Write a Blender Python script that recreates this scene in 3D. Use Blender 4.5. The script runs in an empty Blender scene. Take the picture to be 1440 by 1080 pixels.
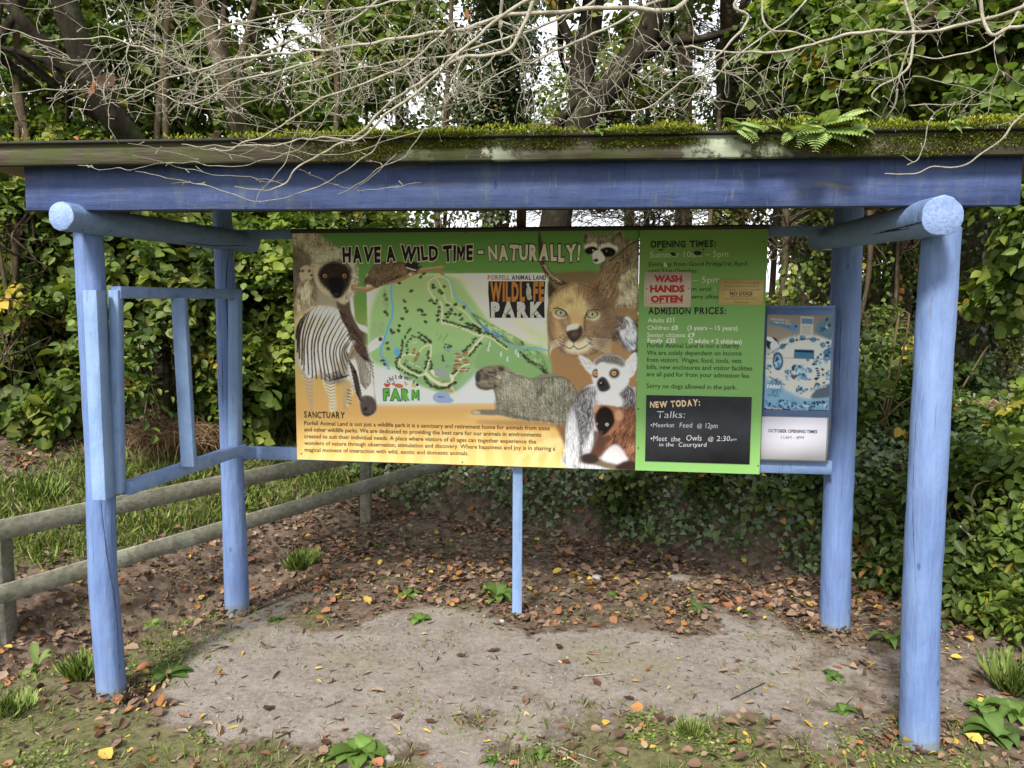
import bpy, math, random
import numpy as np
from mathutils import Vector, Matrix
random.seed(7)
RNG = np.random.default_rng(11)
R = math.radians
COL = bpy.context.scene.collection
CAM_Z = 1.65
F_PX = 1082.0
PITCH, ROLL = R(5.3565), R(0.288)

# ------------------------------------------------------------------ survey helpers
def ray(px, py):
    a, b = (px - 720) / F_PX, (540 - py) / F_PX
    c, s = math.cos(ROLL), math.sin(ROLL)
    x, zc = c * a - s * b, s * a + c * b
    c, s = math.cos(PITCH), math.sin(PITCH)
    return np.array([x, c + s * zc, -s + c * zc])
def at(px, py, Y):
    d = ray(px, py)
    return np.array([0, 0, CAM_Z]) + d * (Y / d[1])
def onz(px, py, z=0.0):
    d = ray(px, py)
    return np.array([0, 0, CAM_Z]) + d * ((z - CAM_Z) / d[2])
def project(P):
    P = np.asarray(P, float) - np.array([0, 0, CAM_Z])
    c, s = math.cos(PITCH), math.sin(PITCH)
    x, yc, zc = P[..., 0], c * P[..., 1] - s * P[..., 2], s * P[..., 1] + c * P[..., 2]
    c, s = math.cos(ROLL), math.sin(ROLL)
    xr, zr = c * x + s * zc, -s * x + c * zc
    return 720 + F_PX * xr / yc, 540 - F_PX * zr / yc

# ------------------------------------------------------------------ object helpers
def tag(o, label=None, cat=None, group=None, kind=None):
    if label: o['label'] = label
    if cat: o['category'] = cat
    if group: o['group'] = group
    if kind: o['kind'] = kind
    return o
def empty(name, loc, label, cat, group=None, rz=0.0):
    o = bpy.data.objects.new(name, None)
    COL.objects.link(o)
    o.empty_display_size = 0.1
    o.location = tuple(float(c) for c in loc)
    o.rotation_euler = (0, 0, rz)
    tag(o, label, cat, group)
    return o
def link(name, me, parent=None, keep_world=True):
    o = bpy.data.objects.new(name, me)
    COL.objects.link(o)
    if parent is not None:
        o.parent = parent
        if keep_world:
            o.matrix_parent_inverse = wm(parent).inverted()
    return o
def wm(o):
    m = Matrix.LocRotScale(o.location, o.rotation_euler, o.scale)
    if o.parent is not None:
        m = wm(o.parent) @ o.matrix_parent_inverse @ m
    return m
def mesh(name, V, faces, mat, parent=None, col=None, smooth=False, keep_world=True, data=None):
    """faces: (n,k) int array or list of arrays"""
    V = np.asarray(V, np.float32)
    fl = faces if isinstance(faces, list) else [faces]
    fl = [np.asarray(f, np.int32) for f in fl if len(f)]
    me = bpy.data.meshes.new(name)
    me.vertices.add(len(V))
    me.vertices.foreach_set('co', V.ravel())
    loops = np.concatenate([f.ravel() for f in fl])
    cnt = np.concatenate([np.full(len(f), f.shape[1], np.int32) for f in fl])
    st = np.concatenate([[0], np.cumsum(cnt)[:-1]]).astype(np.int32)
    me.loops.add(len(loops))
    me.loops.foreach_set('vertex_index', loops)
    me.polygons.add(len(cnt))
    me.polygons.foreach_set('loop_start', st)
    me.polygons.foreach_set('loop_total', cnt)
    if smooth:
        me.polygons.foreach_set('use_smooth', np.ones(len(cnt), bool))
    me.update(calc_edges=True)
    if col is not None:
        a = me.color_attributes.new('Col', 'FLOAT_COLOR', 'POINT')
        c = np.ones((len(V), 4), np.float32)
        c[:, :3] = col
        a.data.foreach_set('color', c.ravel())
    if mat: me.materials.append(mat)
    return link(name, me, parent, keep_world)

class MB:
    def __init__(s): s.V = []; s.F = {3: [], 4: [], 5: []}; s.C = []; s.n = 0
    def add(s, V, faces, col=None):
        V = np.asarray(V, float); faces = faces if isinstance(faces, list) else [faces]
        for f in faces:
            f = np.asarray(f, int)
            if len(f): s.F[f.shape[1]].append(f + s.n)
        s.V.append(V); s.n += len(V)
        s.C.append(np.broadcast_to(np.asarray(col if col is not None else (1, 1, 1), float), (len(V), 3)))
    def box(s, c, size, M=None, col=None):
        h = np.array(size) / 2
        v = np.array([[x, y, z] for x in (-1, 1) for y in (-1, 1) for z in (-1, 1)]) * h
        if M is not None: v = v @ np.asarray(M).T
        f = [[0, 1, 3, 2], [4, 6, 7, 5], [0, 4, 5, 1], [2, 3, 7, 6], [0, 2, 6, 4], [1, 5, 7, 3]]
        s.add(v + np.asarray(c), np.array(f), col)
    def build(s, name, mat, parent=None, smooth=False, color=False):
        V = np.concatenate(s.V)
        F = [np.concatenate(f) for f in s.F.values() if f]
        return mesh(name, V, F, mat, parent, np.concatenate(s.C) if color else None, smooth)

def frame_dirs(T):
    T = T / np.linalg.norm(T)
    a = np.array([0, 0, 1.0]) if abs(T[2]) < 0.9 else np.array([1.0, 0, 0])
    U = np.cross(T, a); U /= np.linalg.norm(U)
    return T, U, np.cross(T, U)
def tube(mb, P, rad, sides=6, col=None, cap=False):
    P = np.asarray(P, float); n = len(P)
    rad = np.broadcast_to(np.asarray(rad, float), (n,))
    T = np.gradient(P, axis=0)
    T /= np.linalg.norm(T, axis=1)[:, None] + 1e-9
    a = np.array([0.13, 0.21, 0.97]) if abs(T[:, 2]).mean() < 0.85 else np.array([0.97, 0.2, 0.1])
    U = np.cross(T, a); U /= np.linalg.norm(U, axis=1)[:, None] + 1e-9
    W = np.cross(T, U)
    th = np.arange(sides) * 2 * math.pi / sides
    ring = P[:, None] + rad[:, None, None] * (np.cos(th)[None, :, None] * U[:, None] + np.sin(th)[None, :, None] * W[:, None])
    V = ring.reshape(-1, 3)
    i = np.arange(n - 1)[:, None] * sides; j = np.arange(sides)[None]; k = (j + 1) % sides
    F = np.stack([i + j, i + k, i + sides + k, i + sides + j], -1).reshape(-1, 4)
    fs = [F]
    if cap:
        V = np.concatenate([V, P[:1], P[-1:]])
        a0 = n * sides
        jj = np.arange(sides); kk = (jj + 1) % sides
        fs.append(np.stack([np.full(sides, a0), kk, jj], -1))
        fs.append(np.stack([np.full(sides, a0 + 1), (n - 1) * sides + jj, (n - 1) * sides + kk], -1))
    mb.add(V, fs, col)
def spline(P, n):
    P = np.asarray(P, float)
    if len(P) < 3:
        t = np.linspace(0, 1, n)[:, None]; return P[0] * (1 - t) + P[-1] * t
    Q = np.concatenate([[2 * P[0] - P[1]], P, [2 * P[-1] - P[-2]]])
    t = np.linspace(0, len(P) - 1 - 1e-6, n); i = t.astype(int); u = (t - i)[:, None]
    a, b, c, d = Q[i], Q[i + 1], Q[i + 2], Q[i + 3]
    return 0.5 * ((2 * b) + (c - a) * u + (2 * a - 5 * b + 4 * c - d) * u ** 2 + (3 * b - a - 3 * c + d) * u ** 3)

# value noise for geometry (numpy)
_P = RNG.random((64, 64, 64))
def vnoise(p):
    p = np.asarray(p, float); i = np.floor(p).astype(int); f = p - i; f = f * f * (3 - 2 * f); i %= 64; j = (i + 1) % 64
    x0, y0, z0 = i[..., 0], i[..., 1], i[..., 2]; x1, y1, z1 = j[..., 0], j[..., 1], j[..., 2]
    fx, fy, fz = f[..., 0], f[..., 1], f[..., 2]
    L = lambda a, b, t: a + (b - a) * t
    return L(L(L(_P[x0, y0, z0], _P[x1, y0, z0], fx), L(_P[x0, y1, z0], _P[x1, y1, z0], fx), fy),
             L(L(_P[x0, y0, z1], _P[x1, y0, z1], fx), L(_P[x0, y1, z1], _P[x1, y1, z1], fx), fy), fz) * 2 - 1
def n2(x, y, s=1.0, o=0.0):
    return vnoise(np.stack([x * s + 31.7 + o, y * s + 17.3 + o, np.zeros_like(x) + o * 1.7 + .5], -1))

# ------------------------------------------------------------------ materials
def srgb(r, g, b):
    f = lambda c: c / 12.92 if c <= 0.04045 else ((c + 0.055) / 1.055) ** 2.4
    return (f(r / 255), f(g / 255), f(b / 255))
class NT:
    def __init__(s, name, rough=0.7, spec=0.3):
        s.m = bpy.data.materials.new(name); s.m.use_nodes = True
        s.t = s.m.node_tree; s.n = s.t.nodes; s.l = s.t.links
        s.b = s.n['Principled BSDF']; s.out = s.n['Material Output']
        s.b.inputs['Roughness'].default_value = rough
        s.b.inputs['Specular IOR Level'].default_value = spec
        s.tc = s.n.new('ShaderNodeTexCoord')
    def co(s, scale=(1, 1, 1), kind='Object'):
        mp = s.n.new('ShaderNodeMapping'); mp.inputs['Scale'].default_value = scale
        s.l.new(s.tc.outputs[kind], mp.inputs[0]); return mp.outputs[0]
    def noise(s, co, scale, detail=4, rough=0.6, dist=0.0):
        n = s.n.new('ShaderNodeTexNoise'); s.l.new(co, n.inputs['Vector'])
        n.inputs['Scale'].default_value = scale; n.inputs['Detail'].default_value = detail
        n.inputs['Roughness'].default_value = rough; n.inputs['Distortion'].default_value = dist
        return n.outputs[0]
    def voro(s, co, scale, feature='F1', out='Distance'):
        n = s.n.new('ShaderNodeTexVoronoi'); n.feature = feature; s.l.new(co, n.inputs['Vector'])
        n.inputs['Scale'].default_value = scale; return n.outputs[out]
    def ramp(s, fac, stops):
        r = s.n.new('ShaderNodeValToRGB'); e = r.color_ramp.elements
        while len(e) < len(stops): e.new(0.5)
        for k, (p, c) in enumerate(stops):
            e[k].position = p; e[k].color = (*c, 1) if hasattr(c, '__len__') else (c, c, c, 1)
        s.l.new(fac, r.inputs[0]); return r.outputs[0]
    def mix(s, fac, a, b, mode='MIX'):
        n = s.n.new('ShaderNodeMix'); n.data_type = 'RGBA'; n.blend_type = mode
        for v, i in ((fac, 0), (a, 6), (b, 7)):
            if hasattr(v, 'links') or hasattr(v, 'is_linked'): s.l.new(v, n.inputs[i])
            else: n.inputs[i].default_value = v if i == 0 else (*v, 1)
        return n.outputs[2]
    def math(s, op, a, b=0.0, clamp=False):
        n = s.n.new('ShaderNodeMath'); n.operation = op; n.use_clamp = clamp
        for v, i in ((a, 0), (b, 1)):
            if hasattr(v, 'is_linked'): s.l.new(v, n.inputs[i])
            else: n.inputs[i].default_value = v
        return n.outputs[0]
    def attr(s, name='Col'):
        a = s.n.new('ShaderNodeAttribute'); a.attribute_name = name; return a.outputs['Color']
    def sep(s, v):
        n = s.n.new('ShaderNodeSeparateXYZ'); s.l.new(v, n.inputs[0]); return n.outputs
    def base(s, c):
        if hasattr(c, 'is_linked'): s.l.new(c, s.b.inputs['Base Color'])
        else: s.b.inputs['Base Color'].default_value = (*c, 1)
    def bump(s, h, strength=0.4, dist=0.01):
        n = s.n.new('ShaderNodeBump'); n.inputs['Strength'].default_value = strength; n.inputs['Distance'].default_value = dist
        s.l.new(h, n.inputs['Height']); s.l.new(n.outputs[0], s.b.inputs['Normal'])

def flat(name, c, rough=0.6, spec=0.3):
    t = NT(name, rough, spec); t.base(c); return t.m

def blue_paint(name, light, dark, grain=(14, 14, 1.2), base_dirt=True, stain=0.0, worn=0.35):
    t = NT(name, 0.62, 0.3)
    co = t.co()
    n1 = t.noise(t.co(grain), 3.0, 6, 0.65)
    n2_ = t.noise(co, 2.3, 5, .7)
    c = t.mix(t.ramp(n1, [(0.3, 0), (0.75, 1)]), dark, light)
    c = t.mix(t.math('MULTIPLY', t.ramp(n2_, [(0.42, 0), (0.7, 1)]), worn), c, tuple(min(1, k * 1.1 + .07) for k in light))
    # chips and knots
    v = t.noise(t.co((26, 26, 5)), 2.0, 3, 0.5)
    c = t.mix(t.math('MULTIPLY', t.ramp(v, [(0.66, 0), (0.72, 1)]), 0.55), c, (0.13, 0.14, 0.17))
    kn = t.voro(t.co((5, 5, 2.2)), 2.0)
    c = t.mix(t.math('MULTIPLY', t.ramp(kn, [(0.05, 1), (0.085, 0)]), 0.6), c, tuple(k * .35 for k in dark))
    al = t.noise(t.co((5, 5, 1.0)), 1.7, 6, .75)
    c = t.mix(t.math('MULTIPLY', t.ramp(al, [(0.56, 0), (0.70, 1)]), 0.28), c, (0.16, 0.20, 0.17))
    gr = t.noise(t.co((40, 40, 1.4)), 2.5, 2, 0.5)
    c = t.mix(t.math('MULTIPLY', t.ramp(gr, [(0.66, 0), (0.72, 1)]), 0.45), c, tuple(k * .45 for k in dark))
    if stain:
        s1 = t.noise(t.co((3.0, 3, 14)), 1.1, 3)
        c = t.mix(t.math('MULTIPLY', t.ramp(s1, [(0.6, 0), (0.75, 1)]), stain), c, (0.19, 0.16, 0.05))
        s2 = t.noise(t.co((9.0, 9, .8)), 1.3, 4)
        c = t.mix(t.math('MULTIPLY', t.ramp(s2, [(0.55, 0), (0.8, 1)]), stain * .7), c, (0.10, 0.12, 0.13))
    if base_dirt:
        z = t.sep(t.tc.outputs['Object'])[2]
        w = t.math('ADD', z, t.math('MULTIPLY', t.noise(co, 11, 5, .7), -0.07))
        c = t.mix(t.math('MULTIPLY', t.ramp(w, [(0.0, 1), (0.012, 0)]), .6), c, (0.12, 0.115, 0.06))
        c = t.mix(t.math('MULTIPLY', t.ramp(w, [(0.0, 1), (0.12, 0)]), 0.22), c, (0.22, 0.27, 0.30))
    t.base(c)
    t.bump(t.math('ADD', t.math('MULTIPLY', n1, .6), t.math('MULTIPLY', t.noise(t.co((3, 3, 1)), 9, 4), .9)), 0.8, 0.008)
    return t.m

LIGHTB, DARKB = (0.135, 0.213, 0.405), (0.082, 0.132, 0.29)
M = {}
M['blue'] = blue_paint('blue_painted_log', LIGHTB, DARKB)
M['blue_h'] = blue_paint('blue_painted_beam', (0.17, 0.26, 0.44), (0.115, 0.18, 0.33), (2, 9, 9), False)
M['blue_rail'] = blue_paint('blue_painted_batten', (0.165, 0.255, 0.45), (0.12, 0.19, 0.36), (2, 9, 9), False, worn=.6)
M['blue_v'] = blue_paint('blue_painted_stile', (0.18, 0.28, 0.47), (0.13, 0.21, 0.38), (12, 12, 1.4), False, worn=.7)
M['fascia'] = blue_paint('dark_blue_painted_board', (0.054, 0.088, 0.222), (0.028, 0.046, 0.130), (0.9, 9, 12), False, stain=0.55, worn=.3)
M['end'] = blue_paint('blue_painted_end_grain', (0.26, 0.36, 0.60), (0.13, 0.20, 0.40), (30, 30, 30), False)
def wood(name, a, b, moss=0.0, lichen=0.0, grain=(1.2, 9, 14)):
    t = NT(name, 0.9, 0.15)
    n1 = t.noise(t.co(grain), 3, 7, 0.7)
    c = t.mix(t.ramp(n1, [(0.3, 0), (0.7, 1)]), a, b)
    co = t.co()
    if moss:
        m = t.noise(co, 6, 6, 0.7)
        c = t.mix(t.math('MULTIPLY', t.ramp(m, [(0.45, 0), (0.62, 1)]), moss), c, (0.055, 0.075, 0.02))
    if lichen:
        m = t.noise(co, 5.5, 8, 0.75)
        m2 = t.noise(co, 1.5, 2, 0.5)
        f = t.math('MULTIPLY', t.ramp(m, [(0.5, 0), (0.54, 1)]), t.ramp(m2, [(0.5, 0), (0.6, 1)]))
        c = t.mix(t.math('MULTIPLY', f, lichen), c, (0.34, 0.38, 0.29))
    t.base(c); t.bump(n1, 0.4, 0.004); return t.m
M['roofedge'] = wood('weathered_roof_edge', (0.022, 0.019, 0.013), (0.105, 0.09, 0.066), 0.7, 1.0, (2, 9, 40))
M['rafter'] = wood('rough_sawn_timber', (0.10, 0.07, 0.045), (0.22, 0.16, 0.10), 0.1)
M['fence'] = wood('grey_fence_timber', (0.10, 0.095, 0.072), (0.26, 0.25, 0.20), 0.4, 0.6, (9, 9, 14))
M['brownpost'] = wood('brown_timber', (0.09, 0.055, 0.03), (0.2, 0.13, 0.08), 0.1, 0, (12, 12, 1))
M['felt'] = flat('roofing_felt', (0.035, 0.033, 0.03), 0.9)
def bark(name, a, b, lich=0.3, green=0.3):
    t = NT(name, 0.95, 0.1)
    n1 = t.noise(t.co((5, 5, 1.3)), 4, 8, 0.75)
    c = t.mix(t.ramp(n1, [(0.32, 0), (0.68, 1)]), a, b)
    g = t.noise(t.co(), 2.2, 5, .7)
    c = t.mix(t.math('MULTIPLY', t.ramp(g, [(0.5, 0), (0.64, 1)]), green), c, (0.04, 0.055, 0.015))
    g = t.noise(t.co(), 7, 5, .7)
    c = t.mix(t.math('MULTIPLY', t.ramp(g, [(0.56, 0), (0.62, 1)]), lich), c, (0.26, 0.27, 0.2))
    t.base(c); t.bump(n1, 1.0, 0.03); return t.m
M['bark'] = bark('rough_dark_bark', (0.009, 0.007, 0.005), (0.034, 0.027, 0.019), .10, .6)
M['bark2'] = bark('brown_bark', (0.03, 0.022, 0.014), (0.13, 0.095, 0.06), .3, .4)
M['twig'] = bark('pale_lichened_twig', (0.28, 0.255, 0.185), (0.56, 0.53, 0.43), .5, .15)
M['deadtwig'] = flat('dead_grey_twig', (0.07, 0.052, 0.035), 0.9)
M['stem'] = flat('green_brown_stem', (0.09, 0.07, 0.03), 0.8)

def leafmat(name, trans=0.35, rough=0.5, spec=0.3, k=1.0):
    t = NT(name, rough, spec)
    c = t.attr()
    nz = t.noise(t.co(kind='Object'), 40, 2)
    c = t.mix(0.35, c, t.mix(t.ramp(nz, [(0.3, 0), (0.7, 1)]), (0.03, 0.05, 0.012), (0.11, 0.13, 0.03)), 'MIX') if k != 1.0 else c
    t.base(c)
    tr = t.n.new('ShaderNodeBsdfTranslucent')
    t.l.new(t.mix(1.0, c, (1.0, 1.15, 0.45), 'MULTIPLY'), tr.inputs[0])
    ms = t.n.new('ShaderNodeMixShader'); ms.inputs[0].default_value = trans
    t.l.new(t.b.outputs[0], ms.inputs[1]); t.l.new(tr.outputs[0], ms.inputs[2]); t.l.new(ms.outputs[0], t.out.inputs[0])
    return t.m
M['leaf'] = leafmat('broad_leaf', .42)
M['ivy'] = leafmat('ivy_leaf', 0.12, 0.33, 0.5)
M['grass'] = leafmat('grass_blade', 0.35, 0.55, 0.3)
M['dead'] = leafmat('dead_leaf', 0.12, 0.7, 0.2)
M['moss'] = leafmat('moss_tuft', 0.25, 0.9, 0.1)
def picmat(name, rough=0.6, spec=0.15):
    t = NT(name, rough, spec); t.base(t.attr())
    n = t.noise(t.co(), 1.7, 5, .6)
    r = t.ramp(n, [(0.3, rough - .08), (0.7, rough + .2)]); t.l.new(r, t.b.inputs['Roughness'])
    return t.m
M['print'] = picmat('printed_panel')

# ------------------------------------------------------------------ leaves
LEAF = np.array([[0, 0, 0], [.23, .13, .04], [.36, .40, .07], [.25, .72, .03], [0, 1.0, -.12], [-.25, .72, .03], [-.36, .40, .07], [-.23, .13, .04]])
LEAF_F = {6: np.array([[0, 1, 2, 3], [0, 3, 4, 5]]), 8: np.array([[0, 1, 2, 3, 4], [0, 4, 5, 6, 7]])}
IVY = np.array([[0, .08, 0], [.32, -.04, .02], [.47, .26, .05], [.24, .58, .05], [0, 1.0, -.05], [-.24, .58, .05], [-.47, .26, .05], [-.32, -.04, .02]])
NARROW = LEAF * np.array([.55, 1, 1])
def leaves(P, D, N, size, cols, tmpl=LEAF):
    """P base, D growth direction, N face normal (roughly), arrays (n,3)"""
    D = D / (np.linalg.norm(D, axis=1)[:, None] + 1e-9)
    X = np.cross(D, N); X /= np.linalg.norm(X, axis=1)[:, None] + 1e-9
    Z = np.cross(X, D)
    s = size[:, None, None]
    V = P[:, None] + s * (tmpl[None, :, 0:1] * X[:, None] + tmpl[None, :, 1:2] * D[:, None] + tmpl[None, :, 2:3] * Z[:, None])
    n = len(P); k = len(tmpl)
    f0 = LEAF_F[k]; F = (f0[None] + (np.arange(n) * k)[:, None, None]).reshape(-1, f0.shape[1])
    C = np.repeat(cols, k, axis=0)
    return V.reshape(-1, 3), F, C
PAL = {
 'beech': [(0.075, 0.125, 0.022), (0.055, 0.10, 0.02), (0.10, 0.155, 0.028), (0.045, 0.085, 0.02), (0.13, 0.17, 0.03)],
 'bright': [(0.10, 0.17, 0.025), (0.08, 0.145, 0.025), (0.14, 0.20, 0.03), (0.06, 0.11, 0.02)],
 'dark': [(0.03, 0.06, 0.015), (0.04, 0.07, 0.02), (0.025, 0.05, 0.015), (0.05, 0.085, 0.02)],
 'bramble': [(0.05, 0.095, 0.02), (0.07, 0.12, 0.022), (0.038, 0.075, 0.018), (0.09, 0.14, 0.03)],
}
def palette(n, name, yellow=0.02):
    p = np.array(PAL[name]); c = p[RNG.integers(0, len(p), n)] * RNG.uniform(.75, 1.25, (n, 1)) * np.array([1.32, 1.12, 1.25])
    m = RNG.random(n) < yellow
    c[m] = np.array([(0.42, 0.30, 0.04), (0.30, 0.25, 0.04), (0.25, 0.12, 0.03)])[RNG.integers(0, 3, m.sum())]
    return c
def rdir(n):
    v = RNG.normal(size=(n, 3)); return v / np.linalg.norm(v, axis=1)[:, None]
def sprays(C, O, pal, size=.075, per=9, length=.34, yellow=.02, droop=.35, tmpl=LEAF, flatn=None):
    """C centres of twigs, O outward directions -> leaf arrays; leaves alternate along each drooping twig"""
    n = len(C)
    ax = O + RNG.normal(size=(n, 3)) * .45; ax[:, 2] -= droop * RNG.random(n)
    ax /= np.linalg.norm(ax, axis=1)[:, None]
    up = np.array([0, 0, 1.0]) + O * .9 + RNG.normal(size=(n, 3)) * .35
    side = np.cross(ax, up); side /= np.linalg.norm(side, axis=1)[:, None] + 1e-9
    up = np.cross(side, ax)
    k = np.arange(per); t = (k + .5) / per
    L = length * RNG.uniform(.6, 1.3, n)
    P = C[:, None] + ax[:, None] * (t[None, :, None] - .5) * L[:, None, None]
    P[:, :, 2] -= (t[None] ** 2) * L[:, None] * .3
    sg = np.where(k % 2 == 0, 1, -1)[None, :, None]
    D = ax[:, None] * .7 + side[:, None] * sg + RNG.normal(size=(n, per, 3)) * .28
    D[:, :, 2] -= .35
    N = up[:, None] + RNG.normal(size=(n, per, 3)) * .42
    base = palette(n, pal, yellow)
    col = np.repeat(base[:, None], per, 1) * RNG.uniform(.72, 1.28, (n, per, 1))
    sz = size * RNG.uniform(.55, 1.3, (n, per))
    sz = sz * (RNG.lognormal(0, .22, n)[:, None])
    if tmpl is LEAF: tmpl = (LEAF * np.array([1.12, 1, 1]), LEAF * np.array([.82, 1.05, 1.6]), LEAF * np.array([1.3, .95, 1.3]))[RNG.integers(0, 3)]
    return leaves(P.reshape(-1, 3), D.reshape(-1, 3), N.reshape(-1, 3), sz.ravel(), col.reshape(-1, 3), tmpl)
class LC:
    def __init__(s): s.V = []; s.F = []; s.C = []; s.n = 0
    def add(s, t):
        V, F, C = t; s.V.append(V); s.F.append(F + s.n); s.C.append(C); s.n += len(V)
    def build(s, name, mat, parent=None):
        return mesh(name, np.concatenate(s.V), np.concatenate(s.F), mat, parent, np.concatenate(s.C))
def blob(lc, c, r, n, pal, shell=.45, clump=.55, **kw):
    """spray clumps through an ellipsoid; clump noise leaves holes"""
    c = np.asarray(c, float); r = np.broadcast_to(np.asarray(r, float), (3,))
    d = rdir(n * 3); rad = RNG.uniform(shell, 1, n * 3) ** .5
    P = c + d * rad[:, None] * r
    keep = vnoise(P * 2.3 + 5) + .5 * vnoise(P * 5.1) > (clump - .5) * 1.2
    P, d = P[keep][:n], d[keep][:n]
    P += RNG.normal(size=P.shape) * .05
    if len(P): lc.add(sprays(P, d, pal, **kw))
# ------------------------------------------------------------------ world, sun, camera
sc = bpy.context.scene
w = bpy.data.worlds.new('World'); sc.world = w; w.use_nodes = True
nt = w.node_tree; bg = nt.nodes['Background']; out = nt.nodes['World Output']
SUN_EL, SUN_AZ = R(44), R(202)     # azimuth measured clockwise from +Y: the sun is behind the viewer, a little to the left
sky = nt.nodes.new('ShaderNodeTexSky'); sky.sky_type = 'NISHITA'; sky.sun_disc = False
sky.sun_elevation = SUN_EL; sky.sun_rotation = SUN_AZ; sky.dust_density = 4.0; sky.ozone_density = 1.0
nt.links.new(sky.outputs[0], bg.inputs[0]); bg.inputs[1].default_value = 0.10
cl = nt.nodes.new('ShaderNodeBackground'); cl.inputs[0].default_value = (0.93, 0.95, 1.0, 1); cl.inputs[1].default_value = 0.78
tc = nt.nodes.new('ShaderNodeTexCoord'); no = nt.nodes.new('ShaderNodeTexNoise'); no.inputs['Scale'].default_value = 2.2; no.inputs['Detail'].default_value = 6
nt.links.new(tc.outputs['Generated'], no.inputs['Vector'])
rp = nt.nodes.new('ShaderNodeValToRGB'); rp.color_ramp.elements[0].position = .25; rp.color_ramp.elements[0].color = (.6, .6, .6, 1); rp.color_ramp.elements[1].position = .5
nt.links.new(no.outputs[0], rp.inputs[0])
mx = nt.nodes.new('ShaderNodeMixShader'); nt.links.new(rp.outputs[0], mx.inputs[0]); nt.links.new(bg.outputs[0], mx.inputs[1]); nt.links.new(cl.outputs[0], mx.inputs[2])
nt.links.new(mx.outputs[0], out.inputs[0])
sd = bpy.data.lights.new('sun', 'SUN'); sd.energy = 3.1; sd.angle = R(11); sd.color = (1.0, 0.95, 0.87)
so = bpy.data.objects.new('sun', sd); COL.objects.link(so)
dirv = Vector((math.sin(SUN_AZ) * math.cos(SUN_EL), math.cos(SUN_AZ) * math.cos(SUN_EL), math.sin(SUN_EL)))
so.rotation_euler = dirv.to_track_quat('Z', 'Y').to_euler()
cd = bpy.data.cameras.new('camera'); cam = bpy.data.objects.new('camera', cd); COL.objects.link(cam)
cd.sensor_width = 36; cd.lens = F_PX / 1440 * 36; cd.clip_end = 2000; cd.clip_start = .05
cam.location = (0, 0, CAM_Z)
fwd = Vector((0, math.cos(PITCH), -math.sin(PITCH))); up0 = Vector((0, math.sin(PITCH), math.cos(PITCH))); rt0 = Vector((1, 0, 0))
rt = math.cos(ROLL) * rt0 + math.sin(ROLL) * up0; up_ = -math.sin(ROLL) * rt0 + math.cos(ROLL) * up0
cam.rotation_euler = Matrix((rt, up_, -fwd)).transposed().to_euler()
sc.camera = cam
sc.view_settings.view_transform = 'Standard'; sc.view_settings.look = 'None'; sc.view_settings.gamma = 1; sc.view_settings.exposure = 1.24
sc.cycles.max_bounces = 6; sc.cycles.diffuse_bounces = 4; sc.cycles.transmission_bounces = 3; sc.cycles.glossy_bounces = 2
try: sc.cycles.use_denoising = True
except Exception: pass

# ------------------------------------------------------------------ terrain
def sstep(x, a, b):
    t = np.clip((x - a) / (b - a), 0, 1); return t * t * (3 - 2 * t)
FA, FB = np.array([-2.57, 3.9]), np.array([-1.02, 5.87])
ft = (FB - FA) / np.linalg.norm(FB - FA); fn = np.array([-ft[1], ft[0]])
BA = np.array([-.8, 6.15]); bt = np.array([.864, -.504]); bn = np.array([.504, .864])
def terrain(x, y):
    x = np.asarray(x, float); y = np.asarray(y, float)
    s = (x - FA[0]) * fn[0] + (y - FA[1]) * fn[1]
    q = (x - BA[0]) * bn[0] + (y - BA[1]) * bn[1]
    u = (x - FA[0]) * ft[0] + (y - FA[1]) * ft[1]
    h = 0.012 * n2(x, y, 2.1) + 0.006 * n2(x, y, 7, 3)
    ditch = -.26 * np.exp(-((s + .18) / .28) ** 2) * (1 - sstep(u, 1.0, 2.1))
    left = .42 * np.clip(s - .15, 0, 2.6) ** 1.0 * (1 + .1 * n2(x, y, 1.1, 5)) * (1 - sstep(x, -1.6, -.2) * .5)
    qq = q + .10 * n2(x, y, 1.6, 9) + .05 * n2(x, y, 5, 2)
    right = .78 * sstep(qq, 0, .55) + .10 * np.clip(qq - .5, 0, 2.5)
    right *= sstep(s, 2.6, .4) if False else 1.0
    hh = h + ditch + np.maximum(left * (s > 0), right * (qq > 0))
    far = sstep(np.hypot(x, y), 10, 18)
    hh = hh * (1 - far) + far * (.55 + .35 * n2(x, y, .05, 4))
    return hh
def T(x, y): return float(terrain(np.array([x]), np.array([y]))[0])
g = np.linspace(-1, 1, 420)
gx = np.sinh(g * 5.2) / math.sinh(5.2) * 220
gxx = gx * 1.0
gy = np.sinh(g * 5.2) / math.sinh(5.2) * 220 + 3.6
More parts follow.
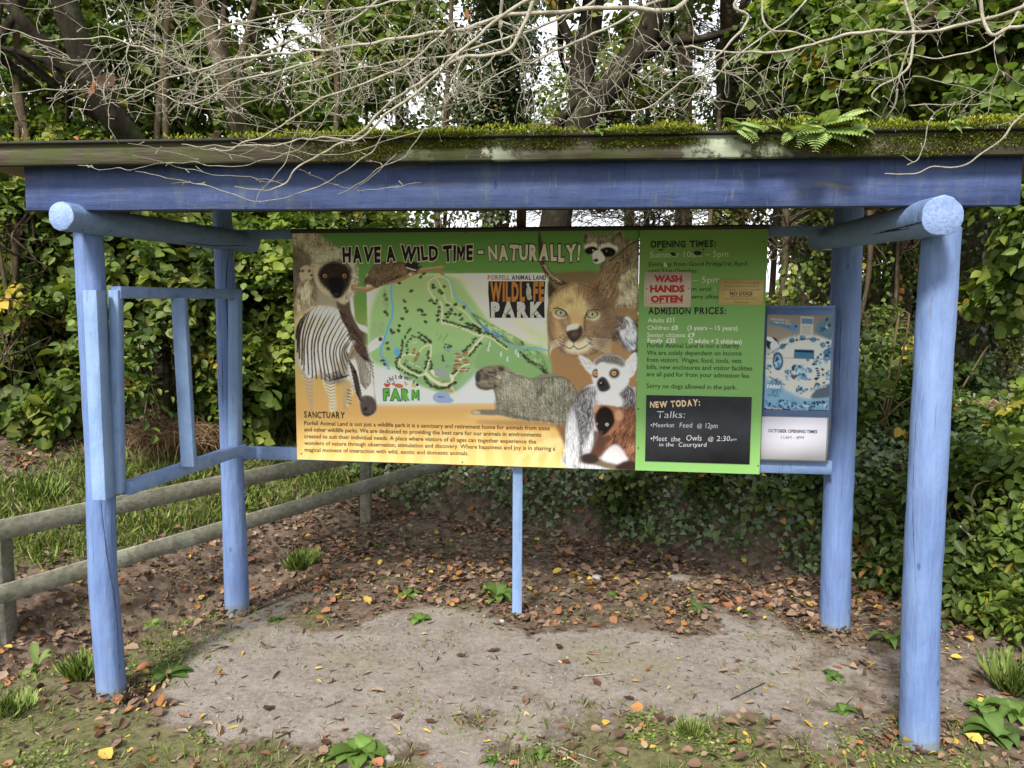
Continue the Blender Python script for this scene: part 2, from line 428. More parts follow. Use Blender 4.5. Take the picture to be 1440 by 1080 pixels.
# blend so the spacing near the shelter stays close to 5 cm
X, Y = np.meshgrid(gxx, gy)
Z = terrain(X, Y)
V = np.stack([X, Y, Z], -1).reshape(-1, 3)
n = len(g); i, j = np.meshgrid(np.arange(n - 1), np.arange(n - 1), indexing='ij')
F = np.stack([i * n + j, i * n + j + 1, (i + 1) * n + j + 1, (i + 1) * n + j], -1).reshape(-1, 4)
def zones(x, y):
    """dirt, grass weights (0..1)"""
    s = (x - FA[0]) * fn[0] + (y - FA[1]) * fn[1]
    q = (x - BA[0]) * bn[0] + (y - BA[1]) * bn[1]
    w = .26 * n2(x, y, 1.7, 1) + .16 * n2(x, y, 4.5, 2) + .10 * n2(x, y, 13, 5)
    dirt = sstep(y + w * 1.2, 2.70, 3.08) * (1 - sstep(y + .10 * x + w * 1.2, 3.95, 4.25)) * sstep(x + w, -1.75, -1.25) * (1 - sstep(x + w * 1.5, .7, 1.7) * .62)
    grass = np.clip(sstep(s, .35, .6) * (1 - sstep(s, 1.1, 1.7)) + .85 * (1 - sstep(y + w, 2.78, 3.10)) + .7 * sstep(-x + w * 1.5, 1.35, 1.6) * (1 - sstep(s, -.5, -.3)) * (y < 4.6), 0, 1)
    far = sstep(np.hypot(x, y), 12, 16)
    grass = np.maximum(grass, far)
    wood_ = np.maximum(sstep(q, 0, .2), sstep(s, 1.2, 1.9)) * (1 - far)
    return np.clip(dirt, 0, 1) * (1 - wood_), grass * (1 - dirt * .7), wood_
dz, gz, wz = zones(X, Y)
C = np.stack([dz, gz, wz], -1).reshape(-1, 3)
t = NT('earth_and_litter', 0.95, 0.12)
za = t.sep(t.attr()); co = t.co()
nf = t.noise(co, 34, 8, .7); nm = t.noise(co, 6, 6, .65); nl = t.noise(co, 1.6, 4, .6)
dirtc = t.mix(t.ramp(nf, [(.3, 0), (.72, 1)]), (0.105, 0.088, 0.078), (0.255, 0.224, 0.20))
dirtc = t.mix(t.math('MULTIPLY', t.ramp(nm, [(.42, 0), (.7, 1)]), .5), dirtc, (0.30, 0.27, 0.24))
dirtc = t.mix(t.math('MULTIPLY', t.ramp(nl, [(.5, 0), (.66, 1)]), .38), dirtc, (0.19, 0.18, 0.085))
vo = t.voro(co, 70)
dirtc = t.mix(t.math('MULTIPLY', t.ramp(vo, [(.12, 1), (.3, 0)]), .3), dirtc, (0.34, 0.31, 0.275))
soil = t.mix(t.ramp(nf, [(.35, 0), (.7, 1)]), (0.045, 0.035, 0.026), (0.165, 0.13, 0.10))
lit = t.voro(co, 26, out='Color')
litc = t.mix(t.ramp(t.sep(lit)[0], [(.2, 0), (.8, 1)]), (0.045, 0.031, 0.022), (0.17, 0.122, 0.088))
soil = t.mix(.55, soil, litc)
grs = t.mix(t.ramp(nf, [(.3, 0), (.7, 1)]), (0.055, 0.075, 0.02), (0.15, 0.17, 0.05))
edge = t.math('ADD', za[0], t.math('MULTIPLY', t.math('SUBTRACT', nm, .5), 1.9))
c = t.mix(t.ramp(edge, [(.25, 0), (.75, 1)]), soil, dirtc)
ge = t.math('ADD', za[1], t.math('MULTIPLY', t.math('SUBTRACT', nf, .5), 1.5))
c = t.mix(t.math('MULTIPLY', t.ramp(ge, [(.45, 0), (.80, 1)]), .5), c, grs)
ms_ = t.math('MULTIPLY', za[2], t.ramp(nm, [(.42, 0), (.6, 1)]))
c = t.mix(t.math('MULTIPLY', ms_, .85), c, (0.036, 0.042, 0.015))
t.base(c)
t.bump(t.math('ADD', t.math('MULTIPLY', nf, .6), t.math('MULTIPLY', t.noise(co, 120, 4, .7), .4)), .8, 0.012)
gr = mesh('ground', V, F, t.m, None, C, smooth=True); tag(gr, kind='structure')
# ------------------------------------------------------------------ shelter
shelter = empty('notice_shelter', (0, 3.5, 0), 'blue painted timber log shelter with a mossy flat roof over the notice boards', 'shelter')
def log(name, P0, P1, r0, r1, mat, seed=0, sides=28, rings=60, wob=.012, bow=(0, 0, 0), cap=True, parent=shelter):
    P0, P1 = np.asarray(P0, float), np.asarray(P1, float)
    t = np.linspace(0, 1, rings); L = np.linalg.norm(P1 - P0)
    T_, U, W_ = frame_dirs(P1 - P0)
    cx = P0 + (P1 - P0) * t[:, None] + np.array(bow) * np.sin(t * math.pi)[:, None]
    s_ = np.full(rings, seed * 3.7)
    cx += U * (wob * vnoise(np.stack([t * L * 1.6, s_, s_ * 0], -1)))[:, None] + W_ * (wob * vnoise(np.stack([t * L * 1.6, s_ + 9.1, s_ * 0], -1)))[:, None]
    th = np.arange(sides) * 2 * math.pi / sides
    r = r0 + (r1 - r0) * t
    rr = r[:, None] * (1 + .045 * vnoise(np.stack(np.broadcast_arrays(np.cos(th) * 1.4 + seed, np.sin(th) * 1.4, (t * L * 2.2)[:, None]), -1))
                       + .030 * vnoise(np.stack(np.broadcast_arrays(np.cos(th) * 5 + seed, np.sin(th) * 5, (t * L * 11)[:, None]), -1)))
    ring = cx[:, None] + rr[..., None] * (np.cos(th)[None, :, None] * U + np.sin(th)[None, :, None] * W_)
    mb = MB()
    i = np.arange(rings - 1)[:, None] * sides; j = np.arange(sides)[None]; k = (j + 1) % sides
    Fq = np.stack([i + j, i + k, i + sides + k, i + sides + j], -1).reshape(-1, 4)
    mb.add(ring.reshape(-1, 3), Fq)
    o = mb.build(name, mat, parent, smooth=True)
    if cap:      # sawn ends, each with a small worn chamfer
        for e, sgn, nm in ((0, -1, 'sawn_end'), (-1, 1, 'sawn_end')):
            c = cx[e] + T_ * sgn * .004; rg = c + (ring[e] - cx[e]) * .93
            mb2 = MB(); jj = np.arange(sides); kk = (jj + 1) % sides
            a = np.concatenate([ring[e], rg, [c]])
            mb2.add(a, [np.stack([jj, kk, sides + kk, sides + jj], -1), np.stack([np.full(sides, 2 * sides), sides + jj, sides + kk], -1)])
            mb2.build(nm, M['end'], o)
    return o
def crack(o, pts, wdt, name='drying_crack'):
    """a dark narrow split lying just proud of the log"""
    P = spline(pts, 24); mb = MB()
    ww = wdt * np.sin(np.linspace(0.05, math.pi - .05, 24)) ** .6
    V = np.concatenate([P + np.array([0, 0, 1]) * ww[:, None], P - np.array([0, 0, 1]) * ww[:, None]])
    i = np.arange(23); mb.add(V, np.stack([i, i + 1, 25 + i, 24 + i], -1))
    return mb.build(name, M['crackm'], o)
M['crackm'] = flat('dark_split', (0.012, 0.015, 0.03), .95)

def dz_(P, d): return P + np.array([0, 0, d])
# posts from surveyed feet and heads
LFb, LFt = at(159, 978, 3.19), at(121, 322, 3.19)
LBb, LBt = at(334, 850, 4.13), at(311, 285, 4.10)
RBb, RBt = at(1173, 884, 3.90), at(1194, 280, 3.90)
RFb, RFt = at(1292, 1050, 2.82), at(1324, 322, 2.82)
p_lf = log('post', dz_(LFb, -.12), LFt, .059, .054, M['blue'], 1, wob=.014)
p_lb = log('post', dz_(LBb, -.12), dz_(LBt, .06), .066, .047, M['blue'], 2, wob=.008)
p_rb = log('post', dz_(RBb, -.12), dz_(RBt, .04), .074, .071, M['blue'], 3, wob=.010)
p_rf = log('post', dz_(RFb, -.12), RFt, .070, .064, M['blue'], 4, wob=.013, bow=(-.016, 0, 0))
ll = log('log_beam', at(86, 304, 2.97), at(352, 341, 4.33), .053, .056, M['blue_h'], 5, wob=.005)
rl = log('log_beam', at(1325, 305, 2.60), at(1148, 338, 4.05), .066, .052, M['blue_h'], 6, wob=.005)
def vcrack(o, pts, Y, w_=.0016):
    P = spline([at(x, y, Y) for x, y in pts], 40); mb = MB()
    ww = w_ * (.25 + np.abs(np.sin(np.linspace(0.1, 9, 40))))* np.sin(np.linspace(.06, math.pi - .06, 40))
    V = np.concatenate([P + np.array([1, 0, 0]) * ww[:, None], P - np.array([1, 0, 0]) * ww[:, None]])
    i = np.arange(39); mb.add(V, np.stack([i, i + 1, 41 + i, 40 + i], -1)); mb.build('drying_crack', M['crackm'], o)
# splits: built as thin dark wedges hugging the log front
def hug(o, pts, w_=.0018, axis=0):
    """project the survey line onto the log's mesh so that the split lies on its surface"""
    me = o.data; from mathutils.bvhtree import BVHTree
    bv = BVHTree.FromPolygons([v.co[:] for v in me.vertices], [p.vertices[:] for p in me.polygons])
    Q = []
    for x, y in spline([(a, b, 0) for a, b in pts], 40)[:, :2]:
        d = Vector(ray(x, y)).normalized(); hit = bv.ray_cast(Vector((0, 0, CAM_Z)), d)
        if hit[0] is not None: Q.append(np.array(hit[0]) + np.array(hit[1]) * .0012)
    if len(Q) < 4: return
    Q = np.array(Q); n = len(Q); ww = w_ * np.sin(np.linspace(.08, math.pi - .08, n)) * RNG.uniform(.5, 1.3, n)
    off = np.array([1, 0, 0]) if axis == 0 else np.array([0, 0, 1])
    V = np.concatenate([Q + off * ww[:, None], Q - off * ww[:, None]]); i = np.arange(n - 1)
    mb = MB(); mb.add(V, np.stack([i, i + 1, n + 1 + i, n + i], -1)); mb.build('drying_crack', M['crackm'], o)
hug(p_lf, [(118, 405), (128, 480), (134, 545)], .002)
hug(p_lf, [(140, 690), (150, 780), (163, 860), (168, 965)], .0016)
hug(p_lb, [(320, 300), (322, 345), (318, 400), (322, 500), (326, 620)], .0018)
hug(p_lb, [(312, 480), (313, 530), (314, 590)], .0014)
hug(p_rf, [(1290, 560), (1284, 700), (1288, 830)], .0008)
hug(p_rb, [(1183, 430), (1181, 500), (1179, 560)], .0013)
hug(rl, [(1318, 306), (1290, 314), (1262, 321), (1236, 326)], .0035, 2)
hug(rl, [(1280, 321), (1255, 324), (1225, 330)], .003, 2)
hug(ll, [(250, 339), (300, 345), (352, 345)], .0025, 2)
# cracks in the left sawn end
for (a, b), (c_, d_) in (((68, 307), (82, 301)), ((88, 300), (101, 292))):
    pass
def beam(name, P0, P1, wz, wy, mat, parent=shelter, bev=.002, seg=1):
    """squared timber between two centre points, wz high, wy thick"""
    P0, P1 = np.asarray(P0, float), np.asarray(P1, float)
    T_ = P1 - P0; L = np.linalg.norm(T_); T_ /= L
    up = np.array([0, 0, 1.0]) if abs(T_[2]) < .8 else np.array([0, 1.0, 0])
    S = np.cross(up, T_); S /= np.linalg.norm(S); U = np.cross(T_, S)
    a, b = wy / 2, wz / 2; e = bev
    prof = np.array([(-a + e, -b), (a - e, -b), (a, -b + e), (a, b - e), (a - e, b), (-a + e, b), (-a, b - e), (-a, -b + e)])
    nseg = max(2, int(L / .12)); V = []
    for q in np.linspace(0, L, nseg):
        jit = .0012 * vnoise(np.array([[q * 3, P0[0] * 7, P0[2] * 5]]))[0]
        V.append(P0 + T_ * q + (prof[:, :1]) * S + (prof[:, 1:] + jit) * U)
    V = np.concatenate(V); i = np.arange(nseg - 1)[:, None] * 8; j = np.arange(8)[None]; k = (j + 1) % 8
    Fq = np.stack([i + j, i + k, i + 8 + k, i + 8 + j], -1).reshape(-1, 4)
    mb = MB(); mb.add(V, [Fq, ])
    for s0 in (0, (nseg - 1) * 8):
        mb.add(V[s0:s0 + 8], [np.array([[0, 1, 4, 5], [1, 2, 3, 4], [0, 5, 6, 7]])])
    return mb.build(name, mat, parent)
# fascia (dark blue board) and the roof
fl, fr = at(36, 266, 3.06), at(1437, 253, 2.73)
fz0 = at(38, 292, 3.06)[2]; fz1 = at(1437, 288, 2.73)[2]
hL = (at(36, 236, 3.06)[2] - fz0); hR = at(1437, 217, 2.73)[2] - fz1
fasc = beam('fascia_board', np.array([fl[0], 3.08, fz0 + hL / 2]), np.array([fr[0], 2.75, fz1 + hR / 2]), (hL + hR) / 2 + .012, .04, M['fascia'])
# roof: deck, edge board, felt, rafters, running back over the rear posts
fd = np.array([fr[0] - fl[0], -.33, fz1 + hR - fz0 - hL]); fd /= np.linalg.norm(fd)
bk = np.array([-fd[1], fd[0], 0.0]); bk /= np.linalg.norm(bk); bk = bk * 1.0 + np.array([0, 0, .0])
E0 = at(-60, 220.5, 3.0); E1 = at(1530, 202, 2.66)
ez = (at(0, 233, 3.0)[2], at(1440, 219, 2.68)[2]); et = (at(0, 206, 3.0)[2], at(1440, 184, 2.68)[2])
Xl, Xr = -2.28, 2.22
def lin(x, a, b): return a + (b - a) * (x - (-2.0)) / (1.78 + 2.0)
def ey(x): return lin(x, 3.0, 2.68)
PE0 = np.array([Xl, ey(Xl), (lin(Xl, *ez) + lin(Xl, *et)) / 2]); PE1 = np.array([Xr, ey(Xr), (lin(Xr, *ez) + lin(Xr, *et)) / 2])
eh = ((et[0] - ez[0]) + (et[1] - ez[1])) / 2
edge = beam('roof_edge_board', PE0, PE1, eh, .035, M['roofedge'])
roof = empty('roof_frame', (0, 0, 0), None, None); 
bpy.data.objects.remove(roof)
def slab(name, z0off, z1off, y0, y1, x0, x1, mat, drop=.0):
    """sheet following the roof edge line, y0..y1 metres behind it"""
    mb = MB(); V = []
    nx = 40
    for x in np.linspace(x0, x1, nx):
        top = lin(x, *et)
        for (yy, zz) in ((y0, z0off), (y1, z0off - drop), (y1, z1off - drop), (y0, z1off)):
            b = bk * yy; V.append([x + b[0], ey(x) + b[1], top + zz])
    i = np.arange(nx - 1)[:, None] * 4; j = np.arange(4)[None]; k = (j + 1) % 4
    mb.add(V, [np.stack([i + j, i + k, i + 4 + k, i + 4 + j], -1).reshape(-1, 4), [[3, 2, 1, 0], [4 * nx - 4, 4 * nx - 3, 4 * nx - 2, 4 * nx - 1]]])
    return mb.build(name, mat, shelter)
deck = slab('roof_deck', -.002, -.020, .018, 1.50, Xl, Xr, M['rafter'], .0)
felt = slab('roof_felt', .010, .001, -.034, 1.52, Xl - .02, Xr + .02, M['felt'], .0)
for x in np.linspace(-1.75, 1.75, 6):
    p0 = np.array([x, ey(x), lin(x, *et) - .048]) + bk * .10
    p1 = np.array([x, ey(x), lin(x, *et) - .048]) + bk * 1.47
    beam('rafter', p0, p1, .052, .045, M['rafter'])
pb = [np.array([x, ey(x), lin(x, *et) - .040]) + bk * 1.485 for x in (-2.2, 2.15)]
beam('rear_fascia_board', pb[0], pb[1], .04, .022, M['rafter'])
# rear rails behind the boards, light blue
beam('rear_rail', at(322, 330, 4.255), at(1172, 325, 3.835), .046, .045, M['blue_rail'])
beam('rear_rail', at(336, 636, 4.255), at(1168, 657, 3.835), .068, .045, M['blue_rail'])
# slim centre post and its brown upper length
beam('centre_post', dz_(at(727, 858, 4.06), -.1), at(728.5, 560, 4.06), .05, .052, M['blue_v'])
beam('centre_post_top', at(729, 559, 4.06), at(733.5, 292, 4.06), .05, .05, M['brownpost'])
# left side frame
sf = empty('side_frame', (0, 0, 0), None, None); bpy.data.objects.remove(sf)
d0, d1 = 3.10, 4.00
A0, A1 = at(150, 404, d0), at(150, 700, d0)          # front stile
B0, B1 = at(331, 406, d1), at(331, 634, d1)
A0[0] = A1[0]; 
beam('frame_stile', A1 - [.012, 0, 0], dz_(A0, -.012) - [.012, 0, 0], .075, .055, M['blue_v'])
# inner batten beside the front stile
beam('frame_stile', at(167, 692, d0 + .085), dz_(at(163, 408, d0 + .085), -.0), .045, .04, M['blue_v'])
beam('frame_stile', dz_(at(331, 640, d1), .0), dz_(at(331, 412, d1), 0), .07, .05, M['blue_v'])
top_a, top_b = at(163, 412, d0 + .08), at(334, 414, d1 + .02)
beam('frame_rail', dz_(top_a, .002), dz_(top_b, .002), .05, .048, M['blue_rail'])
bot_a, bot_b = at(176, 687, d0 + .11), at(341, 631, d1 + .03)
beam('frame_rail', bot_a, bot_b, .055, .05, M['blue_rail'])
beam('frame_mullion', at(266, 655, 3.52), at(252, 419, 3.52), .04, .06, M['blue_v'])
# moss along the roof edge: tufts of tiny blades
def moss(name, n, xs, parent, onface=0.0, h=.018, dens=None):
    x = RNG.uniform(xs[0], xs[1], n)
    k = n2(x, x * 0, 2.3, 6) * .6 + n2(x, x * 0, 9, 8) * .5
    dn = np.interp(x, [-2.2, -1.7, -1.35, -.55, -.3, .2, 1.1, 2.1], [.1, .15, .45, .6, 1, 1, 1, 1])
    keep = RNG.random(n) < dn * (0.48 + 1.3 * k); x = x[keep]; n = len(x)
    if onface:
        f = np.clip(np.interp(x, [-.9, -.45, 0.1, .5, .62, .7, .95, 1.15, 1.35, 1.42, 2.1], [0, .95, 1, 1, .85, .2, .7, .8, .3, .45, .5]), 0, 1)
        kk = n2(x, x * 0, 6, 3)
        m = RNG.random(n) < f; x = x[m]; n = len(x)
        top = lin(x, *et); bot = lin(x, *ez)
        u = RNG.random(n) ** 1.5; z = top - u * (top - bot) * np.clip(.75 + .5 * n2(x, x * 0, 5, 1), 0, 1)
        P = np.stack([x, ey(x) - .018 - .024 * (z > top - .012), z + .012 * (z > top - .012)], -1); N0 = np.array([0, -1, .25])
    else:
        b = RNG.random(n) ** 1.4 * .30 - .040
        P = np.stack([x + bk[0] * b, ey(x) + bk[1] * b, lin(x, *et) + .006], -1); N0 = np.array([0, -.35, 1.0])
    d = N0 + RNG.normal(size=(n, 3)) * .55
    thick = np.clip(1 + .9 * n2(P[:, 0], P[:, 2] * 0, 4.5, 2) + .5 * n2(P[:, 0], P[:, 1], 14, 5), .35, 2)
    P = P + RNG.random((n, 1)) * N0 * h * thick[:, None] * .9
    col = np.array([(0.28, 0.31, 0.035), (0.18, 0.21, 0.025), (0.38, 0.40, 0.06), (0.06, 0.085, 0.015), (.14, .10, .04)])[RNG.choice(5, n, p=[.3, .3, .2, .12, .08])]
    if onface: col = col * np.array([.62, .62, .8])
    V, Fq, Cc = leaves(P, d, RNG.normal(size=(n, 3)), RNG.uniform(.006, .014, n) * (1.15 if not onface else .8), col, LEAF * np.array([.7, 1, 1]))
    o = mesh(name, V, Fq, M['moss'], parent, Cc); return o
mo = moss('moss', 70000, (-2.25, 2.2), shelter, h=.026)
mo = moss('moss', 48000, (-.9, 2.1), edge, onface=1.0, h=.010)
# ------------------------------------------------------------------ picture painter (numpy), used for the prints on the boards
def S3(c):
    return np.array(srgb(*c))
class Canvas:
    def __init__(s, x0, y0, x1, y1, k, bg):
        s.x0, s.y0, s.k = x0, y0, k
        s.w, s.h = int((x1 - x0) * k), int((y1 - y0) * k)
        s.a = np.empty((s.h, s.w, 3)); s.a[:] = S3(bg)
        s.X = x0 + (np.arange(s.w) + .5) / k; s.Y = y0 + (np.arange(s.h) + .5) / k
    def mask(s, pts, curve=True, soft=.4, n=10):
        P = np.asarray(pts, float)
        if curve and len(P) > 2:
            Q = np.concatenate([P, P[:1]]); Q3 = np.concatenate([P[-1:], Q, P[1:2]])
            t = np.linspace(0, len(P) - 1e-6, len(P) * n, endpoint=False); i = t.astype(int); u = (t - i)[:, None]
            a, b, c, d = Q3[i], Q3[i + 1], Q3[i + 2], Q3[i + 3]
            P = 0.5 * ((2 * b) + (c - a) * u + (2 * a - 5 * b + 4 * c - d) * u ** 2 + (3 * b - a - 3 * c + d) * u ** 3)
        pad = soft * 3 + 1
        i0 = max(0, int((P[:, 0].min() - pad - s.x0) * s.k)); i1 = min(s.w, int((P[:, 0].max() + pad - s.x0) * s.k) + 1)
        j0 = max(0, int((P[:, 1].min() - pad - s.y0) * s.k)); j1 = min(s.h, int((P[:, 1].max() + pad - s.y0) * s.k) + 1)
        if i1 <= i0 or j1 <= j0: return None
        X = s.X[i0:i1]; Y = s.Y[j0:j1]
        m = np.zeros((len(Y), len(X)), bool)
        A = P; B = np.roll(P, -1, 0)
        for (ax, ay), (bx, by) in zip(A, B):
            if ay == by: continue
            r = (Y > min(ay, by)) & (Y <= max(ay, by))
            if not r.any(): continue
            xc = ax + (Y[r] - ay) * (bx - ax) / (by - ay)
            m[r] ^= X[None] < xc[:, None]
        m = m.astype(float)
        q = int(round(soft * s.k))
        for _ in range(2 if q > 0 else 0):
            for axs in (0, 1):
                c = np.cumsum(np.pad(m, [(q + 1, q) if a == axs else (0, 0) for a in (0, 1)], mode='edge'), axis=axs)
                m = (np.take(c, range(2 * q + 1, c.shape[axs]), axs) - np.take(c, range(0, c.shape[axs] - 2 * q - 1), axs)) / (2 * q + 1)
        return m, slice(j0, j1), slice(i0, i1)
    def put(s, mk, col, al=1.0):
        if mk is None: return
        m, js, is_ = mk
        c = col if isinstance(col, np.ndarray) and col.ndim == 3 else np.asarray(col)
        if c.ndim == 3: c = c[js, is_]
        s.a[js, is_] += (c - s.a[js, is_]) * (m * al)[..., None]
    def poly(s, pts, col, soft=.4, al=1.0, curve=True):
        s.put(s.mask(pts, curve, soft), S3(col), al)
    def ell(s, cx, cy, rx, ry, col, rot=0, soft=.4, al=1.0):
        t = np.linspace(0, 2 * math.pi, 36, endpoint=False); c, q = math.cos(R(rot)), math.sin(R(rot))
        x, y = rx * np.cos(t), ry * np.sin(t)
        s.put(s.mask(np.stack([cx + x * c - y * q, cy + x * q + y * c], -1), False, soft), S3(col), al)
    def line(s, pts, wd, col, soft=.25, al=1.0, taper=False):
        P = spline([(a, b, 0) for a, b in pts], max(8, len(pts) * 8))[:, :2]
        T_ = np.gradient(P, axis=0); T_ /= np.linalg.norm(T_, axis=1)[:, None] + 1e-9
        N = np.stack([-T_[:, 1], T_[:, 0]], -1); q = np.full(len(P), wd / 2.)
        if taper: q = q * np.linspace(1, .15, len(P))
        s.poly(np.concatenate([P + N * q[:, None], (P - N * q[:, None])[::-1]]), col, soft, al, False)
    def vgrad(s, pts, stops, soft=.4, curve=False, al=1.0):
        ys = [a for a, _ in stops]; cs = np.array([S3(c) for _, c in stops])
        g_ = np.stack([np.interp(s.Y, ys, cs[:, i]) for i in range(3)], -1)
        s.put(s.mask(pts, curve, soft), np.broadcast_to(g_[:, None], s.a.shape), al)
    def tex(s, pts, ln, ang, k=.30, rim=.28, curve=True):
        mk = s.mask(pts, curve, .3)
        if mk is None: return
        m, js, is_ = mk; X, Y = np.meshgrid(s.X[is_], s.Y[js]); a = np.radians(ang(X, Y) if callable(ang) else float(ang)) + 0 * X
        u, w = X * np.cos(a) + Y * np.sin(a), -X * np.sin(a) + Y * np.cos(a); z = 0 * u
        v = vnoise(np.stack([u / ln * .8, w / 1.1, z + .5], -1)) + .8 * vnoise(np.stack([u / (ln * 2.2), w / 3.4, z + 7.5], -1)) + .6 * vnoise(np.stack([X / 9, Y / 9, z + 3.5], -1))
        f = 1 + k * v
        if rim:
            m2 = s.mask(pts, curve, 3.2)
            if m2 is not None:
                mm = np.ones((s.h, s.w)); mm[m2[1], m2[2]] = m2[0]; f = f * (1 - rim + rim * np.clip((mm[js, is_] - .45) * 2.1, 0, 1))
        s.a[js, is_] *= (1 + (f - 1) * m)[..., None]; s.a[js, is_] = np.clip(s.a[js, is_], .002, 1)
    def fur(s, pts, n, ln, ang, cols, al=.5, spread=25, curve=True, wd=.35):
        """short hair strokes inside a shape; ang is degrees or f(x,y)"""
        P = np.asarray(pts, float); mk = s.mask(pts, curve, .2)
        if mk is None: return
        m, js, is_ = mk; jj, ii = np.nonzero(m > .5)
        if not len(jj): return
        q = RNG.integers(0, len(jj), n); x = s.X[is_][ii[q]]; y = s.Y[js][jj[q]]
        a = ang(x, y) if callable(ang) else np.full(n, float(ang))
        a = np.radians(a + RNG.normal(size=n) * spread); L = ln * RNG.uniform(.5, 1.4, n)
        C_ = np.array([S3(c) for c in cols])[RNG.integers(0, len(cols), n)]
        st = max(3, int(ln * s.k * 1.2))
        for t_ in np.linspace(0, 1, st):
            px = ((x + np.cos(a) * L * 1.25 * t_ - s.x0) * s.k).astype(int); py = ((y + np.sin(a) * L * 1.25 * t_ - s.y0) * s.k).astype(int)
            ok = (px >= 0) & (px < s.w) & (py >= 0) & (py < s.h)
            w_ = min(.95, al * 1.45) * math.sin(math.pi * (.15 + .8 * t_))
            s.a[py[ok], px[ok]] += (C_[ok] - s.a[py[ok], px[ok]]) * w_
        if n >= 450: s.tex(pts, ln, ang, .58, .40, curve)
    def sample(s, x, y):
        u = np.clip((x - s.x0) * s.k - .5, 0, s.w - 1.001); v = np.clip((y - s.y0) * s.k - .5, 0, s.h - 1.001)
        i, j = u.astype(int), v.astype(int); fu, fv = (u - i)[..., None], (v - j)[..., None]
        return (s.a[j, i] * (1 - fu) + s.a[j, i + 1] * fu) * (1 - fv) + (s.a[j + 1, i] * (1 - fu) + s.a[j + 1, i + 1] * fu) * fv

# ---- the big board picture, drawn in survey units
K = Canvas(405, 315, 1090, 675, 2.8, (90, 140, 50))
K.vgrad([(405, 315), (900, 315), (900, 675), (405, 675)], [(320, (74, 118, 54)), (350, (86, 134, 58)), (430, (100, 145, 60)), (470, (135, 145, 62)), (520, (190, 160, 75)), (570, (222, 170, 82)), (610, (240, 186, 92)), (660, (252, 200, 100))])
for sx in range(412, 1000, 26):           # pale rays in the orange ground
    K.poly([(sx, 670), (sx + 12, 670), (sx * .9 + 66 + 9, 606), (sx * .9 + 62, 606)], (255, 218, 140), 1.5, .4, False)
for r_ in range(6):
    K.line([(720 + r_ * 22, 668), (735 + r_ * 20, 640), (770 + r_ * 14, 622), (820 + r_ * 8, 612)], 7, (255, 222, 145), 1.2, .45)
# brown backdrop behind the cat
brown = [(772, 322), (900, 322), (900, 662), (772, 662)]
K.vgrad([(771, 384), (770, 575), (800, 640), (900, 662), (900, 400), (830, 380)], [(380, (110, 92, 60)), (480, (150, 115, 70)), (560, (165, 122, 68)), (640, (120, 85, 50))], 2)
# lemur back top-left
K.poly([(405, 325), (440, 326), (470, 345), (490, 368), (500, 395), (499, 415), (492, 440), (470, 440), (440, 452), (405, 450)], (150, 138, 112), 1.2)
K.fur([(405, 325), (440, 328), (470, 345), (488, 365), (470, 380), (430, 400), (405, 400)], 4200, 4, lambda x, y: 40 + (x - 405) * .3, [(196, 184, 150), (120, 108, 82), (220, 210, 180), (90, 78, 60)], .5)
K.poly([(408, 345), (425, 350), (440, 362), (436, 372), (420, 366), (408, 362)], (88, 76, 58), 2, .7)
K.poly([(410, 360), (440, 380), (445, 410), (438, 440), (412, 430)], (82, 68, 54), 3, .85)
# arm and chest of the dark faced lemur
K.poly([(478, 410), (492, 405), (497, 430), (499, 448), (505, 456), (516, 460), (518, 470), (505, 466), (494, 458), (488, 440)], (225, 218, 200), .6)
K.poly([(474, 420), (490, 415), (495, 440), (506, 462), (517, 470), (517, 484), (500, 480), (484, 455), (476, 440)], (88, 72, 58), 1)
K.poly([(444, 368), (462, 352), (484, 356), (498, 372), (500, 395), (494, 415), (484, 428), (470, 420), (452, 410), (442, 392)], (176, 162, 128), 1.2)
K.fur([(440, 362), (462, 350), (486, 355), (500, 372), (501, 395), (494, 415), (486, 420), (492, 380), (470, 365), (450, 372)], 1500, 4, lambda x, y: np.degrees(np.arctan2(y - 390, x - 470)), [(210, 196, 160), (150, 135, 105), (225, 214, 190)], .6)
K.poly([(449, 380), (460, 370), (474, 368), (488, 373), (494, 386), (491, 400), (484, 412), (478, 418), (470, 418), (462, 408), (453, 400), (448, 390)], (46, 36, 28), 1.8)
K.fur([(450, 378), (474, 366), (492, 374), (494, 395), (478, 418), (462, 408), (450, 395)], 900, 3, lambda x, y: np.degrees(np.arctan2(y - 395, x - 472)), [(30, 24, 20), (66, 52, 40), (22, 18, 15)], .5)
K.poly([(463, 392), (480, 390), (483, 404), (478, 417), (470, 418), (463, 404)], (22, 18, 17), 1.4)
for ex in (457, 484.5):
    K.ell(ex, 388, 4.3, 3.6, (24, 16, 12), 0, .5); K.ell(ex, 388, 3.2, 3.0, (150, 98, 42), 0, .3); K.ell(ex, 388, 1.2, 1.4, (15, 8, 6), 0, .2); K.ell(ex - 1, 387, .5, .5, (240, 230, 210), 0, .1)
K.ell(472, 414, 4, 2, (50, 44, 42), 0, .5); K.line([(466, 417), (472, 418.5), (479, 416.5)], .7, (12, 10, 10))
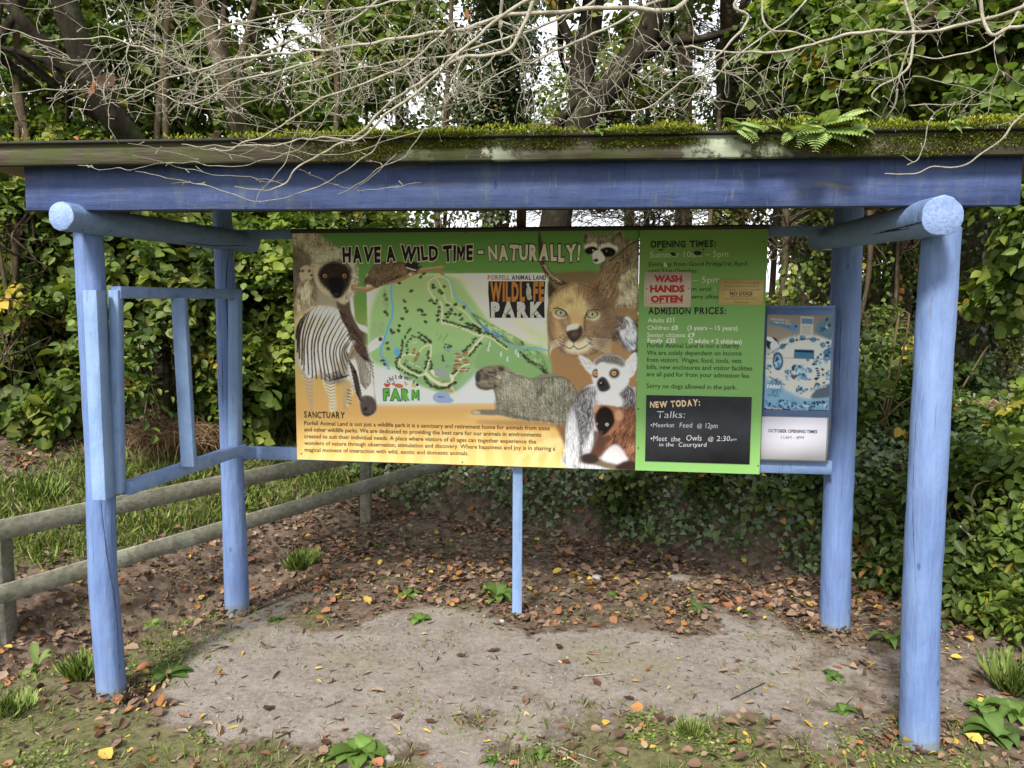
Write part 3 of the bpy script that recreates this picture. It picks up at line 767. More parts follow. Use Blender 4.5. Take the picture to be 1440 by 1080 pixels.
# meerkat
K.poly([(416, 412), (422, 396), (432, 392), (440, 398), (443, 418), (444, 436), (436, 446), (420, 452), (412, 448), (413, 430)], (150, 130, 92), 1)
K.poly([(418, 416), (426, 402), (436, 404), (438, 425), (430, 440), (420, 440)], (188, 172, 134), 2, .9)
K.poly([(421, 384), (424, 376), (431, 373), (438, 377), (440, 386), (437, 394), (429, 398), (423, 394)], (172, 156, 122), .7)
K.ell(425.5, 381, 2.4, 2, (70, 54, 40), 0, .6); K.ell(435, 381, 2.2, 2, (60, 46, 36), 0, .6); K.ell(438, 387, 2, 1.5, (50, 36, 30), 0, .4); K.ell(421, 381, 1.6, 2.5, (80, 62, 46), 0, .5)
K.fur([(414, 412), (424, 396), (438, 396), (444, 436), (420, 450)], 800, 3.5, 95, [(206, 192, 156), (110, 92, 62), (140, 120, 84)], .5)
K.poly([(411, 452), (424, 440), (444, 436), (446, 455), (412, 470)], (180, 160, 90), 2, .8)
# map sheet
mp = [(515, 385), (771, 384), (770, 500), (772, 566), (520, 566)]
K.poly(mp, (204, 206, 182), .4, 1, False)
K.vgrad([(516, 500), (600, 520), (690, 530), (770, 560), (770, 566), (516, 566)], [(500, (190, 215, 190)), (560, (214, 228, 222))], 6, al=.8)
K.poly([(546, 386), (636, 388), (660, 412), (690, 452), (740, 480), (768, 492), (769, 540), (735, 528), (668, 512), (640, 545), (600, 545), (560, 520), (520, 505), (519, 440), (535, 400)], (140, 178, 110), 3.5)
K.vgrad([(548, 386), (634, 388), (655, 410), (680, 445), (660, 460), (560, 450), (540, 420)], [(386, (150, 166, 100)), (460, (144, 182, 112))], 5, al=.7)
K.poly([(640, 396), (690, 420), (740, 470), (770, 490), (770, 470), (735, 452), (690, 412), (650, 392)], (168, 182, 130), 6, .8)
K.poly([(660, 514), (685, 530), (700, 552), (700, 566), (640, 566), (640, 545)], (206, 222, 222), .6, 1, False)
K.poly([(516, 540), (560, 538), (600, 548), (640, 552), (640, 566), (516, 566)], (206, 224, 216), 2, .9)
K.poly([(560, 520), (600, 545), (640, 552), (690, 500), (676, 488), (600, 500)], (130, 172, 108), 2, .9)
K.poly([(668, 512), (690, 480), (768, 500), (769, 540), (735, 528), (700, 520), (682, 522)], (124, 168, 100), 1.5)
blue_ = (70, 152, 208)
K.line([(551, 397), (550, 412), (552, 430), (551, 447), (546, 460), (541, 476), (536, 490), (536, 500), (543, 508), (547, 520)], 2.8, blue_)
K.line([(548, 468), (552, 480), (557, 490)], 1.2, (90, 160, 200)); K.ell(558, 495, 4, 5.5, blue_); K.ell(561, 500, 3, 3, blue_)
K.line([(625, 388), (634, 398), (640, 415), (645, 423), (655, 428), (662, 440), (676, 456), (690, 466), (705, 473), (718, 485), (734, 491), (750, 489), (771, 493)], 1.9, (84, 150, 196))
K.poly([(679, 459), (690, 464), (684, 467), (680, 465)], (64, 140, 204)); K.poly([(692, 467), (702, 469), (708, 475), (700, 475), (695, 472)], (64, 140, 204))
path_ = (226, 206, 160)
for P_, w_ in (([(602, 406), (603, 396), (612, 390), (620, 389), (630, 394), (634, 405), (636, 420)], .9), ([(612, 390), (620, 402), (624, 415), (627, 424)], .9), ([(602, 406), (610, 418), (620, 426), (622, 440), (621, 454)], 1.6), ([(627, 424), (640, 430), (655, 440), (665, 452), (676, 460)], .9),
               ([(621, 454), (640, 458), (655, 464), (668, 470), (680, 472)], 1.8), ([(680, 472), (670, 484), (660, 496), (650, 502), (642, 512)], 3), ([(680, 472), (692, 476), (702, 484), (714, 492)], 1.2), ([(606, 484), (596, 488), (590, 494), (586, 500)], 1.5), ([(606, 484), (606, 498), (602, 512), (598, 524)], 1.8),
               ([(586, 500), (572, 498), (564, 502), (562, 512), (572, 520), (588, 528), (598, 526)], 2), ([(598, 524), (608, 534), (620, 540), (634, 540), (636, 532), (630, 526), (614, 528), (606, 520)], 4.5), ([(634, 542), (639, 552), (639, 564)], 1.6), ([(636, 532), (650, 516), (660, 512)], 2)):
    K.line(P_, w_, path_)
for (bx, by, bw, bh, ro) in ((645, 500, 6, 3, 25), (654, 498, 5, 3, -20), (644, 510, 6, 3.5, 30), (655, 508, 5, 3, 10), (650, 520, 5, 3, -30), (586, 502, 2.5, 8, 25), (582, 494, 2, 5, 15), (571, 508, 2.5, 2.5, 0), (624, 537, 5, 1.4, -12), (610, 540, 3, 1.5, 0), (640, 516, 3, 5, 20), (658, 520, 4, 2, -40)):
    K.ell(bx, by, bw, bh, (140, 106, 66), ro, .4); K.line([(bx - bw, by), (bx + bw, by)], .5, (228, 206, 158))
K.poly([(612, 514), (622, 519), (633, 524), (632, 532), (616, 530), (611, 528)], (140, 158, 148), .5, 1, False)
K.ell(630, 492, 3.5, 3, (110, 150, 160)); K.ell(629, 515, 3, 2.5, (100, 150, 160)); K.ell(621, 559, 12.5, 8, (142, 164, 204)); K.ell(628, 563, 10, 4, (142, 164, 204))
for q in range(9): K.line([(615 + q * .9, 557 + (q % 3)), (618 + q * .9, 558 + (q % 2))], .5, (60, 66, 80))
def dots(L_, r_=2.2):
    for (x, y) in L_:
        for _ in range(4):
            K.ell(x + RNG.normal() * r_ * .4, y + RNG.normal() * r_ * .35, r_ * RNG.uniform(.5, .9), r_ * RNG.uniform(.45, .75), [(62, 78, 50), (48, 62, 42), (84, 96, 62), (40, 50, 36)][RNG.integers(0, 4)], 0, .3, .9)
dots([(561, 398), (541, 415), (542, 420), (578, 410), (569, 424), (569, 434), (572, 438), (541, 438), (545, 442), (588, 436), (594, 438), (596, 443), (566, 448), (562, 458), (561, 465), (550, 464), (553, 468), (609, 400), (610, 405), (624, 403), (622, 411), (618, 408), (606, 423), (611, 427), (615, 423), (592, 388), (596, 385), (618, 432), (618, 438), (615, 444), (616, 450), (629, 430), (635, 435), (640, 428), (652, 432), (626, 442), (632, 440), (630, 446), (648, 443), (649, 449), (640, 442), (598, 453), (545, 482), (546, 491), (538, 508), (541, 512)], 2.6)
def rowdots(P_, n_, r_=1.8):
    Q = spline([(a, b, 0) for a, b in P_], n_); dots([(a + RNG.normal() * .5, b + RNG.normal() * .5) for a, b, _ in Q], r_)
rowdots([(625, 451), (640, 455), (655, 460), (668, 464), (676, 468)], 16, 2.2); rowdots([(655, 455), (668, 458), (676, 466)], 10, 2.3)
rowdots([(680, 468), (690, 470), (700, 478), (712, 488)], 12); rowdots([(668, 476), (660, 486), (652, 494)], 9, 2); rowdots([(676, 482), (668, 490), (660, 500)], 8, 2)
rowdots([(577, 462), (568, 476), (565, 490), (563, 500), (558, 506), (558, 516), (572, 525), (586, 530)], 30); rowdots([(588, 468), (600, 476), (606, 482)], 10); rowdots([(590, 474), (578, 474), (573, 486), (572, 498)], 12, 1.6); rowdots([(590, 476), (600, 482)], 6)
rowdots([(568, 512), (580, 520), (592, 524)], 12, 1.7); rowdots([(596, 530), (604, 540), (616, 546), (630, 544), (640, 538)], 20, 2.2); rowdots([(603, 494), (601, 506), (597, 518)], 10, 1.8); rowdots([(605, 508), (607, 514), (605, 520)], 6, 1.8); rowdots([(732, 496), (745, 508), (756, 512), (765, 522), (769, 526)], 22, 2.2); rowdots([(622, 500), (624, 508)], 6, 1.4); rowdots([(626, 488), (634, 488), (628, 484)], 7, 1.6); rowdots([(636, 526), (642, 520)], 6, 1.6)
K.fur([(738, 492), (756, 494), (768, 512), (768, 525), (752, 515), (738, 505)], 500, 2.2, 60, [(96, 104, 66), (130, 130, 86)], .4); K.fur([(522, 455), (540, 452), (538, 470), (524, 472)], 260, 2.2, 60, [(120, 128, 86), (140, 150, 100)], .4)
K.fur([(540, 405), (546, 420), (544, 435), (538, 425)], 200, 2.2, 60, [(100, 112, 70), (130, 140, 90)], .4)
K.fur([(662, 440), (690, 455), (735, 480), (728, 486), (690, 470)], 450, 2.5, 40, [(120, 130, 76), (150, 152, 96)], .35)
for (x, y) in ((688, 484), (686, 491), (704, 498), (713, 505), (725, 495), (728, 499)):
    K.line([(x, y - 4), (x + .8, y + 3)], 2.2, (226, 228, 222)); K.line([(x - 1, y - 5), (x - .4, y - 1)], .9, (40, 40, 40)); K.line([(x - .6, y), (x + 1.6, y + 1)], .7, (60, 60, 60))
for (x, y) in ((582, 482), (585, 482), (580, 512), (586, 515), (590, 516), (577, 510)): K.ell(x, y, 1.2, .8, (232, 232, 226)); K.ell(x + 1, y + 1, .6, .5, (40, 40, 40))
for q in range(10): K.line([(614 + q * 1.6 + (q % 3), 468 + (q * 7) % 9), (614.5 + q * 1.6, 473 + (q * 7) % 9)], .5, (90, 110, 76))
K.poly([(626, 548), (638, 548.5), (638, 551.5), (626, 551)], (206, 130, 112), .3, 1, False)
# branch with the sleeping coati
K.poly([(495, 400), (508, 403), (520, 403), (530, 398), (545, 394), (562, 390), (580, 382), (596, 377), (612, 375), (623, 373), (625, 376), (620, 379), (625, 386), (621, 387), (613, 380), (598, 383), (580, 388), (560, 397), (540, 401), (528, 406), (515, 411), (500, 409), (494, 408)], (150, 116, 78), .5)
K.line([(497, 403), (516, 405), (532, 400), (560, 392)], 1.4, (196, 164, 116), .5, .8); K.line([(590, 379), (610, 376), (622, 375)], 1.1, (196, 164, 116), .5, .8)
K.poly([(511, 399), (518, 386), (524, 376), (535, 369), (552, 367), (568, 369), (580, 369), (592, 372), (588, 380), (574, 384), (560, 392), (548, 396), (536, 400), (530, 405), (520, 400)], (88, 70, 52), .8)
K.poly([(524, 378), (534, 371), (546, 372), (545, 385), (534, 393), (524, 392)], (120, 88, 64), 3, .8)
K.poly([(562, 372), (572, 374), (574, 382), (566, 386), (558, 384)], (142, 104, 70), 2, .9)
K.fur([(514, 396), (522, 378), (535, 369), (580, 370), (574, 384), (548, 396), (530, 402)], 1800, 4, lambda x, y: 150 - (x - 510) * .6, [(128, 104, 76), (52, 42, 34), (150, 122, 88), (70, 56, 42)], .5)
K.poly([(570, 371), (580, 368), (589, 370), (593, 375), (587, 378), (586, 384), (578, 380), (570, 376)], (40, 34, 32), .7); K.line([(571, 376), (580, 379), (585, 380)], 1.5, (210, 200, 184)); K.ell(590, 373, 2, 2, (96, 110, 84)); K.ell(577, 386, 2.5, 2, (190, 170, 140))
# zebra
zb = [(417, 470), (424, 450), (434, 438), (446, 430), (462, 432), (476, 436), (486, 446), (495, 460), (505, 476), (514, 492), (520, 512), (524, 530), (527, 548), (529, 566), (528, 578), (520, 585), (512, 584), (507, 574), (503, 556), (496, 545), (490, 535), (478, 536), (470, 540), (458, 536), (448, 528), (438, 534), (426, 526), (418, 508)]
K.poly([(424, 515), (442, 520), (440, 545), (440, 574), (436, 580), (434, 560), (428, 540)], (196, 168, 120), 1.2, .9)
K.poly([(482, 530), (494, 536), (492, 556), (489, 575), (482, 572), (482, 552)], (190, 160, 112), 1.5, .85)
K.poly([(450, 520), (470, 532), (471, 550), (473, 574), (464, 580), (462, 560), (457, 545)], (226, 206, 166), .9)
K.poly([(494, 545), (498, 552), (494, 560), (490, 572), (487, 570), (490, 556)], (214, 190, 146), .8)
K.poly(zb, (222, 212, 192), .7)
K.vgrad([(418, 445), (470, 440), (470, 480), (430, 530), (417, 500)], [(440, (214, 190, 150)), (530, (232, 226, 212))], 5, al=.5)
stripe = (46, 36, 34)
Sc = spline([(424, 452, 0), (434, 438, 0), (448, 431, 0), (464, 433, 0), (477, 440, 0), (487, 456, 0), (494, 470, 0), (501, 484, 0)], 19)[:, :2]
Ec = spline([(417, 478, 0), (419, 498, 0), (426, 518, 0), (438, 531, 0), (452, 534, 0), (466, 537, 0), (478, 534, 0), (487, 522, 0), (492, 508, 0)], 19)[:, :2]
for q in range(19):                                     # stripes sweep from the mane down and back to the belly
    p0, p2 = Sc[q], Ec[q]; bowl = 9 + 5 * math.sin(q / 18 * 3.1); pm = (p0 * .5 + p2 * .5) + [-bowl * (.25 + .75 * min(1, q / 9)), -2]; pa = p0 * .78 + pm * .22 + [-2.5, 0]
    C0 = spline([(*p0, 0), (*pa, 0), (*pm, 0), (*p2, 0)], 16)[:, :2]; C0[:, 0] += .7 * np.sin(np.linspace(0, 6, 16) + q * 2.3)
    wdt = 3.1 - 1.25 * q / 18
    N_ = np.gradient(C0, axis=0); N_ = np.stack([-N_[:, 1], N_[:, 0]], -1); N_ /= np.linalg.norm(N_, axis=1)[:, None]; ww = wdt / 2 * np.linspace(.55, 1.15, 16) * np.sin(np.linspace(.3, 2.8, 16)) ** .4
    K.poly(np.concatenate([C0 + N_ * ww[:, None], (C0 - N_ * ww[:, None])[::-1]]), (48, 34, 28), .22, .97, False)
    if 2 < q < 13: K.line([tuple(C0[7] + [wdt * .8, 0]), tuple(C0[12] + [wdt * .9, 0])], .7, (150, 112, 80), .3, .75)
K.tex(zb, 6, 80, .22, .5)
K.poly([(478, 500), (492, 488), (498, 500), (494, 520), (484, 535), (470, 537)], (70, 52, 42), 4, .55)
for q in range(8):
    K.line([(484 + q * 1.6, 448 + q * 5.5), (491 + q * 2.2, 462 + q * 4.6), (489 + q * 2.0, 474 + q * 4)], 1.8, stripe, .25)
K.poly([(446, 520), (470, 528), (488, 522), (478, 537), (458, 537)], (96, 78, 66), 3, .5)
K.poly([(418, 468), (422, 466), (424, 510), (434, 528), (424, 524), (418, 500)], (70, 54, 44), 2, .5)
K.poly([(434, 436), (462, 431), (480, 440), (470, 444), (444, 444)], (240, 230, 208), 3, .35)
for q in range(7): K.line([(458 + q * 3, 527 - q), (466 + q * 3, 534 - q * .6), (474 + q * 3, 532 - q)], 1.3, stripe, .3)
for q in range(10): K.line([(455 + q * 1, 532 + q * 4.6), (463 + q * .6, 536 + q * 4.3), (470 + q * .3, 534 + q * 4.3)], 1.3, (90, 74, 60), .4, .9 - q * .06)
for q in range(8): K.line([(427 + q * 1, 530 + q * 5), (434 + q * .5, 533 + q * 5), (440, 530 + q * 5)], 1.2, (130, 104, 76), .5, .7 - q * .06)
for q in range(5): K.line([(488, 548 + q * 4.5), (494, 550 + q * 4.5)], 1.3, (70, 54, 44), .3)
# head
hd = [(497, 492), (508, 484), (517, 494), (523, 512), (526, 532), (527, 550), (529, 566), (528, 578), (519, 585), (511, 583), (507, 573), (503, 556), (495, 540), (490, 524), (490, 508)]
K.poly(hd, (226, 218, 202), .6)
for q in range(10): K.line([(490 + q * 1.2, 506 + q * 5), (498 + q * 1, 518 + q * 5), (502 + q * 1.1, 528 + q * 4.4)], 2.1, stripe, .3)
for q in range(9): K.line([(501 + q * 2.3, 496 + abs(q - 4) * 1.6), (504 + q * 2.1, 516), (508 + q * 1.6, 548 - abs(q - 4) * 2)], 1.15, stripe, .2)
for q in range(5): K.line([(520 + q * .6, 506 + q * 5), (525 + q * .2, 511 + q * 5)], 1.2, stripe, .25)
K.ell(499, 523, 2.6, 2.4, (24, 18, 18), 20, .4); K.poly([(507, 562), (512, 556), (522, 557), (528, 564), (529, 577), (520, 585), (511, 584), (507, 574)], (92, 80, 74), 1.2); K.ell(514, 575, 2.2, 3, (40, 34, 32), 20, .7); K.line([(510, 581), (519, 583), (526, 580)], .8, (40, 32, 30))
K.poly([(486, 486), (500, 476), (512, 492), (504, 500), (492, 506)], (60, 44, 38), 2.5, .7)
K.poly([(489, 492), (494, 482), (502, 482), (501, 492), (497, 502), (491, 504)], (150, 132, 96), .8); K.poly([(488, 493), (494, 480), (502, 480), (500, 484), (494, 486), (491, 496)], (232, 226, 210), .5)
K.poly([(519, 484), (526, 478), (533, 474), (538, 473), (538, 479), (532, 487), (524, 493), (518, 494)], (222, 218, 216), .6); K.ell(535, 477, 3.2, 3.6, (70, 56, 58), 30, .8)
K.poly([(477, 436), (484, 440), (494, 456), (504, 470), (512, 484), (516, 496), (518, 508), (509, 502), (502, 492), (498, 478), (488, 462), (480, 450)], (60, 42, 36), 1)
K.fur([(477, 436), (494, 456), (512, 484), (518, 508), (500, 492), (488, 462)], 700, 5, 55, [(96, 68, 54), (40, 28, 26), (120, 90, 70)], .6)
K.tex(hd, 5, 75, .22, .55)
K.poly([(500, 500), (508, 492), (512, 520), (510, 548), (504, 530)], (84, 64, 52), 3, .4)
# horn and second cat ear behind the headline
K.poly([(757, 327), (760, 330), (763, 345), (764, 362), (772, 378), (786, 392), (800, 399), (790, 402), (776, 396), (765, 384), (759, 368), (757, 348)], (70, 52, 38), .6); K.line([(765, 372), (774, 386), (788, 396)], 3, (150, 128, 106), .5); K.fur([(760, 362), (770, 376), (790, 396), (776, 396), (762, 380)], 200, 2, 60, [(60, 46, 36), (190, 172, 150)], .6)
# raccoon, top right
K.poly([(842, 388), (845, 372), (852, 360), (868, 350), (880, 336), (892, 340), (899, 345), (899, 425), (880, 420), (862, 432), (846, 428), (840, 404)], (104, 90, 68), .8)
K.fur([(842, 388), (852, 360), (880, 338), (899, 345), (899, 420), (862, 430), (842, 410)], 2600, 5, lambda x, y: 60 + (x - 850), [(140, 124, 96), (66, 56, 42), (166, 150, 120), (84, 72, 54)], .5)
K.poly([(862, 400), (880, 380), (899, 378), (899, 425), (880, 430), (864, 425)], (150, 136, 98), 3, .7); K.fur([(862, 400), (880, 380), (899, 378), (899, 425), (866, 428)], 900, 5, 75, [(186, 176, 140), (96, 90, 64), (206, 196, 160)], .5)
K.poly([(822, 338), (820, 328), (826, 327), (834, 331), (846, 329), (860, 330), (866, 324), (876, 326), (878, 336), (874, 348), (868, 358), (856, 364), (846, 369), (838, 369), (832, 362), (824, 354), (821, 346)], (118, 106, 90), .7)
K.poly([(822, 346), (832, 341), (840, 343), (844, 352), (838, 358), (828, 356)], (226, 216, 198), 1); K.poly([(846, 344), (858, 342), (868, 348), (866, 354), (854, 358), (846, 354)], (228, 218, 200), 1)
K.poly([(823, 350), (832, 346), (840, 349), (839, 356), (830, 358), (824, 356)], (24, 20, 20), .8); K.poly([(845, 350), (856, 347), (866, 352), (862, 360), (850, 361), (845, 356)], (22, 18, 18), .8)
K.poly([(834, 356), (842, 352), (848, 358), (850, 365), (842, 370), (835, 368)], (236, 228, 212), .8); K.ell(838, 366, 3.6, 2.7, (20, 18, 20), 0, .4); K.ell(837, 365, 1, .6, (150, 150, 156), 0, .3)
K.line([(841, 332), (841, 342), (841, 352)], 1.8, (52, 42, 34), .8); K.ell(824, 333, 2.5, 4, (70, 58, 48), -10, .7); K.ell(871, 331, 3.4, 4.6, (60, 50, 42), 20, .8); K.ell(834, 352, 1, 1, (210, 200, 190), 0, .2); K.ell(853, 353, 1, 1, (160, 150, 140), 0, .2)
K.fur([(824, 334), (860, 330), (876, 334), (866, 346), (842, 342), (824, 344)], 500, 3, -80, [(150, 138, 118), (84, 74, 60)], .5)
K.line([(899, 338), (886, 344), (872, 356), (856, 368)], 1.6, (52, 42, 26), .5)
# emu head
K.poly([(858, 452), (870, 446), (885, 448), (899, 460), (899, 505), (885, 492), (870, 480), (855, 474)], (74, 60, 50), 2)
K.poly([(880, 446), (888, 450), (894, 462), (895, 476), (893, 490), (884, 492), (876, 480), (872, 462)], (196, 204, 214), 1.6); K.poly([(846, 470), (852, 460), (862, 450), (872, 446), (880, 452), (880, 462), (866, 466), (854, 468)], (112, 104, 100), 1); K.ell(873.5, 451.5, 2.5, 2.3, (40, 30, 26), 0, .5); K.ell(873.5, 451.5, 1.4, 1.3, (150, 96, 60), 0, .3)
K.poly([(845.5, 470), (856, 462), (868, 457), (876, 459), (866, 464), (854, 469)], (66, 58, 56), .6); K.line([(846, 470), (858, 465), (874, 460)], .7, (190, 186, 180), .3); K.poly([(876, 478), (886, 478), (886, 492), (876, 490)], (90, 92, 100), 2.5, .7)
K.fur([(858, 452), (870, 446), (899, 462), (899, 505), (885, 492), (858, 474)], 500, 4, 60, [(100, 84, 70), (44, 36, 32), (180, 186, 196)], .4)
# caracal face
K.poly([(832, 404), (838, 392), (848, 380), (860, 370), (872, 364), (873, 378), (871, 392), (868, 402), (872, 412), (866, 424), (862, 436), (850, 432), (838, 418)], (126, 96, 62), 1); K.poly([(842, 404), (852, 388), (868, 370), (868, 390), (860, 408), (852, 416)], (88, 66, 44), 2, .9)
K.fur([(836, 404), (852, 384), (871, 368), (868, 400), (858, 420), (842, 412)], 700, 7, -60, [(160, 128, 90), (70, 52, 36), (190, 160, 120)], .45)
K.poly([(771, 396), (780, 404), (786, 410), (778, 416), (771, 418)], (70, 50, 36), 1.5)
K.poly([(771, 430), (778, 414), (790, 404), (805, 398), (822, 400), (836, 408), (850, 420), (862, 436), (868, 452), (862, 470), (852, 482), (842, 494), (826, 500), (806, 501), (790, 497), (780, 486), (771, 470)], (136, 110, 80), 1)
K.poly([(771, 440), (778, 420), (792, 408), (808, 402), (818, 410), (824, 430), (826, 446), (810, 440), (790, 440), (776, 444)], (216, 178, 110), 3.5, .9)
K.poly([(806, 402), (822, 402), (842, 414), (852, 430), (842, 438), (826, 426), (812, 412)], (120, 88, 56), 3, .7)
K.poly([(774, 446), (786, 452), (794, 470), (796, 484), (784, 484), (773, 470)], (176, 134, 84), 3, .9)
K.fur([(771, 430), (790, 404), (822, 400), (850, 420), (868, 452), (842, 494), (800, 500), (773, 470)], 5200, 4, lambda x, y: np.degrees(np.arctan2(y - 470, x - 808)), [(176, 148, 108), (112, 88, 62), (150, 120, 84), (92, 72, 52), (196, 172, 134)], .24)
K.poly([(826, 402), (850, 418), (864, 440), (866, 462), (852, 482), (842, 494), (836, 470), (848, 450), (840, 430)], (84, 64, 48), 5, .55)
K.poly([(771, 440), (777, 424), (780, 450), (780, 486), (771, 474)], (96, 74, 54), 4, .5)
K.poly([(802, 434), (820, 434), (822, 452), (818, 462), (804, 462), (800, 450)], (196, 158, 100), 3, .8)
K.poly([(798, 480), (804, 476), (812, 482), (820, 478), (830, 480), (828, 492), (816, 497), (802, 496), (794, 490)], (214, 192, 156), 2.5, .9)
for ex, ey_, sg in ((788.5, 440.5, 1), (833, 442.5, -1)):
    K.ell(ex, ey_ + .5, 10.5, 7, (220, 200, 164), -8 * sg, 1.4, .8); K.ell(ex, ey_, 8.8, 5.4, (30, 20, 16), 10 * sg, .8); K.ell(ex, ey_, 6.8, 4.5, (140, 142, 104), 5 * sg, .5); K.ell(ex, ey_, 5, 3.6, (166, 168, 126), 0, 1, .8); K.ell(ex, ey_ - .6, 1.7, 2.0, (18, 16, 14), 0, .3); K.ell(ex - 1.2, ey_ - 1.6, .7, .6, (246, 244, 236), 0, .15)
K.line([(778, 434), (786, 433.5), (795, 438), (799, 446)], 1.7, (44, 30, 22), .5); K.line([(842, 436), (834, 435.5), (826, 438), (822, 448)], 1.7, (44, 30, 22), .5)
K.line([(800, 446), (801, 458), (798, 468)], 2, (110, 78, 48), 1, .7); K.line([(823, 446), (822, 458), (824, 466)], 2.4, (80, 54, 36), 1, .8)
K.poly([(796, 464), (804, 458), (816, 458), (819, 464), (816, 474), (809, 481), (804, 481), (798, 473)], (66, 50, 46), .7); K.poly([(798, 459), (805, 456), (814, 456), (812, 462), (802, 464), (797, 466)], (226, 206, 182), 1.2, .9); K.ell(808, 470, 5, 4, (96, 78, 72), 0, 1.6, .8)
K.line([(807, 481), (807, 487)], 1, (50, 32, 26), .4); K.line([(796, 488), (802, 490), (807, 487), (813, 491), (822, 488), (832, 480)], 1.3, (48, 32, 26), .4); K.line([(784, 476), (790, 484), (797, 488)], 1.4, (60, 42, 32), .6, .8)
for q in range(8):
    K.line([(792, 474 + q * 1.4), (782 - q, 478 + q * 2), (774, 482 + q * 2.5)], .5, (236, 226, 206), .2, .6); K.line([(822, 474 + q * 1.4), (838 + q, 476 + q * 2.4), (860, 478 + q * 3)], .5, (236, 226, 206), .2, .6)
    K.line([(786 + (q % 3) * 2, 474 + q * 1.5), (789 + (q % 3) * 2, 474.6 + q * 1.5)], .8, (60, 40, 30), .3); K.line([(824 + (q % 4) * 2, 474 + q * 1.5), (828 + (q % 4) * 2, 474 + q * 1.5)], .9, (60, 40, 30), .3)
# capybara
cp = [(669, 530), (672, 521), (680, 516), (692, 514), (704, 515), (712, 516), (722, 524), (736, 528), (748, 532), (762, 526), (778, 526), (792, 530), (804, 540), (812, 552), (814, 570), (808, 590), (796, 597), (780, 595), (762, 592), (745, 592), (720, 588), (702, 584), (690, 584), (676, 583), (664, 582), (664, 578), (676, 576), (688, 576), (698, 574), (697, 560), (693, 548), (684, 548), (674, 545), (669, 538)]
K.ell(740, 595, 72, 6, (150, 108, 60), 2, 3, .6); K.ell(690, 586, 40, 5, (238, 196, 120), 2, 3, .6)
K.poly(cp, (130, 124, 104), .7)
K.poly([(704, 520), (735, 532), (750, 540), (740, 560), (716, 566), (700, 550)], (160, 154, 130), 4, .8); K.poly([(757, 545), (772, 534), (792, 540), (806, 556), (806, 585), (770, 590), (752, 570)], (118, 116, 100), 4, .8)
K.fur([(700, 520), (748, 532), (792, 530), (812, 552), (808, 590), (762, 592), (702, 580), (696, 555)], 4200, 6, lambda x, y: 30 + (x - 700) * .55, [(186, 184, 160), (88, 84, 70), (206, 200, 176), (104, 98, 82), (150, 146, 112)], .45)
K.line([(754, 560), (762, 545), (776, 536), (792, 540)], 1.6, (84, 80, 66), 1.2, .7); K.line([(700, 574), (724, 584), (745, 590)], 2.2, (84, 76, 64), 1.4, .7)
K.fur([(671, 524), (690, 515), (708, 516), (704, 540), (690, 547), (672, 543)], 900, 3.5, 20, [(150, 134, 104), (92, 80, 62), (120, 104, 80)], .5)
K.poly([(668, 530), (671, 522), (676, 526), (675, 536), (670, 537)], (70, 64, 60), .9); K.poly([(668, 538), (678, 544), (692, 546), (684, 549), (672, 546)], (104, 84, 58), 1); K.line([(686, 523), (692, 524.5), (697, 523)], 1.7, (40, 32, 28), .5); K.ell(705, 519, 4, 3.4, (70, 60, 50), 20, 1); K.ell(670, 580, 6, 2, (196, 190, 172), 4, .8)
# ring-tailed lemur
K.poly([(818, 550), (826, 542), (844, 538), (870, 536), (888, 544), (894, 556), (894, 660), (797, 656), (795, 630), (796, 600), (800, 580), (808, 564)], (198, 198, 204), .8)
K.poly([(806, 566), (818, 548), (830, 544), (828, 560), (836, 575), (834, 600), (822, 625), (818, 650), (808, 650), (812, 620), (808, 600)], (104, 98, 98), 2.5)
K.poly([(868, 540), (888, 544), (894, 558), (894, 580), (880, 576), (870, 560)], (92, 84, 84), 2); K.poly([(826, 548), (840, 556), (848, 572), (846, 580), (834, 570)], (70, 62, 60), 2, .7)
K.poly([(836, 556), (860, 554), (872, 566), (870, 590), (848, 596), (838, 580)], (226, 228, 234), 3, .9); K.poly([(797, 600), (806, 580), (812, 600), (814, 630), (812, 656), (798, 656), (796, 630)], (222, 224, 230), 1.5, .9)
K.fur([(806, 566), (830, 544), (888, 546), (894, 600), (894, 656), (798, 654), (797, 600)], 3800, 5, lambda x, y: 95 + (x - 845) * .3, [(236, 236, 240), (130, 124, 124), (96, 90, 90), (214, 212, 214)], .42)
for ep in ([(834, 516), (830, 508), (822, 503), (815, 500), (817, 508), (822, 516), (828, 524), (833, 526)], [(878, 512), (884, 504), (892, 496), (897, 500), (898, 510), (894, 520), (888, 530), (880, 528)]):
    K.poly(ep, (226, 226, 230), .9); cx_, cy_ = np.mean(ep, 0); K.fur(ep, 260, 4, lambda x, y, a=cx_: np.where(a < 850, 215, -40), [(250, 250, 252), (190, 188, 190), (120, 110, 108)], .5)
K.poly([(834, 510), (842, 502), (856, 498), (870, 501), (880, 510), (884, 524), (884, 538), (874, 550), (862, 558), (852, 554), (842, 550), (834, 538), (832, 524)], (206, 204, 206), 1)
K.poly([(835, 510), (843, 502), (857, 498), (870, 501), (879, 510), (876, 516), (864, 512), (850, 511), (840, 514)], (104, 98, 96), 2); K.fur([(835, 510), (857, 498), (879, 510), (864, 513), (846, 512)], 350, 3, -85, [(150, 144, 140), (76, 70, 68)], .5)
K.ell(838, 525, 5.2, 6.6, (46, 40, 42), 10, 1.2); K.ell(864, 525, 7.6, 7, (46, 40, 42), -15, 1.3); K.poly([(842, 512), (852, 511), (854, 526), (850, 534), (843, 533), (841, 522)], (240, 240, 242), 1.2)
for ex in (838, 863.5): K.ell(ex, 525, 3.5, 3.4, (214, 148, 74), 0, .4); K.ell(ex, 525, 1.3, 1.4, (30, 16, 10), 0, .3); K.ell(ex - 1, 524, .6, .5, (255, 250, 240), 0, .1)
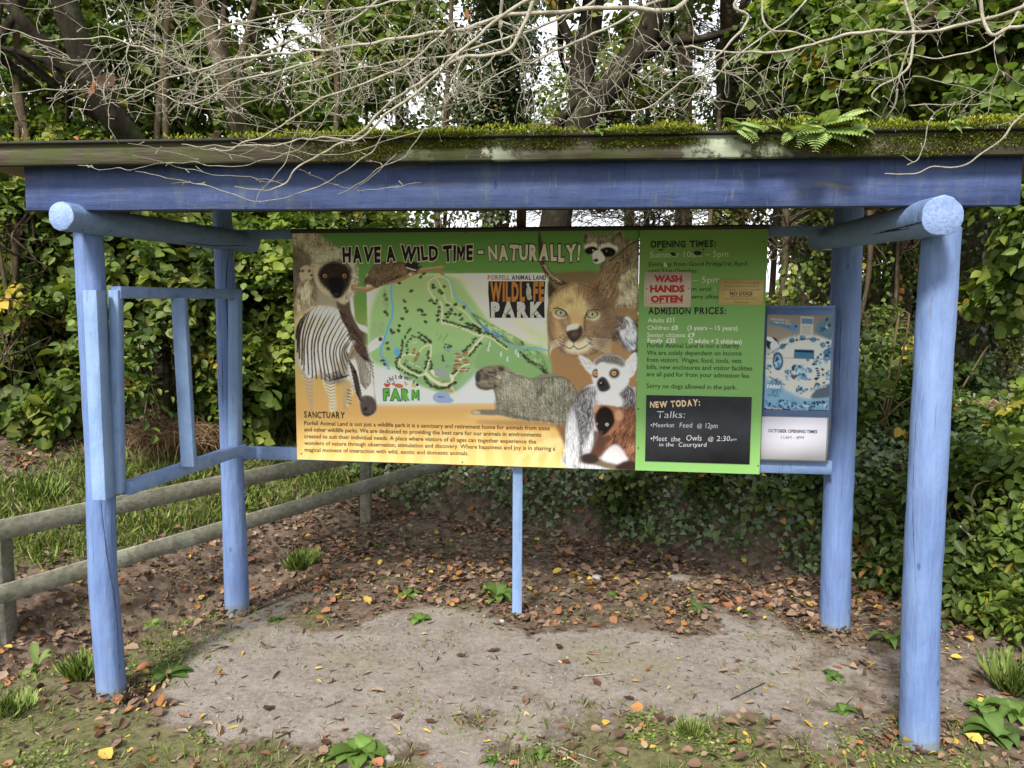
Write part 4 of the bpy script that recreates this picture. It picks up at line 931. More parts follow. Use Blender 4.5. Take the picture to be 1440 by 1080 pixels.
K.poly([(839, 540), (843, 531), (850, 530), (856, 538), (858, 546), (850, 551), (843, 549)], (58, 52, 54), 1); K.ell(846, 540, 4, 3.4, (30, 28, 30), 0, .7); K.ell(845, 538.5, 1.2, .7, (200, 200, 206), 0, .3); K.line([(842, 548), (850, 550), (856, 547)], .8, (20, 16, 16))
K.poly([(846, 556), (866, 552), (876, 566), (862, 572), (846, 566)], (232, 234, 240), 3, .9)
# red lemur
K.poly([(868, 574), (880, 574), (894, 580), (894, 659), (876, 655), (872, 642), (860, 630), (848, 640), (836, 648), (830, 640), (838, 624), (844, 608), (856, 600)], (124, 76, 50), 1)
K.fur([(868, 574), (894, 580), (894, 656), (878, 650), (860, 628), (840, 636), (846, 608)], 2000, 4, 110, [(160, 104, 70), (84, 50, 34), (180, 126, 90), (104, 62, 42)], .5)
K.poly([(836, 606), (834, 620), (830, 636), (820, 640), (826, 648), (842, 640), (852, 626), (858, 612)], (96, 62, 44), 1.5, .9)
K.poly([(835, 578), (838, 571), (846, 569), (858, 570), (868, 572), (874, 580), (872, 596), (864, 606), (854, 612), (846, 612), (839, 602), (836, 590)], (168, 108, 70), 1); K.ell(839, 575, 5, 5, (206, 150, 100), 0, 1.4); K.ell(870, 584, 6, 8, (200, 144, 104), 0, 1.6)
K.poly([(838, 582), (844, 573), (854, 572), (862, 580), (864, 594), (858, 604), (850, 612), (843, 610), (839, 600), (837, 590)], (38, 28, 26), 1.2); K.ell(853.5, 597, 2.4, 2.2, (190, 196, 186), 0, .4); K.ell(853.5, 597, 1, 1, (30, 26, 22), 0, .2); K.ell(839.5, 596, 1.1, 1.9, (150, 150, 140), 0, .4); K.ell(845, 608, 3, 2.4, (70, 64, 64), 0, .8)
K.poly([(816, 640), (832, 644), (850, 646), (876, 656), (880, 660), (860, 660), (836, 654), (818, 650)], (120, 104, 78), 1); K.poly([(818, 642), (826, 638), (838, 640), (842, 648), (832, 652), (820, 650)], (56, 46, 44), 1.4)
K.poly([(846, 646), (856, 630), (868, 626), (880, 640), (882, 650), (866, 652)], (206, 206, 210), 1.6, .9); K.poly([(866, 656), (880, 648), (894, 650), (894, 661), (870, 661)], (60, 38, 28), 1.5)
# green information column
K.vgrad([(901, 315), (1090, 315), (1090, 675), (893, 675), (894, 600)], [(320, (98, 134, 58)), (380, (102, 144, 64)), (430, (106, 156, 76)), (480, (118, 168, 90)), (540, (124, 178, 94)), (600, (130, 188, 98)), (665, (134, 194, 98))], .3)  # green gradient: part print, part roof shade kept in the colour
K.a[:, :int((895 - 405) * 2.8)] *= np.interp(K.Y, [320, 400, 480, 560, 670], [1.9, 1.8, 1.7, 1.3, .90])[:, None, None]  # print colour lightened towards the top to offset the roof's shade
K.a[:, int((895 - 405) * 2.8):] *= np.interp(K.Y, [320, 500, 670], [1.5, 1.2, .84])[:, None, None]  # column colour likewise raised at the top against the roof shade
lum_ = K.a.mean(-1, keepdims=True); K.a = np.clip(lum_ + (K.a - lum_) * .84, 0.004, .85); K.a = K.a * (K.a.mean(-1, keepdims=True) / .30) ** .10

# ---- second canvas: the bleached poster
Q = Canvas(1074, 436, 1176, 580, 4.0, (150, 138, 124))
Q.vgrad([(1070, 430), (1180, 430), (1180, 585), (1070, 585)], [(436, (132, 122, 110)), (475, (158, 148, 134)), (500, (190, 200, 206)), (540, (150, 186, 212)), (580, (120, 170, 206))])
wh = (226, 226, 220)
Q.poly([(1078, 502), (1092, 484), (1112, 474), (1135, 471), (1158, 474), (1172, 480), (1172, 500), (1168, 540), (1140, 560), (1112, 552), (1078, 530)], (216, 218, 214), 2)
def crit(cx, cy, r_, n_=26, cols=((60, 120, 168), (100, 160, 204), (30, 56, 84), (190, 214, 228), (150, 190, 216), (24, 34, 52))):
    for _ in range(n_):
        a, b = RNG.normal(size=2) * r_ * .42
        Q.ell(cx + a, cy + b, r_ * RNG.uniform(.12, .4), r_ * RNG.uniform(.08, .3), cols[RNG.integers(0, len(cols))], RNG.uniform(0, 180), .35, .85)
Q.ell(1086, 483, 9, 9, (40, 46, 60)); Q.ell(1089, 487, 6, 8, (214, 220, 226)); Q.ell(1083, 477, 6, 3, (228, 230, 232), 20)
Q.poly([(1146, 466), (1150, 454), (1160, 448), (1170, 448), (1171, 476), (1158, 474)], (96, 128, 150), 1.5); crit(1161, 462, 9, 16, ((130, 158, 178), (70, 96, 120), (170, 186, 196), (40, 56, 72)))
Q.line([(1082, 454), (1098, 456), (1110, 460), (1116, 464)], 5, (70, 124, 166), 1.2); Q.ell(1117, 461, 6, 6, (92, 142, 182), 0, 1); Q.ell(1119, 459, 1.6, 1.6, (20, 30, 44)); Q.line([(1115, 468), (1112, 482)], 1, (96, 130, 156)); Q.line([(1119, 468), (1121, 480)], 1, (96, 130, 156))
Q.poly([(1126, 445), (1144, 446), (1143, 472), (1125, 471)], (196, 196, 190), .3, 1, False); Q.poly([(1127, 447), (1143, 448), (1143, 456), (1127, 455)], (90, 130, 164), .4, 1, False)
for q in range(6): Q.line([(1128, 458.5 + q * 2), (1140, 459 + q * 2)], .5, (120, 120, 118))
for q in range(7):
    a = R(-62 + q * 20); cx, cy = 1130 + 44 * math.sin(a), 520 - 44 * math.cos(a) * 1.02 + abs(q - 3) * .2
    Q.ell(cx, cy, 5.2, 4.6, (200, 208, 210), math.degrees(a), .3); Q.ell(cx, cy, 4.2, 3.7, (84, 138, 182), math.degrees(a), .3); crit(cx, cy, 3.5, 6)
Q.poly([(1117, 491), (1145, 492), (1145, 505), (1116, 504)], (70, 120, 158), .4, 1, False); Q.poly([(1118, 492), (1144, 493), (1144, 496), (1118, 495)], (30, 40, 54), .4, 1, False)
Q.ell(1094, 508, 7.5, 13, (60, 100, 136)); Q.ell(1094, 508, 5, 9, (150, 190, 216)); Q.ell(1093, 506, 2.6, 5, (50, 80, 110)); crit(1094, 510, 7, 18)
for (a, b, c_) in ((1124, 520, 14), (1110, 526, 8), (1130, 530, 9), (1161, 500, 10), (1150, 510, 8), (1164, 530, 8), (1150, 545, 8), (1126, 548, 8), (1168, 488, 8), (1082, 516, 5)): crit(a, b, c_)
Q.line([(1148, 516), (1151, 528), (1146, 534)], 4.5, (40, 50, 66)); 
for q in range(5): Q.line([(1145, 517 + q * 3.4), (1153, 516 + q * 3.4)], 1.1, (210, 220, 226))
Q.poly([(1140, 558), (1152, 545), (1171, 540), (1171, 556), (1150, 560)], (90, 106, 120), 1)
for q in range(16): crit(1079 + q * 6.1, 570 + (q % 3) * 3 - 2, 6.5, 12)
Q.poly([(1079, 540), (1096, 534), (1100, 552), (1080, 556)], (120, 170, 204), 2)
for q in range(14): Q.line([(1078 + RNG.uniform(0, 20), 530 + RNG.uniform(0, 30)), (1082 + RNG.uniform(0, 20), 530 + RNG.uniform(0, 30))], .6, (40, 66, 92))
Q.poly([(1074, 573.4), (1172, 577.2), (1172, 584), (1074, 582)], (16, 18, 24), .2, 1, False)
Q.line([(1074, 504), (1110, 503.4), (1172, 506)], .8, (120, 112, 100), .3, .8)

# ---- boards: real panels hung on the rails
BO = np.array([-1.17064, 4.14235, CAM_Z + .41277]); BY = R(-7.7667)
bu = np.array([math.cos(BY), math.sin(BY), 0.0]); bv_ = np.array([0, 0, -1.0]); bn_ = np.array([math.sin(BY), -math.cos(BY), 0.0])  # bn_ points to the viewer
def uv_of(px, py, lift=0.0):
    d = ray(px, py); O = np.array([0, 0, CAM_Z]); P0 = BO + bn_ * lift
    P = O + d * (np.dot(P0 - O, bn_) / np.dot(d, bn_)); q = P - BO
    return float(q @ bu), float(-q[2])
def bp(u, v, lift=0.0): return BO + bu * u - np.array([0, 0, 1.0]) * v + bn_ * lift
Mb = np.stack([bu, bn_, np.array([0, 0, 1.0])], 1)
def panel(name, quad, lift, thick, mat, parent=None, canvas=None, step=.0, edge_col=(0.05, 0.05, 0.045)):
    """rectangular sheet between u0,v0,u1,v1 whose face carries the picture"""
    u0, v0, u1, v1 = quad
    if canvas is None: nx = ny = 2
    else: nx, ny = int((u1 - u0) / step) + 2, int((v1 - v0) / step) + 2
    U, W_ = np.meshgrid(np.linspace(u0, u1, nx), np.linspace(v0, v1, ny))
    P = BO + U[..., None] * bu - W_[..., None] * np.array([0, 0, 1.0]) + bn_ * (lift + thick)
    V = P.reshape(-1, 3); i, j = np.meshgrid(np.arange(ny - 1), np.arange(nx - 1), indexing='ij')
    Fq = np.stack([i * nx + j, (i + 1) * nx + j, (i + 1) * nx + j + 1, i * nx + j + 1], -1).reshape(-1, 4)
    col = None
    if canvas is not None:
        x, y = project(V); col = canvas.sample(x, y)
    o = mesh(name, V, Fq, mat, parent, col)
    return o
def core(name, quad, lift, thick, mat, parent):
    u0, v0, u1, v1 = quad; mb = MB()
    mb.box(bp((u0 + u1) / 2, (v0 + v1) / 2, lift + thick / 2), (u1 - u0, thick, v1 - v0), Mb); return mb.build(name, mat, parent)
M['core'] = flat('panel_edge', (0.12, 0.12, 0.11), .6)
M['backblue'] = blue_paint('blue_backing_ply', (0.13, 0.21, 0.40), (0.09, 0.15, 0.31), (2, 9, 9), False, worn=.3)
M['trim'] = flat('dark_brown_trim', (0.035, 0.025, 0.02), .6)
uS = uv_of(896, 500)[0]
wild = empty('wildlife_map_sign', bp(.9, 1.22, 0), 'wide printed sign with animal pictures and park map, headed HAVE A WILD TIME - NATURALLY!', 'sign')
info = empty('opening_times_sign', bp(2.1, 1.22, 0), 'tall green printed panel headed OPENING TIMES with admission prices below', 'sign')
core('backing_board', (0, 0.002, uS - .0015, 1.218), -.016, .014, M['core'], wild)
core('backing_board', (uS + .0015, 0.002, 2.44, 1.218), -.016, .014, M['core'], info)
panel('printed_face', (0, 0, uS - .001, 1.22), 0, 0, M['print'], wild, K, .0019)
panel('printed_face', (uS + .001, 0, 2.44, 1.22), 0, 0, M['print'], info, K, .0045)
core('top_trim', (-.004, -.018, uS - .001, .004), -.016, .026, M['trim'], wild)
core('top_trim', (uS + .001, -.018, 2.444, .004), -.016, .026, M['trim'], info)
def screws(pts, par, lift=.0, r_=.0045, c=None):
    for x, y in pts:
        u, v = uv_of(x, y); mb = MB(); P = bp(u, v, lift)
        tube(mb, [P, P + bn_ * .002], [r_, r_ * .8], 10, None, True); mb.build('screw', M['screw'], par)
M['screw'] = flat('rusty_screw', (0.10, 0.06, 0.04), .5)
screws([(897.5, 575), (897.5, 630), (897, 450), (899, 345), (1074, 340), (1066, 655)], info)
screws([(416, 335), (424, 638), (655, 327), (650, 650)], wild)

# ------------------------------------------------------------------ lettering
def textmesh(s, weight=0.0, shear=0.0, spacing=1.0, res=2):
    cu = bpy.data.curves.new('t', 'FONT'); cu.body = s; cu.offset = weight; cu.shear = shear; cu.space_character = spacing; cu.resolution_u = res
    ob = bpy.data.objects.new('t', cu); COL.objects.link(ob)
    dg = bpy.context.evaluated_depsgraph_get(); me = bpy.data.meshes.new_from_object(ob.evaluated_get(dg))
    bpy.data.objects.remove(ob); bpy.data.curves.remove(cu)
    n_ = len(me.vertices); V = np.empty(n_ * 3, np.float32); me.vertices.foreach_get('co', V); V = V.reshape(-1, 3)[:, :2].astype(float)
    Fs = {3: [], 4: []}
    for p in me.polygons:
        vs = list(p.vertices)
        if len(vs) in (3, 4): Fs[len(vs)].append(vs)
        else:
            for k in range(1, len(vs) - 1): Fs[3].append([vs[0], vs[k], vs[k + 1]])
    bpy.data.meshes.remove(me)
    return V, [np.array(f) for f in Fs.values() if f]
INK = {}
def ink(c, rough=.5):
    if c not in INK: INK[c] = flat('ink_%02x%02x%02x' % c, srgb(*c), rough)
    return INK[c]
def words(s, a, b, cap, col, parent, lift=.0012, weight=.01, shear=0., spacing=1., name='lettering', fit=True, wave=0.0, capref='H'):
    """text whose baseline runs from survey point a to b, capital height cap (survey px)"""
    V, Fs = textmesh(s, weight, shear, spacing)
    if not len(V): return
    Hc, _ = textmesh(capref, 0); hh = Hc[:, 1].max() - 0
    ua, va = uv_of(*a); ub, vb = uv_of(*b)
    capm = cap * abs(uv_of(a[0], a[1] - 10)[1] - va) / 10
    L = math.hypot(ub - ua, vb - va); dx, dy = (ub - ua) / L, (vb - va) / L
    x0, x1 = V[:, 0].min(), V[:, 0].max(); sx = L / (x1 - x0) if fit else capm / hh; sy = capm / hh
    X_ = (V[:, 0] - x0) * sx; Y_ = V[:, 1] * sy
    if wave: Y_ = Y_ + wave * np.sin(X_ / L * math.pi) * capm
    u = ua + X_ * dx + Y_ * dy; v = va + X_ * dy - Y_ * dx
    P = BO + u[:, None] * bu - v[:, None] * np.array([0, 0, 1.0]) + bn_ * lift
    return mesh(name, P, Fs, ink(col), parent)
def emm(hh, e):
    from mathutils.geometry import tessellate_polygon
    p = np.array([(0, 0), (0.02, 1), (.20, 1), (.40, .56), (.60, 1), (.78, 1), (.80, 0), (.665, 0), (.65, .60), (.46, .20), (.34, .20), (.15, .60), (.135, 0)]) * [1.05 * hh / .7 * .7, hh]
    d = np.roll(p, -1, 0) - p; d /= np.linalg.norm(d, axis=1)[:, None]; n_ = np.stack([-d[:, 1], d[:, 0]], -1); v = n_ + np.roll(n_, 1, 0); v /= np.maximum(.55, (v * v).sum(1) / 2)[:, None]
    q = p + v * e * .32; q += [e, 0]
    t = tessellate_polygon([[Vector((x, y, 0)) for x, y in q]]); return q, [np.array([list(k)[::-1] for k in t])]
def comic(s, a, b, cap, fill, line, parent, jit=1.0, w0=.048, w1=.10, name='headline_lettering', sh=.12, lift=.0012):
    """jaunty hand-cut capitals, every letter turned a little, over a heavier outline"""
    ua, va = uv_of(*a); ub, vb = uv_of(*b); capm = cap * abs(uv_of(a[0], a[1] - 10)[1] - va) / 10
    L = math.hypot(ub - ua, vb - va); dx, dy = (ub - ua) / L, (vb - va) / L
    Hc, _ = textmesh('H', 0); hh = Hc[:, 1].max(); sy = capm / hh
    GM = lambda c_, w_: (emm(hh, w_) if c_ == 'M' else textmesh(c_, w_, 0))
    gl = []; x = 0
    for ch in s:
        if ch == ' ': gl.append(None); x += .30; continue
        h_ = .6 if ch == 'N' else 1.0
        V, F_ = GM(ch, w0 * h_); V1 = GM(ch, w1 * h_) if line else None
        wd = V[:, 0].max() - V[:, 0].min(); gl.append((x - V[:, 0].min(), wd, V, F_, V1)); x += wd + .105
    tot = x - .105; sx = L / tot
    fm, lm = MB(), MB()
    for n_, g_ in enumerate(gl):
        if g_ is None: continue
        off, wd, V, F_, V1 = g_; rr = np.random.default_rng(n_ * 7 + len(s)); an = rr.uniform(-.10, .10) * jit; kk = 1 + rr.uniform(-.06, .12) * jit; dyy = rr.uniform(-.04, .03) * jit; shr = rr.uniform(-.05, .2) * jit
        cx = V[:, 0].mean(); cy = hh / 2
        for mbx, (VV, FF), lf in ((lm, V1 if V1 else (V, F_), 0), (fm, (V, F_), .0006)):
            if mbx is lm and not line: continue
            p = VV - [cx, cy]; p = p * [1, kk]; p[:, 0] += p[:, 1] * shr * .6 + .10 * p[:, 1] * (p[:, 0] / .5) * jit
            p = np.stack([p[:, 0] * math.cos(an) - p[:, 1] * math.sin(an), p[:, 0] * math.sin(an) + p[:, 1] * math.cos(an)], -1) + [cx + off, cy + dyy]
            X_, Y_ = p[:, 0] * sx, p[:, 1] * sy
            u = ua + X_ * dx + Y_ * dy; v = va + X_ * dy - Y_ * dx
            mbx.add(BO + u[:, None] * bu - v[:, None] * np.array([0, 0, 1.0]) + bn_ * (lift + lf), FF)
    if line: lm.build('lettering_outline', ink(line), parent)
    return fm.build(name, ink(fill), parent)
def bar(a, b, th, col, parent, lift=.0012, name='underline'):
    ua, va = uv_of(*a); ub, vb = uv_of(*b); t_ = th * .00364
    V = [bp(ua, va - t_ / 2, lift), bp(ua, va + t_ / 2, lift), bp(ub, vb + t_ / 2, lift), bp(ub, vb - t_ / 2, lift)]
    return mesh(name, V, np.array([[0, 1, 2, 3]]), ink(col), parent)
def quadmesh(name, pts, col, parent, lift=.001):
    V = [bp(*uv_of(*p), lift) for p in pts]; n_ = len(V)
    F_ = [np.array([[0, k, k + 1] for k in range(1, n_ - 1)])]
    return mesh(name, V, F_, ink(col), parent)
CREAM, BLK = (244, 230, 212), (16, 12, 12)
comic('HAVE A WILD TIME', (482, 367), (665, 365.5), 19, BLK, CREAM, wild)
comic('-', (672, 360), (680, 360), 17, CREAM, BLK, wild, .2)
comic('NATURALLY!', (687, 366), (816, 365), 20, CREAM, BLK, wild)
comic('SANCTUARY', (428, 587), (485, 588), 8.5, (44, 28, 14), None, wild, .7, .02)
body = (74, 52, 22)
for s_, a_, b_ in (('Porfell Animal Land is not just a wildlife park it is a sanctuary and retirement home for animals from zoos', (428, 597.5), (773, 605)),
                   ('and other wildlife parks. We are dedicated to providing the best care for our animals in environments', (428, 606.5), (761, 614.2)),
                   ('created to suit their individual needs. A place where visitors of all ages can together experience the', (428, 616), (754, 623.8)),
                   ('wonders of nature through observation, stimulation and discovery. Where happiness and joy is in sharing a', (428, 625.5), (781, 633.6)),
                   ('magical moment of interaction with wild, exotic and domestic animals.', (428.5, 635), (659, 640.2))):
    words(s_, a_, b_, 5.6, body, wild, weight=.012)
# park logo
quadmesh('logo_plate', [(687, 395.5), (767, 395.5), (766, 410), (765.5, 422), (766, 447), (689, 447), (688, 428), (686.5, 410)], (24, 18, 18), wild, .0010)
comic('WILDL', (689.5, 422.5), (738, 422.5), 24.5, (206, 134, 52), None, wild, .08, .05, name='logo_lettering', lift=.002)
comic('FE', (750, 422.5), (765, 422.5), 24.5, (206, 134, 52), None, wild, .08, .05, name='logo_lettering', lift=.002)
mbk = MB()
for (cx, cy, rx, ry) in ((742.5, 400.5, 2.0, 2.6), (743.5, 411, 3.6, 9.0), (744.5, 418, 3.6, 4)):
    th = np.arange(16) * 2 * math.pi / 16; V = [bp(*uv_of(cx + rx * math.cos(a), cy + ry * math.sin(a)), .002 + rx * .0001) for a in th]; mbk.add(V, [np.array([[0, k, k + 1] for k in range(1, 15)])])
mbk.build('logo_animal_figure', ink((206, 200, 186)), wild)
comic('PARK', (690.5, 445.5), (764, 445.5), 19, (226, 222, 214), None, wild, .06, .07, name='logo_lettering', lift=.002)
for (pa, pb, pc) in (((693, 432), (698, 440), (697, 446)), ((701, 428), (706, 436), (712, 446)), ((711, 446), (715, 438), (722, 430)), ((722, 446), (727, 438), (733, 434)), ((737, 428), (740, 438), (738, 446)), ((746, 446), (752, 439), (763, 432)), ((752, 446), (758, 441), (765, 440))):
    Pm = spline([(*pa, 0), (*pb, 0), (*pc, 0)], 12)[:, :2]; q_ = np.sin(np.linspace(.1, math.pi - .1, 12)) * 1.0
    V = [bp(*uv_of(x - w_, y), .0026) for (x, y), w_ in zip(Pm, q_)] + [bp(*uv_of(x + w_, y), .0026) for (x, y), w_ in zip(Pm, q_)]
    i = np.arange(11); mesh('logo_stripe', V, np.stack([i, i + 1, 13 + i, 12 + i], -1), ink((24, 18, 18)), wild)
comic('PORFELL', (686, 393.5), (717, 393.5), 6.2, (190, 140, 62), None, wild, .3, .02, name='logo_lettering')
comic('ANIMAL', (719.5, 393.5), (747, 393.5), 6.2, BLK, None, wild, .3, .02, name='logo_lettering')
comic('LAND', (750, 393.5), (768, 393.5), 6.2, BLK, None, wild, .3, .02, name='logo_lettering')
# children's farm
comic('FARM', (539.5, 562), (589, 562.5), 14, (104, 196, 70), (22, 40, 22), wild, .12, .05, .10, name='farm_lettering')
chs = "children's"; rr = np.linspace(-1, 1, len(chs))
for ch, q in zip(chs, rr):
    x = 564 + q * 17.5; y = 532.5 + 6.5 * q * q
    words(ch, (x - 1.7, y), (x + 1.7, y + q * 1.3), 6.2, BLK, wild, weight=.015, fit=False, name='farm_lettering')
def blobm(name, cx, cy, rx, ry, col, lift=.0014, rot=0):
    th = np.arange(18) * 2 * math.pi / 18; c, q = math.cos(R(rot)), math.sin(R(rot))
    V = [bp(*uv_of(cx + rx * math.cos(a) * c - ry * math.sin(a) * q, cy + rx * math.cos(a) * q + ry * math.sin(a) * c), lift) for a in th]
    return (V, [np.array([[0, k, k + 1] for k in range(1, 17)])])
for col, L_ in (((208, 96, 56), ((544.5, 542, 3.4, 2.6, 0), (541, 540, 1.2, 1.5, 0), (548, 540, 1.5, 1.6, 0))), ((206, 130, 78), ((561, 542.5, 6.2, 3.0, 8), (553.5, 540, 2.4, 2, 0), (554, 537, .7, 1.6, 20))), ((226, 214, 140), ((571.5, 540.5, 2.6, 2, 0), (582.5, 542, 4, 3, 0))), ((34, 30, 30), ((587, 541, 1.8, 2.0, 0), (570, 538, 1, .8, 0)))):
    m_ = MB()
    for e in L_: m_.add(*blobm('x', e[0], e[1], e[2], e[3], col, .0014 + e[0] * 1e-6, e[4]))
    m_.build('farm_animal_figure', ink(col), wild)
# information column
comic('OPENING', (914.5, 348), (964, 347.5), 8.6, (18, 20, 12), None, info, .7, .03); comic('TIMES:', (970, 347.5), (1006.5, 346.5), 8.6, (18, 20, 12), None, info, .7, .03)
PALE = (206, 210, 176)
words('Summer 10am', (914, 362.5), (986, 361.5), 8.5, PALE, info, weight=.0); words('– 5pm', (992, 361.5), (1024, 361), 8.5, PALE, info, weight=.0)
DK = (30, 40, 16)
words('Everyday from Good Friday/1st April', (912.5, 374.5), (1050, 373.5), 6, DK, info, weight=.005)
words('until 31st October.', (912, 383.8), (982.5, 383.5), 6, DK, info, weight=.005)
words('10am – 5pm', (938, 398), (1013, 397), 8, PALE, info, weight=.0)
words('Children\'s farm and', (908, 409.5), (999.5, 409), 5.6, DK, info, weight=.005)
words('part of park, there after.', (910, 419.5), (1014, 420), 5.6, DK, info, weight=.005)
comic('ADMISSION', (911.5, 441.5), (971, 441.5), 8.8, (18, 20, 12), None, info, .7, .03); comic('PRICES:', (976.5, 441.5), (1021, 441.5), 8.8, (18, 20, 12), None, info, .7, .03)
W2 = (232, 236, 214)
words('Adults', (911, 453.2), (934, 453.2), 5.8, W2, info); words('£11', (937, 453), (948, 453), 6.2, W2, info, weight=.03)
words('Children', (910.3, 463.6), (941, 463.8), 5.8, W2, info); words('£8', (944, 463.8), (953.5, 463.8), 6.2, W2, info, weight=.03); words('(3 years – 15 years)', (966.5, 464), (1037, 464.5), 6.2, W2, info, weight=.015)
words('Senior citizens', (910, 473.8), (963.5, 474), 5.8, W2, info); words('£9', (967, 474), (977, 474), 6.2, W2, info, weight=.02)
words('Family', (910.5, 481.6), (932, 481.8), 5.8, W2, info, weight=.03); words('£35', (936.5, 482), (950, 482), 6, W2, info, weight=.03); words('(2 adults + 2 children)', (968, 482), (1043, 483.5), 6, W2, info, weight=.025)
D3 = (36, 70, 30)
for s_, a_, b_ in (('Porfell Animal Land is not a charity.', (910, 488.8), (1041, 489.5)), ('We are solely dependent on income', (909.5, 499), (1043, 500)), ('from visitors. Wages, food, tools, vets', (909.5, 509), (1042.5, 510.5)),
                   ('bills, new enclosures and visitor facilities', (909.5, 519), (1058, 521.2)), ('are all paid for from your admission fee.', (909, 529), (1055, 531.5)), ('Sorry no dogs allowed in the park.', (909, 545.5), (1036, 547.8))):
    words(s_, a_, b_, 6.4, D3, info, weight=.008)
# dark stains and a scuff on the column
for (x, y, rx, ry, ro) in ((946.5, 357.5, 4, 2.4, 20), (981, 356, 5.8, 3.2, 5), (928, 351.5, 1.4, 1.3, 0), (931, 351.5, 1.4, 1.3, 0), (989, 351, 1.3, 1.2, 0)):
    m_ = MB(); m_.add(*blobm('x', x, y, rx, ry, 0, .0022 + x * 1e-6, ro)); m_.build('mould_stain', ink((30, 20, 12)), info)
for L_ in ([(932.5, 370), (936, 368.5), (938.5, 374), (935, 376.5)], [(1004, 407.5), (1007, 406.5), (1005, 409.5)]): quadmesh('scuff', L_, (196, 196, 166), info, .0022)
# chalkboard
def rect_uv(a, b, c, d):
    q = [uv_of(*p) for p in (a, b, c, d)]; return (q[0][0] + q[3][0]) / 2, (q[0][1] + q[1][1]) / 2, (q[1][0] + q[2][0]) / 2, (q[2][1] + q[3][1]) / 2
def plate(name, quad, lift, thick, col, label, cat, mat=None, group=None):
    c = bp((quad[0] + quad[2]) / 2, quad[3], lift); e = empty(name, c, label, cat, group)
    core('board', quad, lift, thick, mat or ink(col), e); return e
tt = NT('chalkboard_slate', .75, .3); nn = tt.noise(tt.co(), 3.5, 6, .7); tt.base(tt.mix(tt.ramp(nn, [(.35, 0), (.7, 1)]), srgb(44, 46, 50), srgb(66, 68, 74))); 
ck = plate('chalkboard', rect_uv((908.5, 555.8), (1056.5, 558), (1054.5, 653), (907.5, 648)), .0, .004, None, 'dark chalkboard panel with handwritten talks below NEW TODAY on the green panel', 'chalkboard', tt.m)
CH = (206, 208, 214)
comic('NEW', (914, 573), (938.5, 572.5), 8, (226, 202, 160), None, ck, .6, .05, lift=.0055); comic('TODAY:', (943.5, 572), (984.5, 569.5), 8, (226, 202, 160), None, ck, .6, .05, lift=.0055)
kw = dict(lift=.0055, weight=-.006, shear=.1, name='chalk_writing')
words('Talks:', (924, 587.5), (963.5, 587.5), 9.5, CH, ck, **kw)
words('•Meerkat', (915, 600.5), (948, 600.5), 6.2, CH, ck, **kw); words('Feed', (955.5, 601), (973.5, 601), 6.8, CH, ck, **kw); words('@', (980, 601), (987, 601), 5.4, CH, ck, **kw); words('12pm', (992, 602), (1009, 602), 7.4, CH, ck, **kw)
words('•Meet', (915, 620), (938, 620), 7.4, CH, ck, **kw); words('the', (943.5, 620.5), (956.5, 620.5), 7, CH, ck, **kw); words('Owls', (965, 619.5), (986.5, 619.5), 8, CH, ck, **kw); words('@', (995.5, 619.5), (1003, 619.5), 5.6, CH, ck, **kw); words('2:30', (1007.5, 620), (1026.5, 620), 7.2, CH, ck, **kw); words('pm', (1027.5, 619.5), (1035.5, 619), 3.6, CH, ck, **kw)
words('in the', (927, 627.5), (947.5, 627.5), 5.6, CH, ck, **kw); words('Courtyard', (954, 628), (993.5, 628), 6, CH, ck, **kw)
# small signs screwed to the green panel
tt = NT('aged_white_plastic', .45, .4); nn = tt.noise(tt.co(), 6, 5, .6); tt.base(tt.mix(tt.ramp(nn, [(.35, 0), (.75, 1)]), srgb(206, 190, 168), srgb(222, 208, 188)))
ws = plate('hand_washing_sign', rect_uv((906, 382), (972.5, 382.5), (971, 431.5), (905, 431.5)), .0, .004, None, 'small cream sign reading WASH HANDS OFTEN in red capitals', 'sign', tt.m)
RED = (172, 28, 40)
words('WASH', (919.5, 396), (959, 396.5), 8.6, RED, ws, lift=.0052, weight=.055); words('HANDS', (914, 410.5), (962.5, 410.5), 8.8, RED, ws, lift=.0052, weight=.055); words('OFTEN', (915, 425), (960, 424.5), 8.6, RED, ws, lift=.0052, weight=.055)
bar((914.5, 426.5), (960.5, 426.2), .6, RED, ws, .0052)
screws([(909.3, 406), (968, 405.5)], ws, .004, .0035)
tt = NT('yellowed_plastic', .45, .4); nn = tt.noise(tt.co(), 7, 5, .6); tt.base(tt.mix(tt.ramp(nn, [(.35, 0), (.75, 1)]), srgb(188, 166, 104), srgb(204, 184, 124)))
nd = plate('no_dogs_sign', rect_uv((1011, 392.5), (1074.5, 392.8), (1073, 429), (1010.5, 428.5)), .0, .004, None, 'small yellowed sign with NO DOGS underlined among faint lines', 'sign', tt.m)
FA_ = (150, 118, 84)
for s_, a_, b_ in (('Due to many free-ranging', (1018, 398.8), (1067, 399)), ('animals and the stress it', (1018.5, 403.8), (1066, 404)), ('will cause to other animals', (1016, 408.8), (1068, 409)), ('are allowed in the park', (1019, 421), (1064, 421.3)), ('Thank you!', (1031, 426.3), (1053, 426.5))):
    words(s_, a_, b_, 3.4, FA_, nd, lift=.0052, weight=.0)
words('NO DOGS', (1026, 415.3), (1058, 415.3), 5, (88, 64, 52), nd, lift=.0052, weight=.03); bar((1026, 416.8), (1058, 416.8), .45, (88, 64, 52), nd, .0052)
